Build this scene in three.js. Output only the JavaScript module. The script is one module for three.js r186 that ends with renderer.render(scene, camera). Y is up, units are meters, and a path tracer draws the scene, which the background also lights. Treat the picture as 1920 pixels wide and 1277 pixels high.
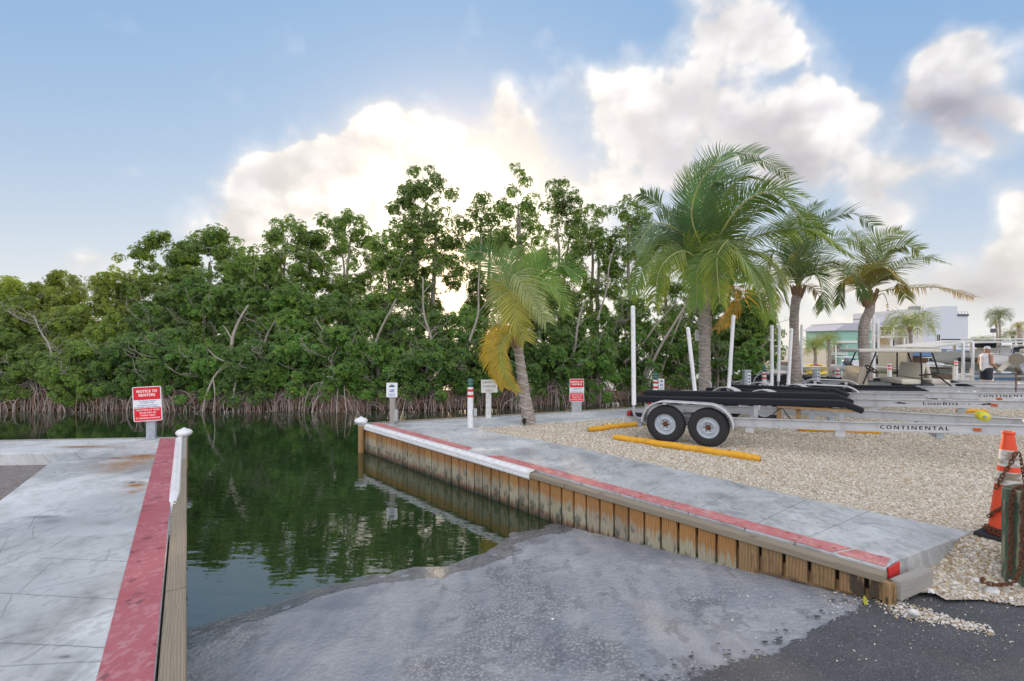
import * as THREE from 'three';
import { mergeGeometries } from 'three/addons/utils/BufferGeometryUtils.js';
import { RoundedBoxGeometry } from 'three/addons/geometries/RoundedBoxGeometry.js';
import { MarchingCubes } from 'three/addons/objects/MarchingCubes.js';

// ---------------------------------------------------------------- camera, sky, sun, exposure
const scene = new THREE.Scene();
const EYE = 1.9, FOC = 900, CX = 960, CY = 638.5;            // eye height, focal length and centre in photograph pixels
const camera = new THREE.PerspectiveCamera(2 * Math.atan(CY / FOC) * 180 / Math.PI, 1920 / 1277, 0.05, 8000);
camera.position.set(0, EYE, 0);
camera.lookAt(0, EYE, -10);
const renderer = new THREE.WebGLRenderer({ antialias: true });
renderer.toneMapping = THREE.LinearToneMapping;
renderer.toneMappingExposure = 1.0;
renderer.shadowMap.enabled = true;

const SUN = new THREE.Vector3(-0.10, 0.20, -1).normalize();
const sun = new THREE.DirectionalLight(new THREE.Color().setRGB(1, 0.72, 0.44), 5);
sun.position.copy(SUN).multiplyScalar(120);
sun.castShadow = true;
sun.shadow.radius = 2.5;
Object.assign(sun.shadow.camera, { left: -60, right: 60, top: 40, bottom: -20, near: 1, far: 300 });
scene.add(sun, sun.target);

// ---------------------------------------------------------------- random numbers and noise
function rng(seed) { let s = seed | 0; return () => { s = (s + 0x6d2b79f5) | 0; let t = Math.imul(s ^ (s >>> 15), 1 | s); t = (t + Math.imul(t ^ (t >>> 7), 61 | t)) ^ t; return ((t ^ (t >>> 14)) >>> 0) / 4294967296; }; }
const R0 = rng(7), TAB = new Float32Array(65536).map(() => R0());
const clamp = (x, a = 0, b = 1) => x < a ? a : x > b ? b : x, lerp = (a, b, t) => a + (b - a) * t;
const sstep = (a, b, x) => { const t = clamp((x - a) / (b - a)); return t * t * (3 - 2 * t); };
const H2 = (a, b, k) => TAB[(a * 131 + b * 517 + k + a * b * 3) & 65535];
function n2(x, y, per = 256, sd = 0) {                        // value noise, repeats every `per` cells
  const xi = Math.floor(x), yi = Math.floor(y), fx = x - xi, fy = y - yi, k = sd * 7919;
  let x0 = xi % per, y0 = yi % per; if (x0 < 0) x0 += per; if (y0 < 0) y0 += per;
  const x1 = x0 + 1 === per ? 0 : x0 + 1, y1 = y0 + 1 === per ? 0 : y0 + 1, u = fx * fx * (3 - 2 * fx), v = fy * fy * (3 - 2 * fy);
  const a = H2(x0, y0, k), b = H2(x1, y0, k), c = H2(x0, y1, k), d = H2(x1, y1, k), e = a + (b - a) * u;
  return e + (c + (d - c) * u - e) * v;
}
function fbm(x, y, per, oct = 4, sd = 0) { let s = 0, a = 0.5, t = 0; for (let i = 0; i < oct; i++) { s += a * n2(x, y, per, sd + i); t += a; a *= 0.5; x *= 2; y *= 2; per *= 2; } return s / t; }
const PM = new Uint8Array(1024), PV = new Float32Array(256); { const q = [...Array(256).keys()]; for (let i = 255; i > 0; i--) { const j = Math.floor(R0() * (i + 1)), t = q[i]; q[i] = q[j]; q[j] = t; } for (let i = 0; i < 1024; i++) PM[i] = q[i & 255]; for (let i = 0; i < 256; i++) PV[i] = i / 255; }
function n3(x, y, z) {
  const xi = Math.floor(x), yi = Math.floor(y), zi = Math.floor(z), fx = x - xi, fy = y - yi, fz = z - zi, X = xi & 255, Y = yi & 255, Z = zi & 255;
  const u = fx * fx * (3 - 2 * fx), v = fy * fy * (3 - 2 * fy), w = fz * fz * (3 - 2 * fz), A = PM[X] + Y, B = PM[X + 1] + Y, aa = PM[A] + Z, ab = PM[A + 1] + Z, ba = PM[B] + Z, bb = PM[B + 1] + Z;
  const a = PV[PM[aa]], b = PV[PM[ba]], c = PV[PM[ab]], d = PV[PM[bb]], e = PV[PM[aa + 1]], f = PV[PM[ba + 1]], g = PV[PM[ab + 1]], h = PV[PM[bb + 1]];
  const p = a + (b - a) * u, q = c + (d - c) * u, r = e + (f - e) * u, s = g + (h - g) * u, k = p + (q - p) * v;
  return k + (r + (s - r) * v - k) * w;
}
function f3(x, y, z, oct) { let s = 0, a = 0.5, t = 0; for (let i = 0; i < oct; i++) { s += a * n3(x, y, z); t += a; a *= 0.52; x = x * 2.03 + 17.1; y = y * 2.03 + 5.3; z = z * 2.03 + 9.7; } return s / t; }

function billow(x, y, z, oct) { let s = 0, a = 0.5, t = 0; for (let i = 0; i < oct; i++) { s += a * Math.abs(2 * n3(x, y, z) - 1); t += a; a *= 0.5; x = x * 2.1 + 11.3; y = y * 2.1 + 3.7; z = z * 2.1 + 7.9; } return s / t; }

// ---------------------------------------------------------------- sky: blue air, evening haze, cumulus clouds
{
  // clouds: [direction given by a photograph pixel, width, height, weight]
  const B = [
    [500, 375, 85, 75, 1], [545, 325, 55, 45, 1], [470, 430, 70, 60, .9], [690, 300, 80, 75, 1], [770, 262, 75, 60, 1], [850, 300, 120, 80, 1], [955, 205, 42, 48, 1], [990, 275, 50, 45, .9], [640, 400, 170, 80, 1], [900, 400, 180, 90, 1],
    [1040, 360, 60, 50, .6], [355, 430, 30, 20, .7], [170, 512, 60, 32, .9], [50, 560, 60, 20, .5],
    [1130, 175, 60, 45, .9], [1230, 175, 90, 60, 1], [1190, 250, 100, 70, .95], [1330, 155, 65, 60, .95], [1150, 340, 90, 45, .75], [1270, 300, 60, 70, .7],
    [1400, 30, 110, 55, 1], [1345, 75, 60, 45, .8], [1470, 85, 55, 35, .7], [1330, -60, 120, 80, .9],
    [1500, 200, 120, 85, 1], [1420, 270, 90, 60, .9], [1570, 285, 80, 70, .9], [1630, 200, 35, 40, .6], [1500, 340, 80, 40, .8],
    [1830, 135, 90, 60, 1.1], [1775, 205, 85, 62, 1.15], [1800, 95, 60, 30, .8], [1680, 325, 60, 42, 1.1], [1645, 395, 55, 45, 1.0], [1775, 325, 70, 26, .9], [1850, 272, 60, 26, 1.0], [1910, 220, 50, 30, 1.0],
    [1905, 395, 50, 60, 1.2], [1885, 470, 60, 40, .9], [1700, 530, 240, 45, .9], [1560, 560, 160, 70, .7], [1870, 560, 120, 60, .8],
  ];
  const SHADY = [[1775, 205, 95, 62, 0.5], [1500, 330, 110, 60, 0.16], [1270, 330, 90, 60, 0.12], [1880, 560, 120, 60, 0.14], [1430, 60, 60, 50, 0.1]];     // thick cloud bellies
  const BACK_FILL = 1.65, W = 2560, H = W / 2, data = new Float32Array(W * H * 4), sw = Math.cos(0.3), sv = Math.sin(0.3);
  for (let j = 0; j < H; j++) {
    const el = ((j + 0.5) / H - 0.5) * Math.PI, y = Math.sin(el), c = Math.cos(el);
    for (let i = 0; i < W; i++) {
      const o = (j * W + i) * 4, az = ((i + 0.5) / W - 0.5) * 2 * Math.PI, x = c * Math.cos(az), z = c * Math.sin(az);
      const cs = x * SUN.x + y * SUN.y + z * SUN.z, ang = Math.acos(clamp(cs, -1, 1)) * 57.3, e = Math.max(y, 0);
      // clear air
      const up = 1 - Math.exp(-e * 3.6), near = Math.exp(-((ang / 34) ** 2)), nearer = Math.exp(-((ang / 11) ** 2));
      let r = lerp(0.77, 0.115, up), g = lerp(0.86, 0.335, up), b = lerp(0.92, 0.68, up);
      const low = Math.exp(-e * 7), warm = 0.5 + 0.5 * cs;
      r = lerp(r, 0.96, low * 0.7 * warm); g = lerp(g, 0.87, low * 0.7 * warm); b = lerp(b, 0.76, low * 0.7 * warm);
      r += near * 0.22 + nearer * 1.5; g += near * 0.18 + nearer * 0.85; b += near * 0.09 + nearer * 0.3;
      // cloud cover: what the photograph shows in front, the same kind of cumulus all round, brightened out of view as fill
      let bias = -0.5, hz = sstep(-0.02, 0.05, y);
      if (y > -0.05) {
        const wx = (f3(x * 11, y * 11, z * 11, 3) - 0.5) * 0.11, wy = (f3(x * 11 + 40, y * 11, z * 11, 3) - 0.5) * 0.11;
        let front = 0, grey = 1;
        if (z < -0.12) {
          const px = CX + FOC * (x / -z + wx), py = CY - FOC * (y / -z + wy);
          let s = 0;
          for (const q of B) { const dx = (px - q[0]) / q[2], dy = (py - q[1]) / q[3], d2 = dx * dx + dy * dy; if (d2 < 9) s += q[4] * Math.exp(-d2 * 0.9); }
          front = sstep(-0.12, -0.5, z) * sstep(1700, 1150, Math.abs(px - CX)) * sstep(-900, -350, py);
          bias = lerp(bias, 1.28 * (1 - Math.exp(-s * 1.05)) - 0.58, front);
        }
        if (front > 0) { const px = CX + FOC * x / -z, py = CY - FOC * y / -z; for (const [a, b, c, h, k] of SHADY) grey *= 1 - k * front * Math.exp(-(((px - a) / c) ** 2) - ((py - b) / h) ** 2); }
        if (front < 1) {
          const k = 1 / (e + 0.22), gn = f3(x * k * 1.1 + 3, 2.2, z * k * 1.1, 3);
          bias = lerp((gn - 0.44) * 3.4, bias, front);
        }
        const fine = f3(x * 16, y * 18, z * 16, front > 0 ? 6 : 4), puff = billow(x * 13 + 5, y * 15, z * 13, front > 0 ? 5 : 3), big = f3(x * 5 + 8, y * 6, z * 5, 2);
        const d = bias + (fine - 0.5) * 0.75 + (puff - 0.36) * 0.55 + (big - 0.5) * 0.35;
        const soft = 0.19 + 0.3 * sstep(0.45, 0.7, n3(x * 6 + 3, y * 6 + 9, z * 6)), cov = sstep(0.0, soft, d) * hz, thin = sstep(-0.45, 0.1, d) * 0.36 * hz;
        // thick parts are a little greyer, edges and the parts towards the sun bright
        const thick = sstep(0.12, 0.6, d) * sstep(0.36, 0.6, f3(x * 7 + 21, y * 10 + 3, z * 7, 4)), far = sstep(10, 48, ang);
        const lit = (0.98 + 0.25 * Math.exp(-((ang / 22) ** 2)) + 1.0 * Math.exp(-((ang / 9) ** 2)) + BACK_FILL * sstep(62, 125, ang)) * lerp(0.8, 1.1, sstep(0.3, 0.66, puff * 0.6 + fine * 0.6));  // clouds behind and above the camera get added brightness to light the ground
        const gq = lerp(1, lerp(0.88, 0.44, far), thick);
        const gn0 = Math.exp(-((ang / 12) ** 2)), cr = lit * gq * grey, cg = lit * gq * grey * (1 - 0.08 * gn0) * lerp(0.985, 0.95, 1 - far), cb = lit * lerp(gq * grey, 1, 0.18) * (1 - 0.26 * gn0) * lerp(0.985, 0.91, 1 - far);
        const a = clamp(cov + thin), lw = low * warm;
        r = lerp(r, cr, a); g = lerp(g, cg * (1 - 0.07 * lw), a); b = lerp(b, cb * (1 - 0.2 * lw), a);
      }
      data[o] = r; data[o + 1] = g; data[o + 2] = b; data[o + 3] = 1;
    }
  }
  const t = new THREE.DataTexture(data, W, H, THREE.RGBAFormat, THREE.FloatType);
  t.mapping = THREE.EquirectangularReflectionMapping; t.magFilter = THREE.LinearFilter; t.needsUpdate = true;
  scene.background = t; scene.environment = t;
}

// ---------------------------------------------------------------- helpers
const V = (x, y, z) => new THREE.Vector3(x, y, z);
const P = (px, py, y = 0) => { const d = (EYE - y) * FOC / (py - CY); return V((px - CX) / FOC * d, y, -d); };       // where the ground at height y is seen at that pixel
const Q = (px, py, d) => V((px - CX) / FOC * d, EYE - (py - CY) / FOC * d, -d);                                        // the point d metres away
const names = new Map();
function numbered(n) { const k = names.get(n) ?? 0; names.set(n, k + 1); return k ? n + '_' + String(k).padStart(3, '0') : n; }
function tag(o, label, category, group) { o.userData.label = label; o.userData.category = category; if (group) o.userData.group = group; return o; }
function thing(name, label, category, pos = V(0, 0, 0), turn = 0, group) {
  const o = new THREE.Group(); o.name = numbered(name); o.position.copy(pos); o.rotation.y = turn; scene.add(o);
  return tag(o, label, category, group);
}
function tidy(g) {
  if (!g.index) { const n = g.attributes.position.count, ix = new Uint32Array(n); for (let i = 0; i < n; i++) ix[i] = i; g.setIndex(new THREE.BufferAttribute(ix, 1)); }
  if (!g.attributes.normal) g.computeVertexNormals();
  if (!g.attributes.uv) g.setAttribute('uv', new THREE.BufferAttribute(new Float32Array(g.attributes.position.count * 2), 2));
  for (const k of Object.keys(g.attributes)) if (!['position', 'normal', 'uv', 'color'].includes(k)) g.deleteAttribute(k);
  g.clearGroups();
  return g;
}
const merge = (list) => list.length === 1 ? tidy(list[0]) : mergeGeometries(list.map(tidy));
function boxUV(g, s = 1, swap = false) {                       // uv in metres from the dominant axis of each corner's normal
  const p = g.attributes.position, n = g.attributes.normal, uv = g.attributes.uv;
  for (let i = 0; i < p.count; i++) {
    const ax = Math.abs(n.getX(i)), ay = Math.abs(n.getY(i)), az = Math.abs(n.getZ(i));
    let u, v;
    if (az >= ax && az >= ay) { u = p.getX(i); v = p.getY(i); } else if (ax >= ay) { u = p.getZ(i); v = p.getY(i); } else { u = p.getX(i); v = p.getZ(i); }
    swap ? uv.setXY(i, v * s, u * s) : uv.setXY(i, u * s, v * s);
  }
  return g;
}
function woodUV(g) { boxUV(g, 1, true); const uv = g.attributes.uv; for (let i = 0; i < uv.count; i++) uv.setXY(i, uv.getX(i) * 4.2, uv.getY(i) * 0.55); return g; }
function planarUV(g, x0, z0, sx, sz) { const p = g.attributes.position, uv = g.attributes.uv; for (let i = 0; i < p.count; i++) uv.setXY(i, (p.getX(i) + 0.8 * p.getY(i) - x0) / sx, (p.getZ(i) + 0.6 * p.getY(i) - z0) / sz); return g; }
function mesh(name, geos, mat, parent = scene) { const m = new THREE.Mesh(merge([].concat(geos)), mat); m.name = parent === scene ? numbered(name) : name; parent.add(m); return m; }
function struct(name, geos, mat) { const m = mesh(name, geos, mat); m.userData.kind = 'structure'; return m; }
// a box with worn edges, centred at (x, y, z)
function bx(w, h, d, x = 0, y = 0, z = 0, r = 0.006, turn) {
  const rad = Math.min(r, w * 0.45, h * 0.45, d * 0.45);
  const g = tidy(rad > 0 ? new RoundedBoxGeometry(w, h, d, 1, rad) : new THREE.BoxGeometry(w, h, d));
  boxUV(g);
  if (turn) g.applyMatrix4(new THREE.Matrix4().makeRotationFromEuler(new THREE.Euler(...turn)));
  return g.translate(x, y, z);
}
function cyl(r0, r1, h, x = 0, y = 0, z = 0, seg = 16, turn) { const g = tidy(new THREE.CylinderGeometry(r1, r0, h, seg)); if (turn) g.applyMatrix4(new THREE.Matrix4().makeRotationFromEuler(new THREE.Euler(...turn))); return g.translate(x, y, z); }
function lathe(pts, seg = 24, x = 0, y = 0, z = 0) { return tidy(new THREE.LatheGeometry(pts.map((p) => new THREE.Vector2(...p)), seg)).translate(x, y, z); }
// a limb through the points, with a radius at each
function limb(pts, rad, seg = 6, capEnd = true) {
  const n = pts.length, pos = [], uv = [], idx = [], nor = [];
  let side = V(1, 0, 0), len = 0; const t = V(0, 0, 0), b = V(0, 0, 0), up = V(0, 0, 0), q = V(0, 0, 0);
  for (let i = 0; i < n; i++) {
    t.copy(pts[Math.min(i + 1, n - 1)]).sub(pts[Math.max(i - 1, 0)]).normalize();
    if (i === 0) { side.set(1, 0, 0); if (Math.abs(t.x) > 0.8) side.set(0, 0, 1); }
    side.addScaledVector(t, -side.dot(t)).normalize(); up.crossVectors(t, side);
    const r = Array.isArray(rad) ? rad[i] : rad;
    if (i) len += pts[i].distanceTo(pts[i - 1]);
    for (let k = 0; k <= seg; k++) {
      const a = k / seg * 2 * Math.PI; q.copy(side).multiplyScalar(Math.cos(a)).addScaledVector(up, Math.sin(a));
      pos.push(pts[i].x + q.x * r, pts[i].y + q.y * r, pts[i].z + q.z * r); nor.push(q.x, q.y, q.z); uv.push(k / seg * 2 * Math.PI * r, len);
      if (i && k < seg) { const o = i * (seg + 1) + k, m = o - seg - 1; idx.push(m, m + 1, o, o, m + 1, o + 1); }
    }
  }
  if (capEnd) for (const [ring, flip] of [[0, true], [n - 1, false]]) {
    const c = pos.length / 3; pos.push(pts[ring].x, pts[ring].y, pts[ring].z); uv.push(0, 0);
    t.copy(pts[Math.min(ring + 1, n - 1)]).sub(pts[Math.max(ring - 1, 0)]).normalize(); if (flip) t.negate(); nor.push(t.x, t.y, t.z);
    for (let k = 0; k < seg; k++) { const o = ring * (seg + 1) + k; flip ? idx.push(c, o + 1, o) : idx.push(c, o, o + 1); }
  }
  const g = new THREE.BufferGeometry();
  g.setAttribute('position', new THREE.Float32BufferAttribute(pos, 3)); g.setAttribute('normal', new THREE.Float32BufferAttribute(nor, 3)); g.setAttribute('uv', new THREE.Float32BufferAttribute(uv, 2)); g.setIndex(idx);
  return g;
}
const bar = (a, b, r, seg = 8) => limb([a, b], r, seg);
function curve(pts, n) { return new THREE.CatmullRomCurve3(pts, false, 'centripetal').getPoints(n); }
// a slab with the outline (points on the ground), its top at y, bevelled edges
function slab(pts, y, thick, bevel = 0.012) {
  const s = new THREE.Shape(pts.map((p) => new THREE.Vector2(p.x, -p.z)));
  const g = new THREE.ExtrudeGeometry(s, { depth: thick - 2 * bevel, bevelEnabled: bevel > 0, bevelThickness: bevel, bevelSize: bevel, bevelOffset: -bevel, bevelSegments: 2 });
  g.rotateX(-Math.PI / 2).translate(0, y - thick + bevel, 0);
  return boxUV(tidy(g));
}
function sheet(pts, yOf) {                                     // a flat or gently bent sheet with the outline, at the height yOf(x, z)
  const s = new THREE.Shape(pts.map((p) => new THREE.Vector2(p.x, -p.z))), g = new THREE.ShapeGeometry(s).rotateX(-Math.PI / 2), p = g.attributes.position;
  for (let i = 0; i < p.count; i++) p.setY(i, typeof yOf === 'number' ? yOf : yOf(p.getX(i), p.getZ(i)));
  g.computeVertexNormals();
  return boxUV(tidy(g));
}
function grid(x0, x1, nx, z0, z1, nz, yOf, keep) {
  const pos = [], uv = [], idx = [];
  for (let j = 0; j <= nz; j++) for (let i = 0; i <= nx; i++) { const x = lerp(x0, x1, i / nx), z = lerp(z0, z1, j / nz); pos.push(x, yOf(x, z), z); uv.push(x, z); }
  for (let j = 0; j < nz; j++) for (let i = 0; i < nx; i++) {
    const a = j * (nx + 1) + i, b = a + 1, c = a + nx + 1, d = c + 1;
    if (keep && ![a, b, c, d].some((k) => keep(pos[k * 3], pos[k * 3 + 2]))) continue;
    idx.push(a, c, b, b, c, d);
  }
  const g = new THREE.BufferGeometry();
  g.setAttribute('position', new THREE.Float32BufferAttribute(pos, 3)); g.setAttribute('uv', new THREE.Float32BufferAttribute(uv, 2)); g.setIndex(idx); g.computeVertexNormals();
  return g;
}
const inside = (pts, x, z) => { let c = false; for (let i = 0, j = pts.length - 1; i < pts.length; j = i++) { const a = pts[i], b = pts[j]; if ((a.z > z) !== (b.z > z) && x < (b.x - a.x) * (z - a.z) / (b.z - a.z) + a.x) c = !c; } return c; };

// ---------------------------------------------------------------- textures and materials
const toS = (c) => { c = clamp(c); return 255 * (c <= 0.0031308 ? 12.92 * c : 1.055 * Math.pow(c, 1 / 2.4) - 0.055); };
const LUT = new Uint8Array(4097).map((_, i) => Math.round(toS(i / 4096)));
function texture(w, h, fn, { color = true, repeat, clampEdge } = {}) {     // fn(u, v) -> [r, g, b] linear, or a height 0..1
  const d = new Uint8Array(w * h * 4);
  for (let y = 0, o = 0; y < h; y++) for (let x = 0; x < w; x++, o += 4) {
    const c = fn((x + 0.5) / w, (y + 0.5) / h);
    if (color) { d[o] = LUT[Math.round(clamp(c[0]) * 4096)]; d[o + 1] = LUT[Math.round(clamp(c[1]) * 4096)]; d[o + 2] = LUT[Math.round(clamp(c[2]) * 4096)]; } else d[o] = d[o + 1] = d[o + 2] = Math.round(clamp(c) * 255);
    d[o + 3] = 255;
  }
  const t = new THREE.DataTexture(d, w, h); t.wrapS = t.wrapT = clampEdge ? THREE.ClampToEdgeWrapping : THREE.RepeatWrapping; t.magFilter = THREE.LinearFilter;
  if (color) t.colorSpace = THREE.SRGBColorSpace;
  if (repeat) t.repeat.set(...repeat);
  t.needsUpdate = true; return t;
}
function canvasTexture(w, h, draw) { const c = document.createElement('canvas'); c.width = w; c.height = h; draw(c.getContext('2d'), w, h); const t = new THREE.CanvasTexture(c); t.colorSpace = THREE.SRGBColorSpace; return t; }
const lin = (r, g, b) => new THREE.Color().setRGB(r, g, b);
const std = (c, rough = 0.7, more = {}) => new THREE.MeshStandardMaterial({ color: c, roughness: rough, ...more });
const mixc = (a, b, t) => [lerp(a[0], b[0], t), lerp(a[1], b[1], t), lerp(a[2], b[2], t)];

const grainMap = texture(512, 512, (u, v) => { const f = fbm(u * 16, v * 16, 16, 5, 3); const k = 0.72 + 0.5 * f; return [k, k, k]; }, { repeat: [1, 1] });
const roughBump = texture(512, 512, (u, v) => fbm(u * 48, v * 48, 48, 4, 9), { color: false });
const M = {
  alu: std(lin(0.62, 0.63, 0.65), 0.42, { metalness: 0.35, map: grainMap }),
  aluDull: std(lin(0.52, 0.53, 0.54), 0.55, { metalness: 0.25, map: grainMap }),
  galv: std(lin(0.42, 0.46, 0.5), 0.5, { metalness: 0.4, map: grainMap }),
  black: std(lin(0.014, 0.015, 0.018), 0.75), rubber: std(lin(0.022, 0.023, 0.026), 0.8, { bumpMap: roughBump, bumpScale: 0.002 }), carpet: std(lin(0.012, 0.014, 0.02), 0.95, { bumpMap: roughBump, bumpScale: 0.004 }),
  white: std(lin(0.78, 0.79, 0.8), 0.4), pvc: std(lin(0.8, 0.81, 0.82), 0.32, { map: grainMap }), whiteDirty: std(lin(0.7, 0.7, 0.68), 0.55, { map: grainMap }),
  red: std(lin(0.62, 0.03, 0.03), 0.45), rust: std(lin(0.13, 0.045, 0.02), 0.9, { map: grainMap, bumpMap: roughBump, bumpScale: 0.003 }), yellow: std(lin(0.72, 0.36, 0.015), 0.5, { map: grainMap }),
  greyPlastic: std(lin(0.42, 0.43, 0.44), 0.6, { map: grainMap }), cream: std(lin(0.6, 0.56, 0.47), 0.6), glassDark: std(lin(0.03, 0.04, 0.05), 0.08), greenMetal: std(lin(0.05, 0.16, 0.12), 0.35, { metalness: 0.3 }),
};
// weathered timber; grain runs along v
function woodTexture(sd, base, dark) {
  return texture(256, 1024, (u, v) => {
    const w = u * 9 + 1.2 * fbm(u * 2, v * 3, 8, 3, sd) , g = fbm(w * 6, v * 5, 64, 4, sd + 5), ring = 0.5 + 0.5 * Math.sin(w * 9 + 3 * fbm(u * 3, v * 4, 16, 2, sd + 2)), f = n2(u * 120, v * 14, 128, sd);
    let k = clamp(0.35 * ring + 0.45 * g + 0.2 * f);
    const kx = (u - 0.37) * 4, ky = (v - 0.62) * 20, knot = Math.exp(-(kx * kx + ky * ky) * 6);
    return mixc(base, dark, clamp(k * 0.9 + knot * 0.8));
  });
}
const woodBump = texture(256, 1024, (u, v) => { const w = u * 9 + 1.2 * fbm(u * 2, v * 3, 8, 3, 1); return fbm(w * 6, v * 5, 64, 4, 6); }, { color: false });
M.capWood = std(lin(1, 1, 1), 0.85, { map: woodTexture(1, [0.36, 0.31, 0.23], [0.17, 0.14, 0.10]), bumpMap: woodBump, bumpScale: 0.004 });
M.greyWood = std(lin(1, 1, 1), 0.85, { map: woodTexture(4, [0.42, 0.4, 0.36], [0.24, 0.225, 0.2]), bumpMap: woodBump, bumpScale: 0.004 });
M.postWood = std(lin(1, 1, 1), 0.85, { map: woodTexture(2, [0.46, 0.29, 0.13], [0.24, 0.13, 0.05]), bumpMap: woodBump, bumpScale: 0.003 });

// ---------------------------------------------------------------- the setting: canal, banks, ramp, docks
const WATER = -0.61;
let plankSet;
const rampY = (x, z) => -0.61 + 0.096 * ((x + 2.83) * 0.57 + (4.17 + z) * 0.82);
const bankD = (px) => px < 850 ? 16.9 : px < 1117 ? lerp(16.9, 18.75, (px - 850) / 267) : px < 1200 ? lerp(18.75, 20, (px - 1117) / 83) : lerp(20, 22.5, (px - 1200) / 250);
{
  const ripple = texture(1024, 1024, (u, v) => { const w = fbm(u * 6, v * 6, 6, 3, 40); return 0.55 * fbm(u * 10 + w * 1.5, v * 26, 26, 3, 41) + 0.45 * fbm(u * 30, v * 60 + w * 2, 60, 3, 44); }, { color: false, repeat: [1 / 7, 1 / 5] });
  const water = new THREE.MeshPhysicalMaterial({ color: lin(0.026, 0.055, 0.02), roughness: 0.015, ior: 2.3, transmission: 0.35, thickness: 0, bumpMap: ripple, bumpScale: 0.0028 });
  struct('water', grid(-1500, 1500, 1, -2500, 60, 1, () => WATER), water);
  const silt = std(lin(1, 1, 1), 0.95, { map: texture(512, 512, (u, v) => { const f = fbm(u * 12, v * 12, 12, 5, 60); return mixc([0.02, 0.035, 0.012], [0.085, 0.09, 0.045], f); }, { repeat: [0.25, 0.25] }) });
  struct('canal_bed', grid(-1500, 1500, 60, -2500, 60, 60, (x, z) => -1.9 - 0.3 * n2(x * 0.3, z * 0.3)), silt);
  // muddy bank under the mangroves
  const bank = [];
  for (let px = -500; px <= 1480; px += 30) { const d = bankD(px) + 0.25 + 0.3 * n2(px * 0.02, 3); bank.push(V((px - CX) / FOC * d, 0, -d)); }
  const back = bank.map((p, i) => V(p.x * 1.2, 0, p.z - lerp(9, 3.5, sstep(30, 62, i)))).reverse();
  const outline = [...bank, ...back], mud = std(lin(0.06, 0.045, 0.03), 0.95, { map: grainMap, bumpMap: roughBump, bumpScale: 0.02 });
  struct('mud_bank', slab(outline, -0.58, 0.9, 0.06), mud);
}
// the boat ramp: worn concrete that runs down under the water
const chips = (u, v, S) => { const x = u * S, y = v * S, xi = Math.floor(x), yi = Math.floor(y); let d1 = 9, id = 0; for (let j = -1; j <= 1; j++) for (let i = -1; i <= 1; i++) { const cx = (xi + i + S) % S, cy = (yi + j + S) % S, h = TAB[(cx * 131 + cy * 917) & 65535], k = TAB[(cx * 331 + cy * 517 + 77) & 65535], dx = xi + i + h - x, dy = yi + j + k - y, d = dx * dx * (0.7 + k) + dy * dy * (1.5 - h * 0.6); if (d < d1) { d1 = d; id = TAB[(cx * 73 + cy * 199 + 5) & 65535]; } } return [Math.sqrt(d1), id]; };
const rampMap = texture(1280, 1280, (u, v) => {
  const big = fbm(u * 5, v * 5, 5, 4, 70), mid = fbm(u * 26, v * 26, 26, 3, 74), streak = fbm(u * 40 + big * 4, v * 7, 40, 3, 80), [d, id] = chips(u, v, 230);
  const open = sstep(0.40, 0.62, 0.6 * big + 0.4 * mid), chip = sstep(0.46, 0.3, d) * sstep(0.25, 0.5, id);
  let c = mixc([0.215, 0.24, 0.275], [0.43, 0.435, 0.44], clamp(0.75 * streak + 0.7 * (mid - 0.34)));
  c = mixc(c, mixc([0.16, 0.165, 0.18], mixc([0.33, 0.33, 0.33], [0.45, 0.435, 0.41], id), chip), 0.1 + 0.6 * open * sstep(0.35, 0.6, fbm(u * 12, v * 12, 12, 3, 99)));
  c = mixc(c, [0.10, 0.105, 0.12], sstep(0.57, 0.68, fbm(u * 70, v * 45, 90, 3, 97)) * (0.12 + 0.3 * open));
  c = mixc(c, [0.12, 0.145, 0.185], sstep(0.56, 0.7, fbm(u * 8, v * 8, 8, 4, 90)) * 0.4);
  return c;
}, { repeat: [1 / 6, 1 / 6] });
const rampBump = texture(1024, 1024, (u, v) => 0.6 * fbm(u * 100, v * 100, 100, 3, 78) + 0.4 * fbm(u * 16, v * 16, 16, 3, 74), { color: false, repeat: [1 / 3, 1 / 3] });
const rampMat = std(lin(1, 1, 1), 0.75, { map: rampMap, bumpMap: rampBump, bumpScale: 0.022 });
const rampTop = (x, z) => { const y = rampY(x, z), k = sstep(-0.36, -0.5, y); return y + 0.006 * (n2(x * 3, z * 3) - 0.5) + k * (0.05 * (n2(x * 0.9 + 7.3, z * 0.9) - 0.5) + 0.02 * (n2(x * 2.6 + 3, z * 2.6) - 0.5) + 0.008 * (n2(x * 8, z * 8) - 0.5)); };
struct('boat_ramp', grid(-9, 9, 150, -15.5, 3.2, 150, rampTop, (x, z) => rampY(x, z) < 0.03), rampMat);
// the strip that the water has just left: wet, darker, smooth
{ const wet = (x, z) => { const h = rampTop(x, z) - WATER; return h > -0.03 && h < 0.012 + 0.03 * fbm(x * 2.2 + 5, z * 2.2, 64, 3, 61); }; struct('wet_ramp_edge', grid(-3.4, 1.2, 170, -7.6, -3.6, 150, (x, z) => rampTop(x, z) + 0.002, (x, z) => wet(x, z)), std(lin(0.62, 0.62, 0.62), 0.16, { map: rampMap, bumpMap: rampBump, bumpScale: 0.01 })); }
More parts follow.
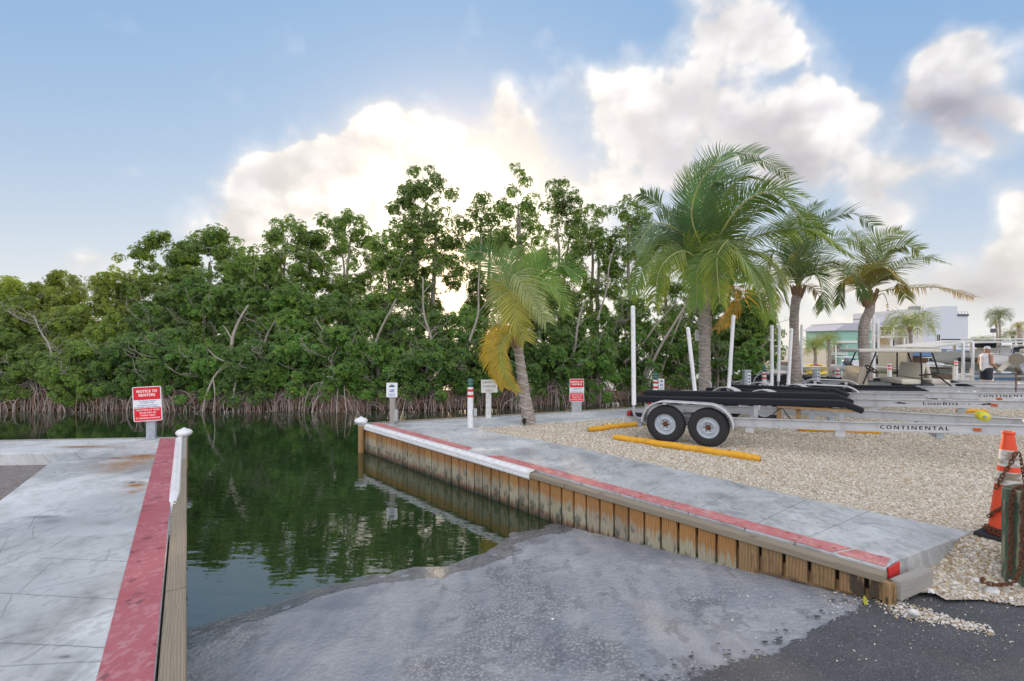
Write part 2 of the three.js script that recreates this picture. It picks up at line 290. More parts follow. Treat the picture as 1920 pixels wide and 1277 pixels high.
// the asphalt of the car park, lapped over the head of the ramp
const asphaltMap = texture(1024, 1024, (u, v) => { const a = n2(u * 200, v * 200, 200, 101), b = fbm(u * 90, v * 90, 90, 3, 103), m = fbm(u * 6, v * 6, 6, 4, 106); let c = mixc([0.05, 0.053, 0.06], [0.125, 0.128, 0.135], clamp(0.6 * m + 0.5 * b)); return mixc(c, [0.34, 0.33, 0.31], sstep(0.8, 0.95, a) * 0.6); }, { repeat: [1 / 1.6, 1 / 1.6] });
const asphaltMat = std(lin(1, 1, 1), 0.9, { map: asphaltMap, bumpMap: texture(512, 512, (u, v) => fbm(u * 90, v * 90, 90, 3, 111), { color: false, repeat: [1 / 0.8, 1 / 0.8] }), bumpScale: 0.012 });
const onRamp = (px, py) => { let y = -0.25, p; for (let i = 0; i < 30; i++) { p = P(px, py, y); y = lerp(y, rampY(p.x, p.z), 0.6); } return p; };
{
  const edge = [], rr = rng(55), line = [[1100, 1420], [1220, 1310], [1300, 1275], [1370, 1252], [1452, 1222], [1510, 1196], [1565, 1168], [1610, 1150], [1640, 1118], [1700, 1085], [1780, 1060], [1990, 1050]];
  for (let i = 0; i < line.length - 1; i++) for (let k = 0; k < 16; k++) { const t = k / 16; edge.push(onRamp(lerp(line[i][0], line[i + 1][0], t) + (rr() - 0.5) * 16, lerp(line[i][1], line[i + 1][1], t) + (rr() - 0.5) * 9 + 26 * (fbm(i + t, 0.5, 64, 3, 5) - 0.5))); }
  const pts = [...edge, V(6.9, 0, -3.2), V(7.5, 0, 2.9), V(-2, 0, 2.9)];
  struct('asphalt_apron', sheet(pts, (x, z) => rampY(x, z) + 0.018), asphaltMat);
  const isl = []; for (let k = 0; k < 110; k++) { const i = Math.floor(rr() * (edge.length - 18)), c = edge[i].clone().add(V(-(rr() * rr()) * 0.3, 0, -(rr() * rr()) * 0.3)), r0 = 0.005 + 0.02 * rr() * rr(), b = []; for (let q = 0; q < 9; q++) { const a = q / 9 * 6.283, r = r0 * (0.5 + 0.9 * rr()); b.push(V(c.x + Math.cos(a) * r * 1.5, 0, c.z + Math.sin(a) * r)); } isl.push(sheet(b.reverse(), (x, z) => rampY(x, z) + 0.0185)); }
  const worn = mesh('asphalt_scraps', isl, asphaltMat); worn.userData.kind = 'stuff'; worn.userData.label = 'crumbled scraps of dark asphalt along the head of the ramp';
  struct('car_park', [sheet([V(-1.7, 0, 2.2), V(9, 0, -4.4), V(60, 0, -4), V(60, 0, 60), V(-60, 0, 60), V(-60, 0, -3.6), V(-12.4, 0, -3.6), V(-3, 0, -0.5)], -0.035)], asphaltMat);
}
// ---- left dock
const LD = { red0: P(180, 1277), red1: P(300, 822), wood0: P(290, 1277), wood1: P(333, 820), out0: P(340, 1277), out1: P(347, 820) };
const along = (a, b, t) => a.clone().lerp(b, t);
function concreteCanvas(size, res, sd, x0, z0, marks, stains) {           // one unrepeated map of a slab: mottled grey, trowel marks, scratches, rust
  return canvasTexture(res, res, (c, w, h) => {
    const im = c.createImageData(w, h), d = im.data;
    for (let y = 0, o = 0; y < h; y++) for (let x = 0; x < w; x++, o += 4) {
      const X = x / w * size, Z = (1 - y / h) * size, big = fbm(X * 0.7, Z * 0.7, 256, 3, sd), mid = fbm(X * 3.2 + big * 3, Z * 2.1, 256, 4, sd + 4), fine = fbm(X * 22, Z * 17, 512, 3, sd + 8), sp = n2(X * 70, Z * 70, 512, sd + 11);
      let k = 0.465 + 0.34 * (big - 0.5) + 0.46 * (mid - 0.5) + 0.2 * (fine - 0.5);
      k -= 0.2 * sstep(0.53, 0.66, mid * 0.6 + fine * 0.4) + 0.12 * sstep(0.9, 0.97, sp);
      k += 0.10 * sstep(0.5, 0.7, fbm(X * 1.7 + 9, Z * 2.6, 256, 3, sd + 14));
      let r = k * 0.965, g = k * 1.0, b = k * 1.005;
      for (const s of stains) { const dx = (X - s[0]) / s[2], dz = (Z - s[1]) / s[3], q = Math.exp(-(dx * dx + dz * dz)) * sstep(0.3, 0.62, mid * 0.6 + fine * 0.5) * s[4]; r = lerp(r, s[5], q); g = lerp(g, s[6], q); b = lerp(b, s[7], q); }
      d[o] = LUT[Math.round(clamp(r) * 4096)]; d[o + 1] = LUT[Math.round(clamp(g) * 4096)]; d[o + 2] = LUT[Math.round(clamp(b) * 4096)]; d[o + 3] = 255;
    }
    c.putImageData(im, 0, 0);
    const rr = rng(sd), X = (p) => (p.x - x0) / size * w, Y = (p) => h - (p.z - z0) / size * h;
    c.lineCap = 'round';
    for (const [a, b, wd] of marks) {
      c.strokeStyle = 'rgba(84,90,94,.62)'; c.lineWidth = (wd ?? 1.6) * 0.62; c.beginPath();
      const n = 14; for (let i = 0; i <= n; i++) { const x = lerp(X(a), X(b), i / n) + (i && i < n ? (rr() - 0.5) * 1.2 : 0), y = lerp(Y(a), Y(b), i / n) + (i && i < n ? (rr() - 0.5) * 1.2 : 0); i ? c.lineTo(x, y) : c.moveTo(x, y); } c.stroke();
    }
    for (let i = 0; i < 260; i++) { c.strokeStyle = `rgba(60,66,72,${0.12 + 0.3 * rr()})`; c.lineWidth = 0.8 + 1.6 * rr(); const x = rr() * w, y = rr() * h, a = rr() * 6.3, l = 3 + rr() * rr() * 46; c.beginPath(); c.moveTo(x, y); c.quadraticCurveTo(x + Math.cos(a) * l * 0.5 + rr() * 6, y + Math.sin(a) * l * 0.5 + rr() * 6, x + Math.cos(a) * l, y + Math.sin(a) * l); c.stroke(); }
  });
}
const concBump = texture(1024, 1024, (u, v) => 0.5 * fbm(u * 14, v * 14, 14, 4, 120) + 0.5 * fbm(u * 120, v * 120, 120, 3, 124), { color: false, repeat: [1 / 2.5, 1 / 2.5] });
const redMap = texture(1024, 1024, (u, v) => {
  const big = fbm(u * 5, v * 5, 5, 4, 130), mid = fbm(u * 30, v * 30, 30, 4, 134), fine = n2(u * 200, v * 200, 200, 136);
  let c = mixc([0.36, 0.075, 0.09], [0.46, 0.15, 0.17], clamp(big * 0.9 + 0.4 * (mid - 0.5)));
  c = mixc(c, [0.56, 0.34, 0.36], sstep(0.5, 0.7, mid * 0.55 + 0.45 * n2(u * 90, v * 60, 90, 137)) * 0.34 * sstep(0.35, 0.6, big));
  return mixc(c, [0.16, 0.04, 0.05], sstep(0.66, 0.78, fbm(u * 22, v * 22, 22, 4, 139)) * 0.7);
}, { repeat: [1 / 2.2, 1 / 2.2] });
const redMat = std(lin(1, 1, 1), 0.6, { map: redMap, bumpMap: concBump, bumpScale: 0.008 });
const redBright = std(lin(1, 1, 1), 0.6, { map: texture(512, 512, (u, v) => { const m = fbm(u * 16, v * 16, 16, 4, 150), f = fbm(u * 70, v * 70, 70, 2, 151); let c = mixc([0.47, 0.12, 0.12], [0.57, 0.26, 0.25], m); c = mixc(c, [0.62, 0.42, 0.40], sstep(0.56, 0.72, f * 0.5 + m * 0.5) * 0.45); return mixc(c, [0.2, 0.04, 0.04], sstep(0.7, 0.8, fbm(u * 26, v * 26, 26, 3, 155)) * 0.7); }, { repeat: [1 / 1.5, 1 / 1.5] }), bumpMap: concBump, bumpScale: 0.006 });
{
  const size = 14, x0 = -14.5, z0 = -10.2, loc = (px, py) => { const p = P(px, py); return [p.x - x0, p.z - z0]; };
  const L = (a, b, c, d, w) => [P(a, b), P(c, d), w];
  const marks = [L(0, 1059, 94, 1028), L(94, 1028, 131, 1003), L(70, 1046, 243, 1053), L(33, 1112, 243, 1068), L(0, 1112, 224, 1124, 2), L(0, 1199, 220, 1145), L(0, 1206, 196, 1214, 2), L(33, 1112, 100, 1052), L(0, 1161, 23, 1115), L(0, 1000, 96, 965), L(55, 990, 66, 968), L(200, 1050, 206, 1030), L(140, 849, 152, 862, 3), L(60, 1010, 64, 985), L(0, 1035, 16, 1005), L(-20, 1250, 190, 1240), L(110, 985, 60, 1010)];
  const st = (px, py, rx, rz, k, c) => [...loc(px, py), rx, rz, k, ...c], rust = [0.32, 0.17, 0.06], dkr = [0.16, 0.06, 0.035];
  const stains = [st(150, 838, .35, .05, 1.3, dkr), st(168, 838, .5, .1, 1, rust), st(265, 855, .22, .09, 1.4, dkr), st(270, 858, .4, .2, 1, rust), st(240, 870, .4, .22, .9, rust), st(218, 882, .25, .2, .7, rust), st(205, 859, .3, .04, 1.3, dkr), st(250, 905, .1, .05, 1.5, dkr), st(253, 910, .14, .08, 1.2, rust), st(250, 922, .1, .18, 1, rust), st(230, 800 + 40, .2, .03, 1, [0.2, 0.2, 0.2]), st(95, 978, .14, .08, 1.3, [0.2, 0.215, 0.23]), st(80, 970, .2, .05, 1.2, [0.2, 0.215, 0.23]), st(120, 1232, .07, .02, 1.2, [0.2, 0.2, 0.2]), st(120, 1262, .06, .02, 1.2, [0.2, 0.2, 0.2]), st(120, 985, .9, .35, .6, [0.32, 0.35, 0.38]), st(40, 1100, .5, .3, .5, [0.36, 0.38, 0.4]), st(200, 940, .5, .3, .6, [0.34, 0.37, 0.4])];
  const mat = std(lin(1, 1, 1), 0.62, { map: concreteCanvas(size, 2048, 20, x0, z0, marks, stains), bumpMap: concBump, bumpScale: 0.009 });
  const e0 = along(LD.wood1, LD.wood0, 1.35), farL = P(-900, 842), pitA = P(118, 849), pitB = P(-320, 856), pitC = P(0, 938), pitD = along(pitA, pitC, 3.4);
  const out = [V(farL.x, 0, farL.z), LD.wood1, e0, pitD, pitA, V(pitB.x - 8, 0, pitB.z + 0.35)];
  const dock = thing('concrete_dock', 'mottled grey concrete dock on the left with rust stains and a dull red edge stripe', 'dock');
  const g = slab(out.reverse(), 0, 0.32, 0.014); planarUV(g, x0, z0, size, size); mesh('slab', g, mat, dock);
  const strip = sheet([along(LD.red1, LD.red0, -0.003), LD.wood1.clone().add(V(-0.01, 0, 0.02)), along(LD.wood1, LD.wood0, 1.35), along(LD.red1, LD.red0, 1.35)], 0.004);
  mesh('painted_stripe', strip, redMat, dock);
  // timber edge: cap boards end to end, piles and a face of boards below
  const dir = LD.out0.clone().sub(LD.out1).normalize(), ang = Math.atan2(-dir.z, dir.x), L0 = LD.out1.distanceTo(LD.out0), nrm = V(-dir.z, 0, dir.x);
  if (nrm.x < 0) nrm.negate();
  const wd = 0.135, cap = thing('timber_bulkhead', 'worn timber bulkhead with a flat cap along the left dock', 'bulkhead', LD.wood1.clone().addScaledVector(nrm, 0.012 + wd / 2), ang);
  let at = 0.02;
  for (const len of [2.1, 2.55, 2.35, 2.4, 2.4]) {
    if (at > L0 * 1.3) break;
    const b = bx(len - 0.008, 0.07, wd, at + len / 2, -0.03, 0, 0.008); woodUV(b); mesh('cap_board', b, at < 1 ? M.greyWood : M.capWood, cap); at += len;
  }
  const np = Math.floor(L0 * 1.3 / 0.215);
  for (let i = 0; i < np; i++) { const b = bx(0.185, 1.25, 0.045, 0.11 + i * 0.215, -0.7, 0.02, 0.006); mesh('plank', b, plankMat(i), cap); }
  const fe = Math.atan2(-(farL.z - LD.wood1.z), farL.x - LD.wood1.x), el = farL.distanceTo(LD.wood1);
  const ec = thing('edge_board', 'low timber edging along the far side of the left dock', 'edging', LD.wood1.clone().setY(0), fe);
  mesh('board', woodUV(bx(el, 0.06, 0.1, el / 2 - 0.02, -0.018, -0.052, 0.008)), M.greyWood, ec); mesh('wall_board', bx(el, 1.3, 0.05, el / 2 - 0.02, -0.7, -0.05, 0.008), M.greyWood, ec);
  struct('gravel_pit', sheet([V(pitA.x + 0.4, 0, pitA.z - 0.6), V(-40, 0, -9), V(-40, 0, 4), V(e0.x, 0, e0.z), V(pitD.x + 0.5, 0, pitD.z), V(pitA.x + 0.5, 0, pitA.z)], -0.2), std(lin(1, 1, 1), 0.95, { map: texture(512, 512, (u, v) => { const a = n2(u * 120, v * 120, 120, 160), b = fbm(u * 20, v * 20, 20, 4, 161); return mixc(mixc([0.14, 0.125, 0.115], [0.29, 0.27, 0.25], b), [0.4, 0.38, 0.35], sstep(0.75, 0.95, a) * 0.5); }), bumpMap: roughBump, bumpScale: 0.02 }));
  // white vinyl bumper on the outer face, sagging at its near end
  const bl = thing('dock_bumper', 'white ribbed vinyl bumper sagging off the edge of the left dock', 'bumper', LD.out1.clone(), ang), pts = [], rad = [], ribs = [];
  for (let i = 0; i <= 60; i++) { const t = i / 60, x = -0.05 + t * 5.65, sag = sstep(0.72, 0.9, t); pts.push(V(x, -0.03 - sag * 0.06, 0.095 + sag * 0.05)); rad.push(i === 0 || i === 60 ? 0.03 : 0.066); }
  mesh('bumper_tube', limb(pts, rad, 12), M.pvc, bl);
  for (let i = 0; i < 58; i++) ribs.push(bx(0.035, 0.014, 0.03, pts[i + 1].x, pts[i + 1].y + 0.062, pts[i + 1].z - 0.03, 0.003));
  mesh('nail_ribs', ribs, M.whiteDirty, bl);
  // far corner piling under a white cap
  pileCap(Q(345, 803, 9.42).setY(0), 'white mushroom shaped cap on the corner piling of the left dock');
}
function pileCap(p, label) {
  const t = thing('piling', label, 'piling', p);
  mesh('pile', cyl(0.065, 0.065, 1.75, 0, -0.86, 0, 14), M.postWood, t);
  mesh('pile_cap', lathe([[0.0, 0.225], [0.035, 0.222], [0.045, 0.2], [0.09, 0.19], [0.14, 0.168], [0.17, 0.13], [0.175, 0.105], [0.165, 0.075], [0.13, 0.04], [0.08, 0.02], [0.08, -0.01]].map(([a, b]) => [a * 0.82, b * 0.85]).reverse(), 28), M.pvc, t);
}
// bulkhead planks: tannin-stained above, bleached in the middle, dark and weedy at the water (bands with ragged outlines)
function plankMaps() {
  return [0, 1, 2, 3, 4, 5].map((k) => texture(128, 512, (u, v) => {
    const y = -1.32 + v * 1.3, w = u * 9 + 1.2 * fbm(u * 2, v * 3, 8, 3, k), g = fbm(w * 6, v * 5, 64, 4, k + 205), f = n2(u * 130, v * 12, 256, k), ring = 0.5 + 0.5 * Math.sin(w * 8 + k), ds = 0.5 * ring + 0.5 * g;
    const rag = (fbm(u * 14 + k, v * 4, 64, 4, 220 + k) - 0.5) * 0.3;
    let c;
    if (k < 4) {
      c = mixc([0.44, 0.40, 0.29], [0.30, 0.27, 0.18], ds);
      c = mixc(c, mixc([0.46, 0.25, 0.09], [0.27, 0.125, 0.035], ds), sstep(-0.34, -0.24, y + rag));
      c = mixc(c, [0.36, 0.36, 0.29], sstep(0.55, 0.8, g) * sstep(-0.2, -0.35, y) * 0.6);
      c = mixc(c, [0.19, 0.10, 0.045], sstep(-0.46, -0.54, y + rag * 0.6) * 0.85);
      c = mixc(c, [0.03, 0.035, 0.03], sstep(-0.53, -0.6, y + rag * 0.5) * 0.95);
      c = mixc(c, [0.07, 0.09, 0.07], sstep(0.55, 0.68, fbm(u * 5 + k * 3, v * 9, 64, 4, 230 + k)) * sstep(-0.28, -0.45, y + rag) * 0.75);
    } else {
      c = mixc([0.42, 0.275, 0.13], [0.2, 0.12, 0.05], ds);
      c = mixc(c, [0.05, 0.04, 0.03], sstep(0.5, 0.68, fbm(u * 3 + k * 5, v * 7, 64, 4, 240 + k)) * (k === 5 ? 0.9 : 0.55));
    }
    const kx = (u - 0.3 - 0.1 * k) * 4, ky = (y + 0.45 + 0.07 * k) * 22, knot = Math.exp(-(kx * kx + ky * ky) * 5); c = mixc(c, [0.08, 0.045, 0.02], knot * 0.8);
    return mixc(c, [c[0] * 0.55, c[1] * 0.55, c[2] * 0.55], sstep(0.7, 0.9, f) * 0.45);
  }, { clampEdge: false }));
}

function plankMat(i, dry = false, burnt = false) {
  plankSet ??= plankMaps().map((m) => std(lin(1, 1, 1), 0.85, { map: m, bumpMap: woodBump, bumpScale: 0.004 }));
  return burnt ? plankSet[5] : dry ? plankSet[4] : plankSet[i % 4];
}
// ---- right dock
const S0 = P(690, 795), S1 = P(1660, 1065), sdir = S1.clone().sub(S0).normalize(), sn = V(-sdir.z, 0, sdir.x);       // front edge of the slab; sn points to the ramp
if (sn.x > 0) sn.negate();
const SL = S0.distanceTo(S1), frontAt = (s) => S0.clone().addScaledVector(sdir, s);
const gravelEdge = [[893, 803], [933, 812], [1000, 823], [1095, 841], [1190, 862], [1290, 884], [1401, 909], [1514, 935], [1629, 958], [1720, 978], [1825, 998]].map(([a, b]) => P(a, b));
{
  const size = 11, x0 = -4, z0 = -14, stain = (px, py, rx, rz, k, c) => { const p = P(px, py); return [p.x - x0, p.z - z0, rx, rz, k, ...c]; };
  const mat = std(lin(1, 1, 1), 0.6, { map: concreteCanvas(size, 1024, 31, x0, z0, [[P(1540, 920 + 30), P(1700, 1010)], [P(1130, 880), P(1150, 890)]], [stain(910, 843, .28, .16, 1.6, [0.66, 0.66, 0.64]), stain(1600, 1040, .6, .1, .8, [0.62, 0.62, 0.6]), stain(800, 815, .6, .3, .5, [0.62, 0.63, 0.64]), stain(1300, 900, .8, .5, .5, [0.4, 0.42, 0.45])]), bumpMap: concBump, bumpScale: 0.006 });
  const dock = thing('concrete_walkway', 'pale concrete walkway of joined panels beside the ramp on the right', 'dock');
  const put = (n, pts, y, th, b) => { const g = slab(pts, y, th, b); planarUV(g, x0, z0, size, size); return mesh(n, g, mat, dock); };
  const C1 = P(1683, 1050), C2 = P(1825, 998);
  const joints = [[690, 795, 893, 803], [800, 825.5, 940, 813.5], [900, 853.3, 1000, 823], [990, 878, 1095, 841], [1090, 906, 1190, 862], [1190, 934, 1290, 884], [1290, 961.7, 1401, 909], [1396, 991, 1514, 935], [1490, 1017, 1629, 958], [1660, 1065, 1825, 998]];
  const jp = joints.map(([a, b, c, d]) => [P(a, b), P(c, d)]);
  for (let i = 0; i < jp.length - 1; i++) {
    let [a, b] = jp[i], [c, d] = jp[i + 1]; const e = 0.005;
    const last = i === jp.length - 2;
    const A = a.clone().lerp(c, e / a.distanceTo(c)), B = b.clone().lerp(d, e / b.distanceTo(d)), C = c.clone().lerp(a, e / c.distanceTo(a)), D = d.clone().lerp(b, e / d.distanceTo(b));
    put('panel', last ? [A, S1, C1, D, B] : [A, C, D, B], 0, 0.3, 0.008);
  }
  // the walkway turns the corner and follows the sea wall
  const o0 = P(690, 795).clone().add(V(0.006, 0, -0.01)), wall = (x) => V(x, 0, -(10.93 + 0.378 * (x + 3.28))), inner = (x) => V(x, 0, -(10.45 + 0.46 * (x + 0.6)));
  put('panel', [o0, P(893, 803).add(V(0.004, 0, -0.012)), V(0.9, 0, -11.15), wall(0.55)].reverse(), 0, 0.3, 0.008);
  let xs = [0.9, 3.2, 6, 9, 12.5, 16, 20, 26];
  for (let i = 0; i < xs.length - 1; i++) { const a = xs[i] + 0.006, b = xs[i + 1] - 0.006; put('panel', [V(a, 0, Math.min(inner(a).z, -11.13 - (a - 0.9) * 0.36)), V(b, 0, -11.13 - (b - 0.9) * 0.36), wall(b - 0.36), wall(a - 0.36)].reverse(), 0, 0.3, 0.008); }
  mesh('bed', slab([frontAt(0.08).addScaledVector(sn, -0.03), frontAt(SL - 0.05).addScaledVector(sn, -0.03), C2, ...gravelEdge.slice(0, -1).reverse().map((p) => p.clone().add(V(-0.05, 0, 0.02)))].reverse(), -0.012, 0.4, 0), std(lin(0.3, 0.3, 0.29), 0.9), dock);
  // red stripe along the edge, worn away in one place
  const stripe = (s0, s1, ragged0, ragged1, sd) => {
    const rr = rng(sd), w = 0.235, pts = [], n = Math.ceil((s1 - s0) / 0.06);
    for (let i = 0; i <= n; i++) { const s = lerp(s0, s1, i / n); pts.push(frontAt(s).addScaledVector(sn, -0.012 - 0.012 * rr())); }
    for (let i = n; i >= 0; i--) { const s = lerp(s0, s1, i / n) + (i === n ? ragged1 : i === 0 ? ragged0 : 0); pts.push(frontAt(s).addScaledVector(sn, -w - 0.014 * rr())); }
    return sheet(pts.reverse(), 0.004);
  };
  const sAt = (px, py) => P(px, py).sub(S0).dot(sdir);
  mesh('painted_stripe', stripe(0.02, sAt(872, 846), 0.0, -0.1, 3), redBright, dock);
  mesh('painted_stripe', stripe(sAt(905, 855), sAt(1560, 1037), 0.25, 0.1, 4), redBright, dock);
  mesh('painted_stripe', stripe(sAt(1566, 1039), SL - 0.004, 0.1, 0.0, 6), redBright, dock);
  mesh('painted_corner', [bx(0.225, 0.13, 0.012, 0, 0, 0, 0.003).rotateY(Math.atan2(-(C1.z - S1.z), C1.x - S1.x) ).translate((S1.x + C1.x) / 2 + 0.012, -0.066, (S1.z + C1.z) / 2 + 0.012)], std(lin(0.66, 0.035, 0.03), 0.5, { map: grainMap }), dock);

  // ---- timber bulkhead below it
  const ang = Math.atan2(-sdir.z, sdir.x), bh = thing('timber_bulkhead', 'orange stained timber bulkhead of upright planks beside the ramp on the right', 'bulkhead', S0.clone(), ang);
  const side = sn.clone().applyAxisAngle(V(0, 1, 0), -ang).z > 0 ? 1 : -1;                          // local z towards the ramp
  const pitch = 0.212, cnt = Math.floor((SL - 0.06) / pitch), rr = rng(12);
  for (let i = 0; i <= cnt; i++) {
    const s = 0.09 + i * pitch, w = lerp(0.196, 0.178, i / cnt) + (rr() - 0.5) * 0.008, p = frontAt(s).addScaledVector(sn, 0.12), ry = rampY(p.x, p.z), bottom = Math.max(-1.32, i > cnt - 5 ? ry + 0.03 : ry - 0.03), top = -0.088;
    const h = top - bottom, g = bx(w, h, 0.045, 0, 0, 0, 0.005), uv = g.attributes.uv, q = g.attributes.position, off = rr(), fl = rr() < 0.5 ? -1 : 1;
    for (let k = 0; k < q.count; k++) uv.setXY(k, off + fl * q.getX(k) * 3.2 + q.getZ(k) * 2, (q.getY(k) + (top + bottom) / 2 + 1.32) / 1.3);
    g.translate(s, (top + bottom) / 2, side * (0.075 + (rr() - 0.5) * 0.01));
    const shade = 0.8 + 0.35 * rr(), m = plankMat(Math.floor(rr() * 4), i > cnt - 6, i > cnt - 2).clone(); m.color = lin(shade, shade * (0.96 + 0.06 * rr()), shade);
    mesh('plank', g, m, bh);
  }
  mesh('waler', woodUV(bx(SL, 0.19, 0.045, SL / 2, -0.3, side * 0.024, 0.005)), M.postWood, bh);
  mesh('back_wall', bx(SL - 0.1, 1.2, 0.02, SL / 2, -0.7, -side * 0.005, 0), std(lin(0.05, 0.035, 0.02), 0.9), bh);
  let at = 0.0;
  for (const len of [2.95, 3.05, SL + 0.02 - 6.0]) { mesh('cap_board', woodUV(bx(len - 0.008, 0.065, 0.125, at + len / 2, -0.052, side * 0.068, 0.008)), M.capWood, bh); at += len; }
  // end block across the corner
  const eb = thing('end_beam', 'short weathered timber beam across the near end of the right bulkhead', 'beam', S1.clone().add(V(0.03, 0, 0.06)), Math.atan2(-(C2.z - C1.z), C2.x - C1.x));
  mesh('beam', woodUV(bx(0.5, 0.15, 0.085, 0.2, -0.125, 0.03, 0.008)), M.greyWood, eb);
  mesh('end_post', bx(0.1, 0.32, 0.05, -0.085, -0.22, 0.0, 0.006), plankMat(0, true, true), eb);
  // white bumper rail
  const len = sAt(1002, 884) + 0.02, br = thing('dock_bumper', 'long white vinyl bumper rail on the right bulkhead edge', 'bumper', S0.clone(), ang);
  const prof = [[0.01, 0.012], [0.05, 0.02], [0.1, 0.012], [0.128, -0.015], [0.132, -0.045], [0.118, -0.06], [0.128, -0.075], [0.128, -0.1], [0.112, -0.118], [0.1, -0.12], [0.1, -0.02], [0.01, -0.012]];
  const sh = new THREE.Shape(prof.map(([a, b]) => new THREE.Vector2(a, b))), rg = tidy(new THREE.ExtrudeGeometry(sh, { depth: len, bevelEnabled: false, steps: 40 }));
  rg.applyMatrix4(new THREE.Matrix4().makeBasis(V(0, 0, side), V(0, 1, 0), V(1, 0, 0))); if (side > 0) { const ix = rg.index.array; for (let i = 0; i < ix.length; i += 3) { const t = ix[i]; ix[i] = ix[i + 1]; ix[i + 1] = t; } rg.computeVertexNormals(); }
  rg.translate(-0.04, 0.012, 0.02 * side); mesh('bumper_rail', boxUV(rg), M.pvc, br);
  pileCap(P(677, 797).setY(0.0), 'white mushroom shaped cap on the corner piling of the right dock');
  // the sea wall on the canal side
  const w0 = V(-3.3, 0, -10.96), w1 = wall(26).add(V(0, 0, -0.04)), wl = w0.distanceTo(w1), wa = Math.atan2(-(w1.z - w0.z), w1.x - w0.x), sw = thing('edge_board', 'low timber edging along the canal side of the right walkway', 'edging', w0, wa);
  mesh('board', woodUV(bx(wl, 0.06, 0.11, wl / 2, -0.018, -0.055, 0.008)), M.capWood, sw); mesh('wall_board', bx(wl, 1.3, 0.05, wl / 2, -0.7, -0.04, 0.008), M.greyWood, sw);
}
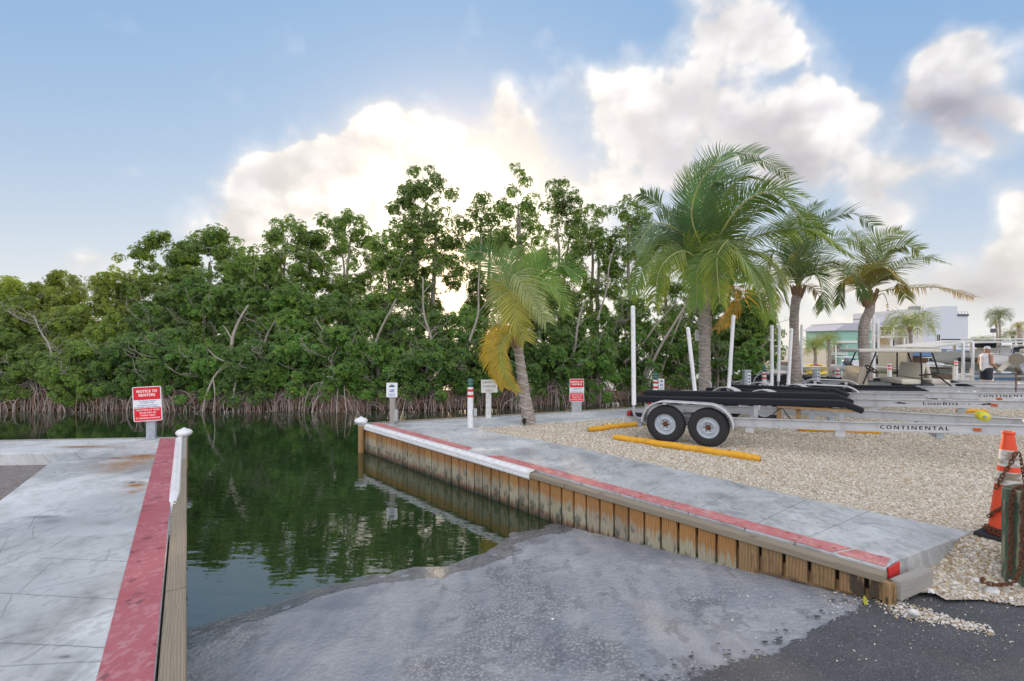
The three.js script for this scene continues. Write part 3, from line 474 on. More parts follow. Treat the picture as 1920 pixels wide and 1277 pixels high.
// ---- white shell gravel
const gravelY = (x, z) => { const d = -z, t = d > 6 ? 0 : sstep(4.75, 3.75, d + 1.3 * (x - 4.4)) * sstep(5.4, 4.9, d); return Math.max(-0.022 - 0.17 * t + 0.018 * (n2(x * 2.2, z * 2.2) - 0.5), d < 6 ? rampY(x, z) + 0.035 : -9); };
{
  const endA = P(1683, 1052), poly = [...gravelEdge.slice(0, -1), P(1825, 998).add(V(-0.02, 0, 0)), endA.clone().add(V(-0.05, 0, 0)), onRamp(1640, 1102), onRamp(1700, 1118), onRamp(1790, 1128), onRamp(1930, 1130), V(6, 0, -3.75), V(30, 0, -4.2), V(30, 0, -21.8), V(12.5, 0, -15.4), V(0.9, 0, -11.25)];
  const gmap = texture(1024, 1024, (u, v) => {                            // cells of shell grit, faint crevice shade painted between them
    const S = 90, x = u * S, y = v * S, xi = Math.floor(x), yi = Math.floor(y); let d1 = 9, d2 = 9, id = 0;
    for (let j = -1; j <= 1; j++) for (let i = -1; i <= 1; i++) { const cx = (xi + i + S) % S, cy = (yi + j + S) % S, h = TAB[(cx * 131 + cy * 917) & 65535], k = TAB[(cx * 331 + cy * 517 + 77) & 65535], dx = xi + i + h - x, dy = yi + j + k - y, d = dx * dx * (0.6 + k) + dy * dy * (1.4 - h * 0.6); if (d < d1) { d2 = d1; d1 = d; id = TAB[(cx * 73 + cy * 199 + 5) & 65535]; } else if (d < d2) d2 = d; }
    const gap = sstep(0.02, 0.22, Math.sqrt(d2) - Math.sqrt(d1)); let c = mixc([0.36, 0.30, 0.22], [0.70, 0.655, 0.57], id); if (id > 0.9) c = [0.3, 0.22, 0.14]; return mixc([c[0] * 0.9, c[1] * 0.86, c[2] * 0.8], c, gap);
  }, { repeat: [1 / 1.6, 1 / 1.6] });
  const gm = std(lin(1, 1, 1), 0.9, { map: gmap, bumpMap: gmap, bumpScale: 0.012 });
  // near the camera a fine grid, beyond it a plain sheet
  struct('gravel_ground', grid(-1.2, 34, 240, -22, -3.4, 160, (x, z) => gravelY(x, z), (x, z) => inside(poly, x, z)), gm);
  const stones = [], rr = rng(99), variants = [0, 1, 2].map((k) => { const g = new THREE.IcosahedronGeometry(1, 1), p = g.attributes.position; for (let i = 0; i < p.count; i++) { const x = p.getX(i), y = p.getY(i), z = p.getZ(i), f = 0.78 + 0.4 * n3(x * 1.4 + k * 9, y * 1.4, z * 1.4); p.setXYZ(i, x * f, y * f * 0.55, z * f * 0.75); } g.computeVertexNormals(); return tidy(g); });
  const cols = [[0.62, 0.59, 0.53], [0.74, 0.72, 0.68], [0.54, 0.48, 0.39], [0.48, 0.38, 0.25], [0.66, 0.62, 0.53], [0.38, 0.28, 0.17], [0.5, 0.47, 0.44]];
  const mats = variants.map(() => []), q = new THREE.Quaternion(), e = new THREE.Euler(), m4 = new THREE.Matrix4();
  const addStone = (x, y, z, s, c) => { e.set((rr() - 0.5) * 1.1, rr() * 6.3, (rr() - 0.5) * 1.1); q.setFromEuler(e); m4.compose(V(x, y, z), q, V(s, s, s)); mats[Math.floor(rr() * 3)].push([m4.clone(), c]); };
  for (let k = 0; k < 190000; k++) {
    const d = 3.7 + 10.5 * Math.pow(rr(), 1.5), x = -1 + rr() * (d * 1.1 + 1.2); if (x > d * 1.09) continue;
    if (!inside(poly, x, -d)) continue;
    const big = d < 4.9 && x > 3.2 ? 1.25 : 1, s = (0.008 + 0.011 * rr() * rr() + 0.003 * rr()) * big * (1 + 0.05 * (d - 4)), b = cols[Math.floor(rr() * (rr() < 0.35 || d < 4.8 ? 7 : 3))], t = 0.68 + 0.42 * rr();
    addStone(x, gravelY(x, -d) + s * 0.15, -d, s, [b[0] * t * 1.02, b[1] * t * 0.98, b[2] * t * 0.9]);
  }
  // loose stones that have rolled onto the asphalt and the ramp
  const spill = [[1640, 1105], [1690, 1150], [1750, 1163], [1850, 1188]];
  for (let k = 0; k < 900; k++) { const t = rr() * 3, i = Math.floor(t), f = t - i, w = (rr() + rr() - 1) * 22; const p = onRamp(lerp(spill[i][0], spill[i + 1][0], f) + (rr() - 0.5) * 30, lerp(spill[i][1], spill[i + 1][1], f) + w * (1 - 0.25 * i)), s = 0.006 + 0.013 * rr() * rr(), b = cols[Math.floor(rr() * 7)]; addStone(p.x, rampY(p.x, p.z) + 0.02 + s * 0.3, p.z, s, b); }
  for (let k = 0; k < 260; k++) { const p = onRamp(1340 + rr() * 580, 1120 + rr() * rr() * 150), s = 0.003 + 0.007 * rr() * rr(), b = cols[Math.floor(rr() * 7)]; addStone(p.x, rampY(p.x, p.z) + 0.02 + s * 0.3, p.z, s, b); }
  for (let k = 0; k < 60; k++) { const p = onRamp(1560 + rr() * 110, 1095 + rr() * 60), s = 0.006 + 0.012 * rr() * rr(), b = cols[Math.floor(rr() * 7)]; addStone(p.x, rampY(p.x, p.z) + 0.02 + s * 0.3, p.z, s, b); }
  for (let k = 0; k < 700; k++) { const t = rr(), p = onRamp(lerp(1640, 1930, t) + (rr() - 0.5) * 20, lerp(1106, 1133, t) + (rr() - 0.6) * 26), s = 0.008 + 0.013 * rr() * rr(), b = cols[Math.floor(rr() * 7)], g = 0.7 + 0.4 * rr(); addStone(p.x, Math.max(rampY(p.x, p.z) + 0.02, gravelY(p.x, p.z)) + s * 0.3, p.z, s, b.map((q) => q * g)); }
  const lump = [[1830, 1070, .045], [1860, 1092, .05], [1712, 1130, .05], [1790, 1075, .03], [1905, 1080, .05], [1745, 1090, .03]];
  const root = new THREE.Group(); root.name = 'gravel_stones'; root.userData.kind = 'stuff'; root.userData.label = 'loose white and tan shell gravel stones';
  scene.add(root);
  for (const [px, py, s] of lump) { const p = P(px, py, -0.1); p.y = gravelY(p.x, p.z); addStone(p.x, p.y + s * 0.3, p.z, s, [0.72, 0.71, 0.69]); }
  const stoneMat = std(lin(1, 1, 1), 0.85, { map: grainMap });
  mats.forEach((list, k) => { const im = new THREE.InstancedMesh(variants[k], stoneMat, list.length); im.name = 'stones'; im.userData.kind = 'stuff'; list.forEach(([m, c], i) => { im.setMatrixAt(i, m); im.setColorAt(i, lin(...c)); }); root.add(im); });
}

// ---------------------------------------------------------------- mangroves: trunks and limbs, arching prop roots, crowns of leaf rosettes
const barkMap = texture(256, 512, (u, v) => { const f = fbm(u * 8, v * 20, 16, 4, 300), g = fbm(u * 20, v * 6, 32, 3, 303); return mixc([0.26, 0.235, 0.205], [0.58, 0.54, 0.49], clamp(f * 0.7 + g * 0.5 - 0.1)); }, { repeat: [2, 1] });
const bark = std(lin(0.8, 0.78, 0.74), 0.9, { map: barkMap, bumpMap: roughBump, bumpScale: 0.008 });
const rootMap = texture(128, 512, (u, v) => mixc([0.28, 0.22, 0.19], [0.7, 0.62, 0.57], fbm(u * 4, v * 30, 32, 4, 310)), { repeat: [2, 1] });
const rootMat = std(lin(0.85, 0.82, 0.82), 0.85, { map: rootMap });
const wetRoot = std(lin(0.62, 0.42, 0.36), 0.6, { map: rootMap });
function rosette(sd, n) {                                       // a whorl of oval, folded leaves at a twig's end
  const rr = rng(sd), pos = [], idx = [];
  for (let i = 0; i < n; i++) {
    const a = i * 2.4 + rr(), tilt = 0.15 + 0.75 * rr() + (i > n * 0.6 ? 0.5 : 0), L = 0.095 + 0.045 * rr(), w = L * 0.24, c = Math.cos(a), s = Math.sin(a), h = 0.015 * rr(), st = 0.02;
    const at = (l, side, lift) => { const o = st + l * Math.cos(tilt), y = h + l * Math.sin(tilt) * 0.8 - l * l * 2.2 + lift; return [c * o - s * side, y, s * o + c * side]; };
    const b = pos.length / 3;
    pos.push(...at(0, 0, 0), ...at(L * 0.5, w, 0.006), ...at(L * 0.55, 0, -0.002), ...at(L * 0.5, -w, 0.006), ...at(L, 0, 0));
    idx.push(b, b + 2, b + 1, b, b + 3, b + 2, b + 1, b + 2, b + 4, b + 2, b + 3, b + 4);
  }
  const g = new THREE.BufferGeometry(); g.setAttribute('position', new THREE.Float32BufferAttribute(pos, 3)); g.setIndex(idx); g.computeVertexNormals();
  return tidy(g);
}
const ROS = [rosette(1, 9), rosette(2, 11), rosette(3, 8)];
const leafMat = new THREE.MeshPhysicalMaterial({ color: lin(1, 1, 1), roughness: 0.9, transmission: 0.45, thickness: 0, side: THREE.DoubleSide, clearcoat: 0.18, clearcoatRoughness: 0.4 });
const SUNV = SUN;
function mangrove(o) {
  // o: px, d (distance), top and low (pixel rows of the crown), hw (half width in pixels), n (clumps), label, sd
  const rr = rng(o.sd), d = o.d, base = V((o.px - CX) / FOC * d, -0.6, -d), k = d / FOC, yTop = EYE + (CY - o.top) * k, yLow = EYE + (CY - o.low) * k, hw = o.hw * k;
  const t = thing('mangrove_tree', o.label, 'mangrove tree', base, 0, o.group), H = yTop + 0.6, lowH = Math.max(0.42, yLow + 0.6);
  const nodes = [], wood = [], roots = [], wet = [];
  // trunks
  const nt = o.trunks ?? (o.d - bankD(o.px) > 1.2 ? 2 : 2);
  const crown = (0.5 + 0.45 * rr()) * (0.7 + 0.5 * n2(o.px * 0.013, 2.5));
  for (let j = 0; j < nt; j++) {
    const lean = (rr() - 0.5) * (o.lean ?? 0.9) + (o.tilt ?? 0), leanz = (rr() - 0.5) * 0.5, x0 = (rr() - 0.5) * 0.5, z0 = (rr() - 0.5) * 0.4, top = H * (0.72 + 0.16 * rr()), pts = [], rad = [], r0 = (0.035 + 0.011 * H) * (0.75 + 0.5 * rr());
    let wx = 0, wz = 0; const n = 9;
    for (let i = 0; i <= n; i++) { const f = i / n; wx += (rr() - 0.5) * 0.16; wz += (rr() - 0.5) * 0.14; pts.push(V(x0 + lean * f * hw * 0.9 + wx * f, lerp(crown * (0.5 + 0.4 * rr() * (i ? 0 : 1)), top, f), z0 + leanz * f + wz * f)); rad.push(r0 * (1 - 0.72 * f)); }
    const c = curve(pts, 16); wood.push(limb(c, c.map((_, i) => r0 * (1 - 0.72 * i / 16)), 7));
    c.forEach((p, i) => { if (p.y > 0.9) nodes.push([p, r0 * (1 - 0.72 * i / 16)]); });
    // prop roots that leave the trunk and arch into the mud
    const nr = o.roots ?? 16;
    for (let i = 0; i < nr; i++) {
      const a = rr() * 6.28, reach = 0.35 + 1.15 * rr() * rr() + 0.2 * rr(), hh = 0.2 + (0.25 + 0.75 * rr()) * crown, sx = Math.cos(a) * reach, sz = Math.sin(a) * reach * 0.6 + 0.15, s = V(x0 + (rr() - 0.5) * 0.2, hh, z0), kn = 0.3 + 0.4 * rr();
      const ps = curve([s, V(x0 + sx * kn, hh + 0.10 * rr(), z0 + sz * kn), V(x0 + sx * (0.78 + 0.1 * rr()), hh * (0.5 + 0.25 * rr()), z0 + sz * 0.85), V(x0 + sx * (1.0 + 0.12 * rr()), -0.35, z0 + sz)], 9), r = 0.008 + 0.013 * rr();
      roots.push(limb(ps, ps.map((_, q) => r * (1 - 0.25 * q / 9)), 5, false));
      const forks = rr() < 0.8 ? 1 + Math.floor(rr() * 2) : 0;
      for (let q = 0; q < forks; q++) { const f = ps[3 + Math.floor(rr() * 4)], dx = (rr() - 0.5) * 1.3, w = curve([f, V(f.x + dx * 0.5, f.y * 0.92 + 0.02, f.z + 0.12 * rr()), V(f.x + dx * 0.9, f.y * 0.4, f.z + 0.2 * rr()), V(f.x + dx, -0.35, f.z + 0.25 * rr())], 7); (rr() < 0.6 ? roots : wet).push(limb(w, r * 0.8, 5, false)); }
    }
  }
  for (let i = 0; i < (o.aerial ?? 8); i++) {                     // thin roots hanging out of the low branches
    const x = (rr() - 0.5) * 2 * hw, z = 0.3 + (rr() - 0.5) * 1.0, h = 0.3 + 1.0 * rr() * rr(), q = curve([V(x, h, z - 0.1), V(x + (rr() - 0.5) * 0.3, h * 0.5, z + 0.05), V(x + (rr() - 0.5) * 0.4, -0.35, z + 0.1)], 6); (rr() < 0.5 ? roots : wet).push(limb(q, 0.006 + 0.009 * rr(), 5, false));
  }
  // bare twigs that reach out of the shade
  if (o.twigs) { const from = nodes.slice(); for (let i = 0; i < o.twigs; i++) { const a = from[Math.floor(rr() * from.length)][0], sx = (rr() - 0.5) * 1.9, uy = 0.15 + 0.6 * rr(), z = 0.5 + 0.7 * rr(), c = curve([a, V(a.x + sx * 0.45, a.y + uy * 0.3, a.z + z * 0.6), V(a.x + sx * 0.8, a.y + uy * 0.8, a.z + z), V(a.x + sx + (rr() - 0.5) * 0.3, a.y + uy * 1.5, a.z + z * 1.1)], 10), r = 0.012 + 0.016 * rr(); wood.push(limb(c, c.map((_, q) => r * (1 - 0.75 * q / 10)), 5, false)); for (let f = 0; f < 2; f++) { const b = c[4 + Math.floor(rr() * 5)], e = curve([b, V(b.x + (rr() - 0.5) * 0.5, b.y + 0.25 * rr(), b.z + 0.1), V(b.x + (rr() - 0.5) * 0.9, b.y + 0.5 * rr() - 0.05, b.z + 0.15)], 5); wood.push(limb(e, e.map((_, q) => r * 0.5 * (1 - 0.7 * q / 5)), 5, false)); } } }
  // leaf clumps in the crown, each hung on the nearest limb below it
  const clumps = [], cy = (H + lowH) / 2, ry = (H - lowH) / 2; let tries = 0;
  while (clumps.length < o.n * 1.55 && tries++ < 6000) {
    const x = (rr() * 2 - 1), y = (rr() * 2 - 1), z = (rr() * 2 - 1), q = x * x + Math.pow(Math.abs(y), 2.4) + z * z; if (q > 1 || q < 0.16) continue;
    const lump = n3(x * 2.2 + o.sd * 3.1, y * 2.6 * Math.max(1, ry / hw * 0.6), z * 2.2); if (lump < (o.gap ?? 0.36)) continue;
    clumps.push([V(x * hw + (o.tilt ?? 0) * hw * 0.5, cy + y * ry, z * Math.min(hw * 0.9, 1.3)), 0.15 + 0.19 * rr()]);
  }
  clumps.push([V((rr() - 0.5) * hw * 0.3, H - 0.15, 0), 0.2]);
  for (let i = 0; i < (o.hang ?? 0); i++) clumps.push([V((rr() * 2 - 1) * hw, 0.22 + 0.6 * rr(), 0.25 + 0.6 * rr()), 0.13 + 0.12 * rr()]);
  clumps.sort((a, b) => a[0].y - b[0].y);
  const mats = ROS.map(() => []), m4 = new THREE.Matrix4(), qt = new THREE.Quaternion(), up = V(0, 1, 0), dir = V(0, 0, 0), col = [], tone = 0.82 + 0.36 * rr();
  for (const [c, r] of clumps) {
    let best = null, bd = 1e9; for (const nd of nodes) { const p = nd[0], dd = p.distanceTo(c) + Math.max(0, p.y - c.y + 0.15) * 2.5; if (dd < bd) { bd = dd; best = nd; } }
    if (best) {
      const a = best[0], mid = a.clone().lerp(c, 0.5).add(V((rr() - 0.5) * 0.25, -0.06 - 0.1 * rr(), (rr() - 0.5) * 0.25)), ps = curve([a, mid, c], 6), br = Math.min(best[1] * 0.6, 0.012 + 0.014 * a.distanceTo(c));
      wood.push(limb(ps, ps.map((_, i) => br * (1 - 0.7 * i / 6)), 5, false));
      ps.forEach((p, i) => { if (i > 1) nodes.push([p, br * (1 - 0.7 * i / 6)]); });
    }
    const cnt = Math.round((o.leaves ?? 24) * (0.7 + 0.6 * rr()) * 1.55 * (r / 0.3) ** 2 + 5), ct = tone * (0.85 + 0.3 * rr()), young = o.bright ?? 0;  // young: sunlit yellow painted into the leaf colour, not leaf age
    for (let i = 0; i < cnt; i++) {
      dir.set(rr() * 2 - 1, rr() * 1.9 - 0.8, rr() * 2 - 1).normalize();
      const f = 0.45 + 0.6 * rr(), p = V(c.x + dir.x * r * f * 1.25, c.y + dir.y * r * f * 1.0, c.z + dir.z * r * f * 1.25), s = 0.55 + 0.6 * rr();
      dir.y += 0.35; dir.z += 0.25; dir.normalize(); qt.setFromUnitVectors(up, dir); m4.compose(p, qt, V(s, s, s));
      const y = clamp(young + 0.45 * rr() * rr()), g = ct * (0.75 + 0.5 * rr());
      mats[Math.floor(rr() * 3)].push([m4.clone(), lin(lerp(0.084, 0.33, y) * g, lerp(0.22, 0.39, y) * g, lerp(0.018, 0.022, y) * g)]);
    }
  }
  mesh('trunk', wood, o.wood ?? bark, t);
  if (roots.length) mesh('prop_roots', roots, rootMat, t).userData.kind = 'stuff';
  if (wet.length) mesh('wet_roots', wet, wetRoot, t).userData.kind = 'stuff';
  const cr = new THREE.Group(); cr.name = 'crown'; t.add(cr);
  mats.forEach((l, i) => { if (!l.length) return; const im = new THREE.InstancedMesh(ROS[i], leafMat, l.length); im.name = 'leaves'; im.userData.kind = 'stuff'; l.forEach(([m, c], k) => { im.setMatrixAt(k, m); im.setColorAt(k, c); }); cr.add(im); });
  return t;
}
{
  const back = [                                                // the tall row: [px, top, half width, low, clumps, label]
    [-60, 530, 80, 700, 60, 'low mangrove at the left border of the thicket, partly cut off'],
    [25, 522, 66, 690, 60, 'yellow green mangrove crown at the far left of the thicket'],
    [112, 510, 58, 690, 60, 'sunlit mangrove left of the gap with a white cloud in it'],
    [222, 478, 44, 660, 42, 'narrow mangrove with a loose top sprig, left of the round crowned one'],
    [310, 440, 62, 660, 75, 'round crowned mangrove above the red sign of the left dock'],
    [398, 428, 68, 640, 85, 'broad dark mangrove crown right above the tall leaning root fork'],
    [478, 462, 46, 640, 48, 'shorter mangrove between two rounded crowns, in front of the big left cloud'],
    [548, 406, 52, 640, 60, 'mangrove with a notched top in front of the left cloud, left of centre'],
    [645, 392, 66, 640, 75, 'wide mangrove crown left of the tallest one'],
    [728, 430, 40, 640, 40, 'small mangrove crown tucked in left of the tallest one'],
    [800, 311, 66, 610, 95, 'tallest mangrove of the thicket with a square leafy top'],
    [905, 366, 46, 620, 46, 'thin mangrove with bright gaps behind the small palm fronds'],
    [972, 307, 52, 610, 62, 'second tallest mangrove with a pointed top right of centre'],
    [1052, 338, 46, 610, 55, 'mangrove with a ragged flat top above the right notice sign'],
    [1112, 384, 40, 620, 42, 'dark mangrove between the ragged flat top and the big palm'],
    [1180, 366, 48, 620, 55, 'mangrove crown just left of the big palm fronds'],
    [1262, 395, 56, 640, 60, 'mangrove crown half hidden by the left fronds of the big palm'],
    [1345, 460, 56, 660, 60, 'mangrove behind the trunk of the big palm'],
    [1408, 556, 40, 690, 46, 'last mangrove at the right end of the thicket beside the open water'],
  ];
  back.forEach(([px, top, hw, low, n, label], i) => mangrove({ px, d: bankD(px) + (i > 16 ? 2.2 : 3.6) + 0.8 * ((i * 7) % 3 - 1), top, hw, low, n: Math.round(n * (px > 690 && px < 1240 ? 1.25 : 1.4)), leaves: px > 690 && px < 1200 ? 22 : 26, gap: px > 690 && px < 1240 ? 0.43 : 0.35, label, sd: 100 + i, twigs: 6, roots: 5, aerial: 2, bright: px < 240 ? 0.6 : px < 330 ? 0.3 : 0.2, tilt: px > 1200 ? 0.35 : 0, lean: px > 1200 ? 1.6 : 0.9 }));  // bright puts backlit yellow into the leaves, strongest on the left trees
  const mid = [30, 125, 215, 300, 385, 465, 545, 625, 705, 790, 872, 950, 1030, 1105, 1180, 1255, 1330, 1400];
  const mw = ['at the far left edge', 'left, third from the edge', 'left of the red sign', 'behind the red sign of the left dock', 'behind the tall root fork', 'right of the tall root fork', 'above the densest roots left of centre', 'left of the blue numbered slip sign', 'behind the blue numbered slip sign', 'left of the striped bollard', 'behind the striped bollard', 'behind the small yellow palm', 'right of the small yellow palm', 'behind the right notice sign', 'behind the first guide pole', 'left of the big palm trunk', 'right of the big palm trunk', 'at the right end of the thicket'];
  mid.forEach((px, i) => mangrove({ px, d: bankD(px) + 1.7 + 0.3 * (i % 3), top: 505 + 45 * ((i * 5) % 4) / 3 + (px > 1150 ? 30 : 0) + (px > 680 && px < 1130 ? 45 : 0) + (px < 260 ? 55 : 0), hw: 52, low: 735, n: px > 1150 ? 44 : px > 680 ? 60 : 80, leaves: 27, gap: 0.33, label: 'middle height mangrove with pale forked limbs ' + mw[i], sd: 300 + i, twigs: 9, roots: 14, aerial: 4, bright: px < 240 ? 0.4 : 0.06, tilt: px > 1200 ? 0.4 : 0, lean: px > 1100 ? 1.7 : 1.1 }));
  const front = [-20, 60, 150, 240, 318, 400, 478, 560, 640, 715, 800, 880, 965, 1040, 1115, 1190, 1270, 1350, 1415];
  const fw = ['at the left border of the water', 'over the roots at far left', 'over a pale fan of roots on the left', 'just left of the red sign', 'just right of the red sign', 'under the tall root fork', 'over brown tangled roots', 'over reddish roots left of centre', 'low over the water near the slip sign', 'behind the slip sign post', 'right of the slip sign post', 'behind the striped bollard', 'behind the small palm trunk', 'right of the small palm trunk', 'behind the right notice sign post', 'behind the nearest trailer rear', 'left of the big palm trunk base', 'right of the big palm trunk base', 'beside the open water at the right end'];
  front.forEach((px, i) => mangrove({ px, d: bankD(px) + 0.55 + 0.25 * (i % 2), top: 618 + 28 * ((i * 3) % 4) / 3, hw: 50, low: px > 1150 ? 728 : 742 + 9 * ((i * 5) % 3), n: px > 1150 ? 22 : px > 900 ? 34 : 46, leaves: 27, gap: 0.4, label: 'low leafy mangrove with arching prop roots ' + fw[i], sd: 500 + i, hang: px > 1150 ? 3 : 5, twigs: 5, roots: 20, aerial: 7, trunks: 3, bright: px < 200 ? 0.2 : 0 }));
}
// the pale root fork that stands out right of the red sign, and some bare leaning trunks
{
  const d = 16.75, b = Q(432, 772, d), W = (px, py, dz = 0) => Q(px, py, d + dz).sub(b), t = thing('leaning_mangrove', 'bare pale mangrove trunk on two tall stilt roots right of the left red sign', 'mangrove', b), g = [];
  const L = (pts, r0, r1, n = 12) => { const c = curve(pts, n); g.push(limb(c, c.map((_, i) => lerp(r0, r1, i / n)), 7)); };
  L([W(440, 684), W(434, 660), W(437, 630), W(452, 594), W(466, 572)], 0.07, 0.03); L([W(440, 684), W(410, 696), W(389, 735), W(381, 765), W(379, 776)], 0.045, 0.022); L([W(440, 684), W(443, 705), W(437, 745), W(438, 776)], 0.05, 0.025); L([W(400, 712), W(403, 740), W(399, 776)], 0.028, 0.018); L([W(434, 682), W(405, 670), W(390, 655)], 0.03, 0.014); L([W(437, 640), W(424, 618), W(418, 610)], 0.025, 0.01); L([W(437, 690), W(455, 705)], 0.04, 0.02, 4);
  mesh('trunk', g, std(lin(0.9, 0.88, 0.84), 0.85, { map: barkMap }), t);
  const leaners = [[[1195, 745], [1230, 660], [1275, 590], [1300, 545], 0.075, 'long bare trunk leaning right beside the first guide pole'], [[1232, 730], [1252, 650], [1275, 600], [1290, 550], 0.06, 'pale bare trunk leaning right behind the striped bollard with the small sign'], [[1170, 680], [1205, 640], [1230, 610], [1262, 570], 0.05, 'bare branch leaning right above the nearest trailer'], [[1380, 720], [1400, 680], [1425, 655], [1448, 625], 0.04, 'thin bare trunk leaning right at the end of the thicket'], [[1065, 700], [1075, 650], [1085, 600], [1095, 560], 0.07, 'thick upright trunk right of the small palm'], [[700, 760], [693, 690], [705, 640], [740, 560], 0.075, 'thick bent trunk in the centre of the thicket left of the slip sign'], [[800, 700], [806, 640], [795, 590], [790, 520], 0.06, 'straight grey trunk under the tallest mangrove'], [[880, 640], [893, 590], [897, 540], [900, 440], 0.05, 'slender pale trunk left of the small palm crown'], [[1120, 600], [1135, 540], [1142, 500], [1150, 460], 0.04, 'slender pale trunk right of the small palm crown'], [[100, 700], [90, 650], [75, 620], [60, 590], 0.04, 'grey branch among the leaves at far left'], [[120, 770], [135, 730], [112, 690], [85, 670], 0.055, 'pale fanned root at the left bank'], [[510, 760], [500, 700], [497, 640], [520, 590], 0.06, 'brown upright trunk left of centre'], [[600, 745], [607, 690], [615, 640], [590, 600], 0.05, 'brown trunk left of the bent one']];
  leaners.forEach(([a, bb, c, e, r, label], i) => { const dd = bankD(a[0]) + 0.35 + 0.2 * (i % 3), o = Q(a[0], a[1], dd), pts = curve([a, bb, c, e].map(([x, y], k) => Q(x + 3 * (k % 2), y, dd + 0.12 * k).sub(o)), 14), gs = [limb(pts, pts.map((_, k) => r * (1 - 0.6 * k / 14)), 7)], rr = rng(700 + i); for (let k = 0; k < 4; k++) { const s = pts[4 + Math.floor(rr() * 9)], u = 0.4 + 0.5 * rr(), sg = rr() < 0.5 ? -1 : 1, br = curve([s, V(s.x + sg * u * 0.4, s.y + u * 0.45, s.z), V(s.x + sg * u * 0.8 + 0.1, s.y + u * (0.5 + 0.5 * rr()), s.z + 0.1)], 6); gs.push(limb(br, br.map((_, q) => r * 0.35 * (1 - 0.7 * q / 6)), 5)); } const th = thing('leaning_mangrove', label, 'mangrove', o, 0); mesh('trunk', gs, bark, th); });
}

// ---------------------------------------------------------------- palms: fronds with a midrib and two rows of leaflets
const leaflet = new THREE.MeshPhysicalMaterial({ color: lin(1, 1, 1), vertexColors: true, roughness: 0.95, transmission: 0.45, thickness: 0, side: THREE.DoubleSide, clearcoat: 0.08, clearcoatRoughness: 0.4 });
const palmBark = std(lin(1, 1, 1), 0.9, { map: texture(256, 1024, (u, v) => { const ring = Math.abs(Math.sin(v * 60 + 0.9 * fbm(u * 6, v * 8, 16, 3, 330) * 3)), f = fbm(u * 14, v * 40, 64, 4, 333), c = mixc([0.22, 0.18, 0.155], [0.45, 0.39, 0.34], clamp(f * 1.1 - 0.05)); return mixc(c, [0.13, 0.11, 0.1], sstep(0.25, 0.05, ring) * 0.7); }, { repeat: [1, 0.5] }), bumpMap: texture(256, 1024, (u, v) => 0.6 * Math.abs(Math.sin(v * 60 + 0.9 * fbm(u * 6, v * 8, 16, 3, 330) * 3)) + 0.4 * fbm(u * 14, v * 40, 64, 4, 333), { color: false, repeat: [1, 0.5] }), bumpScale: 0.012 });
const fibre = std(lin(0.26, 0.17, 0.1), 0.95, { map: grainMap, bumpMap: roughBump, bumpScale: 0.01 }), rachisMat = std(lin(0.34, 0.33, 0.10), 0.55);
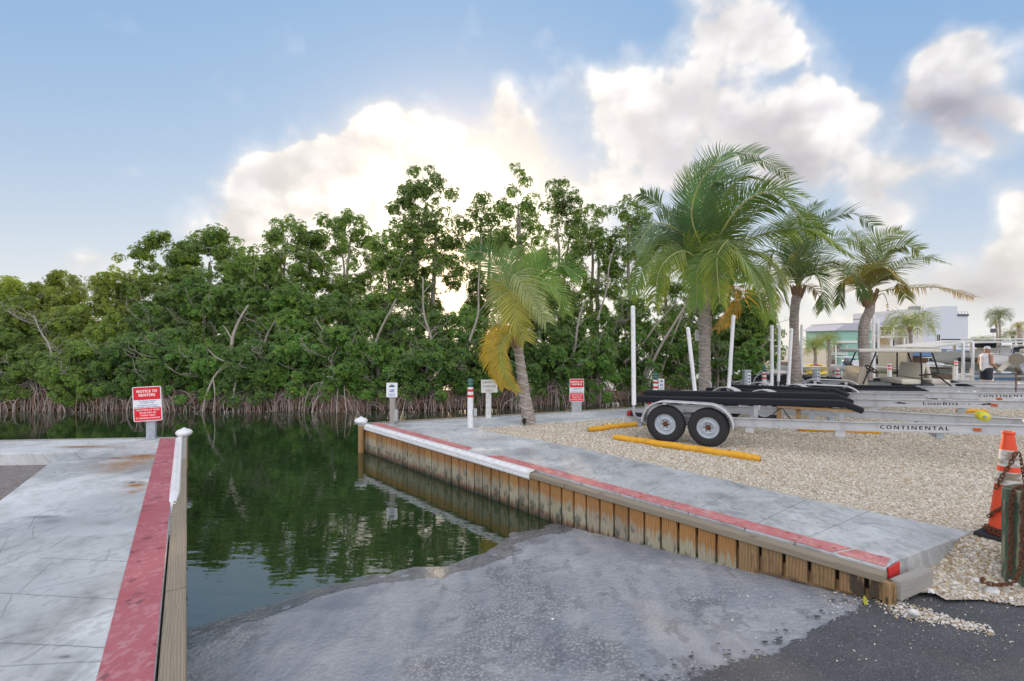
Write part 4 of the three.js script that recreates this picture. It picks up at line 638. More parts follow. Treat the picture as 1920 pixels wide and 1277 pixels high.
function frond(pts, o, rr) {                                    // pts: the midrib; o: n leaflets per side, len, droop, wind, c0 -> c1 colours
  const c = new THREE.CatmullRomCurve3(pts, false, 'centripetal'), N = Math.round(o.n * 1.2), pos = [], col = [], idx = [], up0 = V(0, 1, 0), T = V(0, 0, 0), S = V(0, 0, 0), D = V(0, 0, 0), U = V(0, 0, 0), p = V(0, 0, 0), SF = V(0, 0, 0), ZAX = V(0, 0, 1), faceR = 0.2 + 0.4 * rr();
  for (let i = 0; i < N; i++) {
    const t = 0.14 + 0.855 * (i + rr() * 0.6) / N; c.getPointAt(Math.min(t, 0.995), p); c.getTangentAt(Math.min(t, 0.995), T);
    S.crossVectors(T, up0); if (S.lengthSq() < 0.02) S.set(1, 0, 0); S.normalize(); SF.crossVectors(T, ZAX); if (SF.lengthSq() > 0.04) { SF.normalize(); if (SF.dot(S) < 0) SF.negate(); S.lerp(SF, o.face ?? faceR).addScaledVector(T, -S.dot(T)).normalize(); } U.crossVectors(S, T).normalize();
    const L = o.len * 1.3 * (0.35 + 0.65 * Math.sin(Math.PI * clamp(0.12 + t * 0.84))) * (0.86 + 0.24 * rr()), w = (o.w ?? 0.02) * 0.82, fw = 0.55 + 0.5 * t;
    for (const sg of [-1, 1]) {
      if (rr() < (o.miss ?? 0.02)) continue;
      D.copy(S).multiplyScalar(sg * (1 + (o.twist ?? 0) * sg)).addScaledVector(T, fw).addScaledVector(U, (o.vee ?? 0.25) + 0.16 * (rr() - 0.5)).addScaledVector(T, 0.16 * (rr() - 0.5)).normalize();
      const jit = rr(), jit2 = rr(), q = p.clone(), b0 = pos.length / 3, segs = 4, dv = D.clone(), wd = V(0, 0, 0);
      for (let k = 0; k <= segs; k++) {
        const f = k / segs, ww = w * [0.55, 1, 0.82, 0.5, 0.05][k];
        wd.copy(T).addScaledVector(dv, -T.dot(dv)).normalize().multiplyScalar(ww);
        pos.push(q.x - wd.x, q.y - wd.y, q.z - wd.z, q.x + wd.x, q.y + wd.y, q.z + wd.z);
        const m = clamp(o.mix ? o.mix(t, f) : 0), v = 0.85 + 0.3 * rr(); for (let z = 0; z < 2; z++) col.push(lerp(o.c0[0], o.c1[0], m) * v, lerp(o.c0[1], o.c1[1], m) * v, lerp(o.c0[2], o.c1[2], m) * v);
        q.addScaledVector(dv, L / segs);
        dv.y -= (o.droop ?? 0.3) * (0.8 + 0.4 * jit); dv.x += (o.wind ?? 0.1) + 0.03 * (jit - 0.5); dv.z += 0.04 * (jit2 - 0.5); dv.normalize();
        if (k) { const a = b0 + k * 2; idx.push(a - 2, a - 1, a, a, a - 1, a + 1); }
      }
    }
  }
  const g = new THREE.BufferGeometry(); g.setAttribute('position', new THREE.Float32BufferAttribute(pos, 3)); g.setAttribute('color', new THREE.Float32BufferAttribute(col, 3)); g.setIndex(idx); g.computeVertexNormals();
  const rp = c.getPoints(14);
  return [g, limb(rp, rp.map((_, i) => (o.r ?? 0.022) * (1 - 0.85 * i / 14)), 6)];
}
const GREEN = [0.08, 0.17, 0.01], LIME = [0.36, 0.4, 0.02], GOLD = [0.66, 0.44, 0.02], SILVER = [0.19, 0.25, 0.13];
function palm(o) {
  // o.trunk: [[px, py, r], ...] from the ground up at distance o.d; o.fronds: [[px, py, dz], ...] each from the crown outwards
  const rr = rng(o.sd), base = V((o.trunk[0][0] - CX) / FOC * o.d, o.y0 ?? -0.03, -o.d), W = (px, py, dz = 0) => Q(px, py, o.d + dz).sub(base);
  const t = thing(o.name ?? 'palm_tree', o.label, 'palm tree', base, 0), tp = o.trunk.map(([x, y]) => W(x, y)); tp[0].set(0, -0.05, 0);
  const c = curve(tp, 26), rad = c.map((_, i) => { const f = i / 26 * (o.trunk.length - 1), k = Math.min(Math.floor(f), o.trunk.length - 2); return lerp(o.trunk[k][2], o.trunk[k + 1][2], f - k); });
  const tr = mesh('trunk', limb(c, rad.map((r, i) => r * (1 + 0.035 * ((i * 13) % 3 - 1))), 16), palmBark, t), head = tp[tp.length - 1];
  if (o.rope) { const pts = [], f0 = o.rope[0], f1 = o.rope[1]; for (let i = 0; i <= o.rope[2] * 16; i++) { const f = lerp(f0, f1, i / (o.rope[2] * 16)), k = Math.min(25, Math.floor(f * 26)), p = c[k].clone().lerp(c[k + 1], f * 26 - k), a = i / 16 * 6.283, r = lerp(rad[k], rad[k + 1], f * 26 - k) * 1.05 + 0.006; pts.push(V(p.x + Math.cos(a) * r, p.y + 0.02 * Math.sin(a * 0.37), p.z + Math.sin(a) * r)); } mesh('light_string', limb(pts, 0.007, 5), M.whiteDirty, t); }
  // fibrous boots below the crown
  const boots = []; for (let i = 0; i < 10; i++) { const a = i * 2.4, s = o.boot ?? 0.16; boots.push(limb([V(head.x + Math.cos(a) * s * 0.4, head.y - s * 1.6, head.z + Math.sin(a) * s * 0.4), V(head.x + Math.cos(a) * s * 0.95, head.y - s * 0.3, head.z + Math.sin(a) * s * 0.95), V(head.x + Math.cos(a) * s * 1.5, head.y + s * (0.9 + rr() * 0.6), head.z + Math.sin(a) * s * 1.5)], [s * 0.45, s * 0.4, s * 0.12], 6)); }
  mesh('crown_shaft', boots, fibre, t);
  for (const f of o.fronds) {
    const pts = f.p.map(([x, y, dz]) => W(x, y, dz ?? 0)), [g, rib] = frond([head.clone().add(V(0, 0.05, 0)), ...pts], { n: 46, len: 0.62, c0: GREEN, c1: LIME, mix: (a, b) => b * 0.35, ...o.style, ...f }, rr);
    const m = mesh('frond', g, leaflet, t); mesh('midrib', rib, rachisMat, m);
  }
  return t;
}
palm({ sd: 1, d: 11.0, label: 'small coconut palm with yellow lower fronds and a rope wound trunk at the dock corner', boot: 0.11, rope: [0.02, 0.72, 7],
  trunk: [[993, 793, 0.17], [984, 740, 0.125], [977, 690, 0.11], [972, 655, 0.105], [971, 640, 0.1]],
  style: { len: 0.55, wind: 0.03, n: 54, w: 0.016, miss: 0.0, face: 0.6 },
  fronds: [
    { p: [[958, 560, 0.2], [930, 500, 0.3], [900, 472, 0.3], [870, 478, 0.2]], c0: [0.08, 0.21, 0.06], c1: LIME, len: 0.5, droop: 0.05, vee: 0.1, face: 0.85 },
    { p: [[968, 540, 0.4], [955, 495, 0.7], [958, 468, 0.9]], c0: [0.139, 0.264, 0.078], droop: 0.05, len: 0.5 },
    { p: [[985, 545, 0.3], [1000, 492, 0.5], [1008, 468, 0.7]], c0: [0.155, 0.310, 0.046], c1: LIME, droop: 0.05, len: 0.45 },
    { p: [[990, 550, 0.1], [1022, 508, 0.1], [1056, 498, 0], [1088, 520, -0.1]], c0: [0.08, 0.22, 0.03], c1: LIME, droop: 0.08, len: 0.55, face: 0.85 },
    { p: [[985, 560, -0.3], [1010, 530, -0.5], [1045, 545, -0.6], [1062, 590, -0.6]], c0: [0.155, 0.310, 0.046], c1: [0.465, 0.434, 0.062], droop: 0.12, len: 0.42 },
    { p: [[962, 560, -0.4], [962, 515, -0.7], [985, 540, -0.9], [1025, 605, -1]], c0: [0.310, 0.388, 0.155], c1: [0.527, 0.496, 0.093], droop: 0.16, len: 0.5 },
    { p: [[955, 565, -0.3], [945, 530, -0.5], [935, 560, -0.7], [930, 610, -0.8]], c0: [0.310, 0.372, 0.124], c1: [0.465, 0.434, 0.078], droop: 0.16, len: 0.4, n: 36 },
    { p: [[965, 580, -0.5], [962, 545, -0.8], [965, 590, -1.0], [985, 640, -1.0]], c0: [0.403, 0.403, 0.062], c1: [0.620, 0.465, 0.046], droop: 0.1, len: 0.5, twist: 0 },
    { p: [[950, 625, -0.1], [925, 635, -0.15], [922, 680, -0.2], [945, 728, -0.1]], c0: [0.558, 0.403, 0.046], c1: GOLD, mix: (a, b) => 0.3 + b * 0.9, droop: 0.14, len: 0.3 },
    { p: [[956, 620, 0.2], [935, 618, 0.3], [920, 630, 0.3], [915, 645, 0.3]], c0: GOLD, c1: [0.750, 0.372, 0.046], mix: (a, b) => b, droop: 0.25, len: 0.24, n: 30 },
    { p: [[960, 622, -0.3], [940, 650, -0.4], [945, 700, -0.45], [970, 735, -0.4]], c0: [0.341, 0.372, 0.046], c1: [0.651, 0.419, 0.046], mix: (a, b) => b, droop: 0.1, len: 0.26 },
  ] });
palm({ sd: 2, d: 13.4, label: 'biggest coconut palm with wind swept fronds and a rope wound trunk behind the trailers', boot: 0.19, rope: [0.05, 0.9, 10],
  trunk: [[1323, 758, 0.165], [1322, 680, 0.15], [1321, 610, 0.148], [1322, 560, 0.152], [1330, 515, 0.155]],
  style: { len: 0.64, wind: 0.05, n: 62, w: 0.02, droop: 0.22, r: 0.034 },
  fronds: [
    { p: [[1322, 450, 0.3], [1328, 350, 0.6], [1355, 290, 0.8], [1425, 292, 1.0]], c0: [0.093, 0.186, 0.070], c1: SILVER, len: 0.75, droop: 0.08, wind: 0.12, vee: 0.2 },
    { p: [[1340, 440, -0.4], [1358, 365, -0.8], [1400, 330, -1], [1430, 340, -1.1]], c0: [0.078, 0.186, 0.039], droop: 0.16, wind: 0.12, len: 0.62 },
    { p: [[1310, 450, 0.4], [1290, 400, 0.7], [1300, 330, 1.0], [1345, 300, 1.2]], c0: [0.139, 0.217, 0.078], c1: SILVER, len: 0.6, wind: 0.14, droop: 0.05 },
    { p: [[1352, 450, 0.3], [1395, 385, 0.6], [1450, 352, 0.8], [1515, 372, 0.8]], c0: GREEN, c1: [0.186, 0.248, 0.124], droop: 0.1, wind: 0.14, len: 0.72 },
    { p: [[1350, 465, -0.4], [1410, 400, -0.8], [1470, 385, -1], [1540, 440, -1]], c0: GREEN, droop: 0.2, wind: 0.1, len: 0.66 },
    { p: [[1350, 490, -0.2], [1420, 442, -0.6], [1510, 430, -1], [1590, 475, -1.2]], c0: [0.093, 0.217, 0.039], c1: [0.310, 0.372, 0.046], mix: (a, b) => b * 0.8, droop: 0.34, wind: 0.04, len: 0.72, n: 70 },
    { p: [[1310, 460, 0.1], [1270, 420, 0.1], [1225, 375, 0.1], [1200, 362, 0]], c0: [0.109, 0.202, 0.078], len: 0.6, droop: 0.3, wind: 0.04 },
    { p: [[1305, 470, -0.4], [1268, 430, -0.8], [1225, 420, -1.1], [1190, 470, -1.2]], c0: [0.139, 0.232, 0.116], c1: [0.217, 0.310, 0.109], len: 0.66, droop: 0.28, wind: 0 },
    { p: [[1300, 480, 0.5], [1260, 450, 0.9], [1230, 450, 1.1], [1205, 490, 1.2]], c0: GREEN, len: 0.6, droop: 0.28 },
    { p: [[1295, 500, -0.2], [1245, 482, -0.4], [1210, 500, -0.6], [1183, 555, -0.7]], c0: [0.109, 0.248, 0.039], c1: LIME, mix: (a, b) => b * 0.7, droop: 0.3, wind: 0.02, len: 0.62 },
    { p: [[1330, 490, -0.6], [1335, 470, -1.1], [1310, 500, -1.4], [1306, 575, -1.5]], c0: [0.139, 0.295, 0.062], c1: [0.310, 0.388, 0.062], mix: (a, b) => b * 0.8, droop: 0.24, wind: 0.02, len: 0.6 },
    { p: [[1345, 490, -0.7], [1370, 468, -1.2], [1400, 495, -1.5], [1425, 570, -1.6]], c0: [0.139, 0.295, 0.062], c1: [0.372, 0.434, 0.046], mix: (a, b) => b, droop: 0.3, wind: 0.02, len: 0.66 },
    { p: [[1350, 500, -0.1], [1395, 490, -0.3], [1430, 520, -0.5], [1450, 590, -0.6]], c0: [0.109, 0.248, 0.046], c1: [0.341, 0.403, 0.046], mix: (a, b) => b, droop: 0.3, wind: 0.04, len: 0.6 },
    { p: [[1345, 520, 0.4], [1395, 500, 0.7], [1430, 545, 0.9], [1445, 600, 1]], c0: [0.124, 0.248, 0.046], c1: LIME, droop: 0.28, wind: 0.03, len: 0.55 },
    { p: [[1352, 540, 0.3], [1390, 548, 0.5], [1375, 585, 0.5], [1345, 618, 0.4]], c0: [0.527, 0.403, 0.046], c1: [0.744, 0.372, 0.031], mix: (a, b) => b + 0.2, droop: 0.2, wind: 0, len: 0.5, n: 44 },
    { p: [[1325, 440, -0.5], [1312, 400, -0.8], [1330, 350, -1], [1362, 325, -1]], c0: [0.093, 0.217, 0.046], c1: SILVER, len: 0.6, droop: 0.06, wind: 0.16 },
    { p: [[1330, 430, 0.9], [1365, 330, 1.4], [1420, 300, 1.7], [1480, 330, 1.8]], c0: GREEN, c1: SILVER, len: 0.66, wind: 0.14, droop: 0.08 },
    { p: [[1345, 450, -0.9], [1400, 375, -1.5], [1455, 360, -1.8], [1500, 400, -1.9]], c0: GREEN, len: 0.66, wind: 0.12, droop: 0.16 },
    { p: [[1320, 500, -0.9], [1280, 470, -1.5], [1240, 500, -1.8], [1225, 570, -1.9]], c0: GREEN, c1: LIME, mix: (a, b) => b, len: 0.62, droop: 0.3 },
    { p: [[1340, 480, -0.9], [1365, 450, -1.5], [1345, 480, -1.9], [1350, 570, -2]], c0: GREEN, c1: LIME, mix: (a, b) => b, len: 0.62, droop: 0.28 },
    { p: [[1355, 500, -0.6], [1400, 470, -1], [1450, 500, -1.2], [1475, 570, -1.3]], c0: GREEN, c1: LIME, mix: (a, b) => b * 0.8, len: 0.66, droop: 0.32 },
    { p: [[1300, 490, 0.2], [1262, 465, 0.3], [1225, 460, 0.3], [1200, 500, 0.3]], c0: GREEN, len: 0.62, droop: 0.3 },
    { p: [[1318, 470, -0.8], [1296, 400, -1.3], [1320, 330, -1.6], [1375, 285, -1.6]], c0: [0.078, 0.202, 0.039], c1: SILVER, len: 0.62, droop: 0.05, wind: 0.14 },
  ] });
palm({ sd: 3, d: 15.2, label: 'slim coconut palm between the biggest palm and the golf cart', boot: 0.15,
  trunk: [[1496, 748, 0.175], [1492, 690, 0.15], [1489, 630, 0.135], [1490, 580, 0.13], [1496, 545, 0.14]], style: { len: 0.6, wind: 0.05, n: 46, w: 0.02, droop: 0.22, c0: [0.078, 0.155, 0.046] },
  fronds: [
    { p: [[1500, 470, 0.3], [1505, 410, 0.5], [1535, 380, 0.6]], c1: SILVER, wind: 0.12, droop: 0.06 }, { p: [[1510, 480, -0.4], [1545, 420, -0.7], [1595, 400, -0.8], [1640, 425, -0.8]], c1: SILVER, wind: 0.12, droop: 0.1 },
    { p: [[1512, 495, 0.2], [1560, 450, 0.3], [1610, 450, 0.4], [1650, 480, 0.4]], wind: 0.1 }, { p: [[1485, 480, -0.3], [1475, 420, -0.6], [1490, 390, -0.7]], c1: LIME, droop: 0.1, wind: 0.1 },
    { p: [[1515, 510, -0.5], [1560, 490, -0.9], [1600, 520, -1], [1620, 560, -1]], c1: LIME }, { p: [[1480, 500, 0.2], [1455, 470, 0.4], [1440, 490, 0.5], [1430, 540, 0.5]] },
    { p: [[1490, 510, -0.5], [1470, 500, -0.8], [1455, 525, -0.9], [1452, 575, -0.9]], c1: [0.372, 0.341, 0.062], mix: (a, b) => b }, { p: [[1505, 520, -0.6], [1530, 510, -1], [1545, 545, -1.1], [1545, 580, -1.1]] },
    { p: [[1508, 535, 0.2], [1530, 545, 0.3], [1538, 565, 0.3], [1538, 580, 0.3]], c0: [0.310, 0.248, 0.093], c1: [0.372, 0.264, 0.093], len: 0.3, n: 24 }, { p: [[1498, 490, 0.6], [1520, 430, 1], [1560, 395, 1.1]], wind: 0.12, droop: 0.05, c1: SILVER },
  ] });
palm({ sd: 4, d: 16.6, label: 'bent trunk coconut palm with one long frond reaching right over the white building', boot: 0.2,
  trunk: [[1628, 748, 0.2], [1623, 690, 0.18], [1619, 640, 0.165], [1621, 605, 0.155], [1631, 580, 0.15], [1628, 556, 0.155]], style: { len: 0.6, wind: 0.04, n: 46, w: 0.021, droop: 0.24, c0: [0.109, 0.171, 0.039], c1: [0.310, 0.279, 0.046] },
  fronds: [
    { p: [[1634, 510, 0.2], [1645, 455, 0.3], [1690, 432, 0.4]], wind: 0.1, droop: 0.08 }, { p: [[1628, 510, 0], [1615, 460, 0], [1590, 430, 0]], droop: 0.15 }, { p: [[1640, 510, -0.4], [1665, 470, -0.7], [1700, 460, -0.8], [1725, 470, -0.8]], wind: 0.08, droop: 0.1 },
    { p: [[1645, 525, 0.2], [1690, 497, 0.3], [1730, 482, 0.4], [1772, 492, 0.4]], wind: 0.04 }, { p: [[1655, 545, -0.2], [1700, 540, -0.3], [1765, 540, -0.4], [1828, 558, -0.4]], droop: 0.34, c0: [0.217, 0.202, 0.062], c1: [0.465, 0.372, 0.217], mix: (a, b) => a, len: 0.52, n: 50 },
    { p: [[1600, 515, -0.4], [1560, 498, -0.7], [1535, 505, -0.8], [1515, 525, -0.8]], c1: LIME, mix: (a, b) => b }, { p: [[1615, 520, -0.5], [1650, 500, -0.9], [1675, 515, -1], [1690, 545, -1]], c0: [0.310, 0.264, 0.046], c1: [0.527, 0.341, 0.046], mix: (a, b) => b, droop: 0.3 },
    { p: [[1640, 530, -0.5], [1670, 515, -0.8], [1690, 530, -0.9], [1698, 560, -0.9]], c0: [0.217, 0.232, 0.046] }, { p: [[1610, 530, 0.3], [1590, 520, 0.4], [1578, 545, 0.5], [1575, 570, 0.5]] }, { p: [[1640, 560, 0.1], [1655, 550, 0.1], [1663, 565, 0.1], [1665, 583, 0.1]], len: 0.1, n: 10, c0: [0.310, 0.217, 0.124] },
  ] });

// ---------------------------------------------------------------- signs
function signFace(kind, w, h) {
  return canvasTexture(w, h, (c) => {
    const text = (s, x, y, size, fill, weight = 'bold', max) => { c.font = `${weight} ${size}px sans-serif`; c.fillStyle = fill; c.textAlign = 'center'; c.textBaseline = 'middle'; c.fillText(s, x, y, max); };
    if (kind === 'notice') {
      c.fillStyle = '#f0f1f4'; c.fillRect(0, 0, w, h); c.fillStyle = '#e3202c'; c.fillRect(w * .03, h * .02, w * .94, h * .36); c.fillRect(w * .03, h * .62, w * .94, h * .36);
      text('NOTICE TO', w / 2, h * .135, h * .105, '#fff', 'bold', w * .88); text('RENTERS', w / 2, h * .245, h * .105, '#fff', 'bold', w * .8);
      ['NO PARKING TRAILERS', 'IN COMMON AREA', 'NO PARKING OF VEHICLES', 'IN COMMON PARKING OVERNIGHT'].forEach((s, i) => text(s, w / 2, h * (.42 + .052 * i + (i > 1 ? .02 : 0)), h * .042, '#26407c', 'bold', w * .88));
      ['VIOLATION OF THESE', 'RULES WILL BE', 'TOWED AWAY', 'AT OWNER\'S EXPENSE'].forEach((s, i) => text(s, w / 2, h * (.675 + .078 * i), h * .062, '#fbe9e9', 'bold', w * .88));
    } else if (kind === 'parking') {
      c.fillStyle = '#e6e6de'; c.fillRect(0, 0, w, h);
      text('15MINUTE', w / 2, h * .2, h * .25, '#1c1c1c', 'normal', w * .95); text('PARKING', w / 2, h * .52, h * .25, '#1c1c1c', 'normal', w * .86); text('ONLY', w / 2, h * .83, h * .25, '#1c1c1c', 'normal', w * .5);
      c.strokeStyle = '#1c1c1c'; c.lineWidth = h * .012;
    } else {
      c.fillStyle = '#f2f5f8'; c.fillRect(0, 0, w, h); c.fillStyle = '#27384e'; c.beginPath(); c.moveTo(w * .24, h * .24); c.quadraticCurveTo(w * .5, h * .02, w * .76, h * .24); c.lineTo(w * .76, h * .3); c.lineTo(w * .24, h * .3); c.fill(); c.fillStyle = '#9fb2c6'; c.fillRect(w * .3, h * .19, w * .4, h * .03);
      text(kind, w / 2, h * .55, h * .3, '#1f4fb8', 'bold', w * .6); text('RESERVED', w / 2, h * .78, h * .1, '#2a56b4', 'bold', w * .72); text('PARKING', w / 2, h * .89, h * .1, '#2a56b4', 'bold', w * .6);
    }
  });
}
function plate(w, h, map, edge, r = 0.03) {                      // a flat sheet with rounded corners, the print on its front
  const s = new THREE.Shape(), x = w / 2, y = h / 2; s.moveTo(-x + r, -y); s.lineTo(x - r, -y); s.quadraticCurveTo(x, -y, x, -y + r); s.lineTo(x, y - r); s.quadraticCurveTo(x, y, x - r, y); s.lineTo(-x + r, y); s.quadraticCurveTo(-x, y, -x, y - r); s.lineTo(-x, -y + r); s.quadraticCurveTo(-x, -y, -x + r, -y);
  const g = new THREE.ShapeGeometry(s, 6), uv = g.attributes.uv, p = g.attributes.position; for (let i = 0; i < p.count; i++) uv.setXY(i, p.getX(i) / w + 0.5, p.getY(i) / h + 0.5);
  const b = tidy(new THREE.ExtrudeGeometry(s, { depth: 0.005, bevelEnabled: false })).translate(0, 0, -0.007);
  return [g, b];
}
function signThing(name, label, pos, o) {
  const t = thing(name, label, 'sign', pos, o.turn ?? 0, o.group);
  mesh('post', [bx(o.pw ?? 0.1, o.ph, o.pd ?? 0.1, 0, o.ph / 2 - 0.05, 0, 0.008)], o.pmat ?? M.whiteDirty, t);
  if (o.base) mesh('base_plate', bx(0.2, 0.015, 0.2, 0, 0.01, 0, 0.003), M.galv, t);
  const [f, b] = plate(o.w, o.h, null, null, o.r ?? 0.03), face = mesh('sign_plate', b, M.whiteDirty, t); face.position.set(o.dx ?? 0, o.y, (o.pd ?? 0.1) / 2 + (o.dz ?? 0.012)); face.rotation.set(o.tip ?? 0, o.yaw ?? 0, o.roll ?? 0);
  mesh('print', f, std(lin(0.92, 0.92, 0.92), 0.4, { map: signFace(o.kind, 512, Math.round(512 * o.h / o.w)) }), face);
  mesh('bolt', [cyl(0.008, 0.008, 0.01, 0, o.h * 0.45, 0.003, 8, [Math.PI / 2, 0, 0]), cyl(0.008, 0.008, 0.01, 0, -o.h * 0.45, 0.003, 8, [Math.PI / 2, 0, 0])], M.galv, face);
  return t;
}
const at0 = (px, py) => P(px, py, 0.0);
signThing('notice_sign', 'red and white notice sign tilted on a galvanised post at the left dock', at0(284, 823), { ph: 0.6, pw: 0.15, pd: 0.1, w: 0.5, h: 0.66, y: 0.69, dx: -0.04, roll: 0.045, yaw: -0.2, dz: 0.04, kind: 'notice', pmat: M.galv, base: true, turn: 0.35 });
signThing('notice_sign', 'red and white notice sign on a short grey post behind the small palm', at0(1081, 773), { ph: 0.6, pw: 0.26, pd: 0.09, w: 0.38, h: 0.6, y: 0.59, dx: 0, kind: 'notice', pmat: M.greyPlastic });
signThing('slip_sign', 'white sign with blue 48 on a wooden post at the right dock corner', at0(736, 795), { ph: 0.72, pw: 0.115, pd: 0.1, w: 0.25, h: 0.33, y: 0.78, kind: '48', r: 0.012, pmat: M.greyWood });
mesh('service_box', bx(0.07, 0.26, 0.09, 0.085, 0.2, 0.0, 0.008), M.greyPlastic, scene.children[scene.children.length - 1]);
signThing('parking_sign', 'hand lettered white fifteen minute parking sign on a pale post', at0(916, 783), { ph: 0.72, pw: 0.135, pd: 0.07, w: 0.4, h: 0.32, y: 0.78, dx: 0.02, roll: 0.03, kind: 'parking', r: 0.006 });
signThing('slip_sign', 'small white slip sign behind the first white guide pole', Q(1241, 760, 13.0).setY(0), { ph: 0.7, pw: 0.1, w: 0.15, h: 0.3, y: 0.72, kind: '46', r: 0.01, dx: -0.03, pmat: M.greyWood });
// ---- dock bollards: white tube, red bands, small green lantern
function bollard(label, p, h = 0.87, lamp = true) {
  const t = thing('bollard', label, 'bollard', p, 0, 'white bollards with red bands along the sea wall'), r = 0.066;
  mesh('tube', cyl(r, r, h, 0, h / 2, 0, 20), M.pvc, t);
  mesh('red_band', cyl(r + 0.002, r + 0.002, 0.055, 0, h - 0.06, 0, 20), M.red, t); mesh('red_band', cyl(r + 0.002, r + 0.002, 0.055, 0, h - 0.185, 0, 20), M.red, t);
  mesh('tube_cap', lathe([[0, h + 0.02], [0.04, h + 0.018], [r, h], [r, h - 0.01]].reverse(), 20), M.white, t);
  if (lamp) { const l = mesh('lantern', lathe([[0.05, h], [0.055, h + 0.05], [0.068, h + 0.055], [0.068, h + 0.07], [0.05, h + 0.075], [0.05, h + 0.12], [0.082, h + 0.125], [0.078, h + 0.15], [0.045, h + 0.185], [0.02, h + 0.2], [0.0, h + 0.205]], 20), M.greenMetal, t); mesh('lantern_slats', [0.088, 0.1, 0.112].map((y) => lathe([[0.05, h + y], [0.062, h + y + 0.002], [0.05, h + y + 0.006]], 20)), M.galv, l); }
  return t;
}
const b0 = bollard('white bollard with two red bands and a green lantern beside the parking sign', at0(882, 801));
mesh('outlet_box', bx(0.07, 0.16, 0.09, 0.11, 0.33, 0.02, 0.008), M.greyPlastic, b0); mesh('cable', limb(curve([V(0.1, 0.25, 0.02), V(0.11, 0.12, 0.03), V(0.08, 0.0, 0.05)], 8), 0.008, 6), M.greyPlastic, b0);
bollard('white bollard with red bands and a green lantern behind the rear of the nearest trailer', Q(1229, 760, 12.6).setY(0), 0.86);
bollard('white bollard with red bands and a green lantern left of the slim palm trunk', Q(1433, 760, 15.2).setY(0), 0.9);
bollard('white bollard with red bands right of the slim palm, near the outboard motor', Q(1571, 760, 17.4).setY(0), 0.86, false);
bollard('white bollard with red bands seen under the golf cart roof', Q(1668, 760, 19.2).setY(0), 0.95, false);
bollard('white bollard with red bands left of the cart seat, beyond the trailers', Q(1739, 760, 20.5).setY(0), 0.85, false);
bollard('white bollard with red bands in front of the moored boat bow', Q(1793, 760, 22).setY(0), 0.95, false);
bollard('white bollard with red band beside the standing man', Q(1858, 760, 19).setY(0), 0.75, false);
// ---- power pedestals
function pedestal(label, p, h) { const t = thing('power_pedestal', label, 'pedestal', p); mesh('body', [bx(0.2, h, 0.16, 0, h / 2, 0, 0.015), bx(0.22, 0.05, 0.18, 0, h + 0.02, 0, 0.015)], M.galv, t); mesh('label_plate', bx(0.1, 0.36, 0.012, 0.035, h - 0.22, 0.086, 0.003), M.white, t); mesh('socket', [bx(0.05, 0.05, 0.02, 0.035, h - 0.12, 0.09, 0.004), bx(0.05, 0.05, 0.02, 0.035, h - 0.22, 0.09, 0.004), bx(0.05, 0.05, 0.02, 0.035, h - 0.32, 0.09, 0.004)], std(lin(0.06, 0.12, 0.3), 0.5), t); return t; }
pedestal('blue grey power pedestal between the second and third white guide poles', Q(1400, 760, 14.8).setY(0), 0.95);
pedestal('blue grey power pedestal in front of the dock with the yellow kayaks', Q(1530, 760, 16.4).setY(0), 0.9);
{ const t = thing('meter_box', 'grey metal box mounted on a pole left of the big palm trunk', 'box', Q(1308, 760, 14.2).setY(0)); mesh('pole', bar(V(0.06, -0.05, 0), V(0.06, 2.2, 0), 0.025), M.galv, t); mesh('box', bx(0.13, 0.34, 0.12, 0, 2.05, 0.03, 0.012), M.greyPlastic, t); }
{ const t = thing('hose_bib', 'thin white standpipe with a looped hose beside the big palm trunk', 'standpipe', Q(1332, 760, 13.0).setY(0)); mesh('pipe', bar(V(0, -0.03, 0), V(0, 0.78, 0), 0.018), M.pvc, t); mesh('hose', limb(curve([V(0, 0.72, 0.02), V(0.05, 0.5, 0.03), V(0.03, 0.3, 0.03), V(-0.04, 0.15, 0.04), V(-0.06, 0.02, 0.05)], 14), 0.011, 6), M.pvc, t); mesh('tap', bx(0.05, 0.06, 0.06, 0, 0.7, 0.03, 0.008), M.galv, t); }
{ const t = thing('spot_light', 'small dark ground spotlight at the foot of the small palm', 'light', P(983, 797)); mesh('stake', bar(V(0, -0.03, 0), V(0, 0.06, 0), 0.012), M.black, t); mesh('lamp_housing', cyl(0.035, 0.045, 0.1, 0, 0.09, 0, 14, [0.4, 0, 0]), M.black, t); }
// ---- yellow wheel stops
function stop(label, a, b, r = 0.062) {
  const t = thing('wheel_stop', label, 'wheel stop', a.clone().setY(-0.02)), d = b.clone().sub(a).setY(0), pts = [], n = 24; for (let i = 0; i <= n; i++) pts.push(V(d.x * i / n, 0.045 + 0.006 * Math.sin(i * 1.3), d.z * i / n));
  mesh('bar', limb(pts, pts.map((_, i) => (i === 0 || i === n ? r * 0.7 : r)), 14), M.yellow, t); const q = mesh('anchor_pin', [0.18, 0.82].map((f) => cyl(0.012, 0.012, 0.03, d.x * f, 0.045 + r, d.z * f, 8)), M.rust, t); return t;
}
stop('long yellow wheel stop lying in the gravel in front of the nearest trailer wheels', P(1151, 822), P(1426, 863));
stop('yellow wheel stop running back from the small gravel patch behind the nearest trailer wheels', P(1104, 808), P(1240, 792));
stop('short yellow wheel stop under the bunks of the nearest trailer', P(1497, 806), P(1650, 812));
stop('yellow wheel stop half buried behind the printed beam of the nearest trailer', P(1795, 772), P(1850, 773));
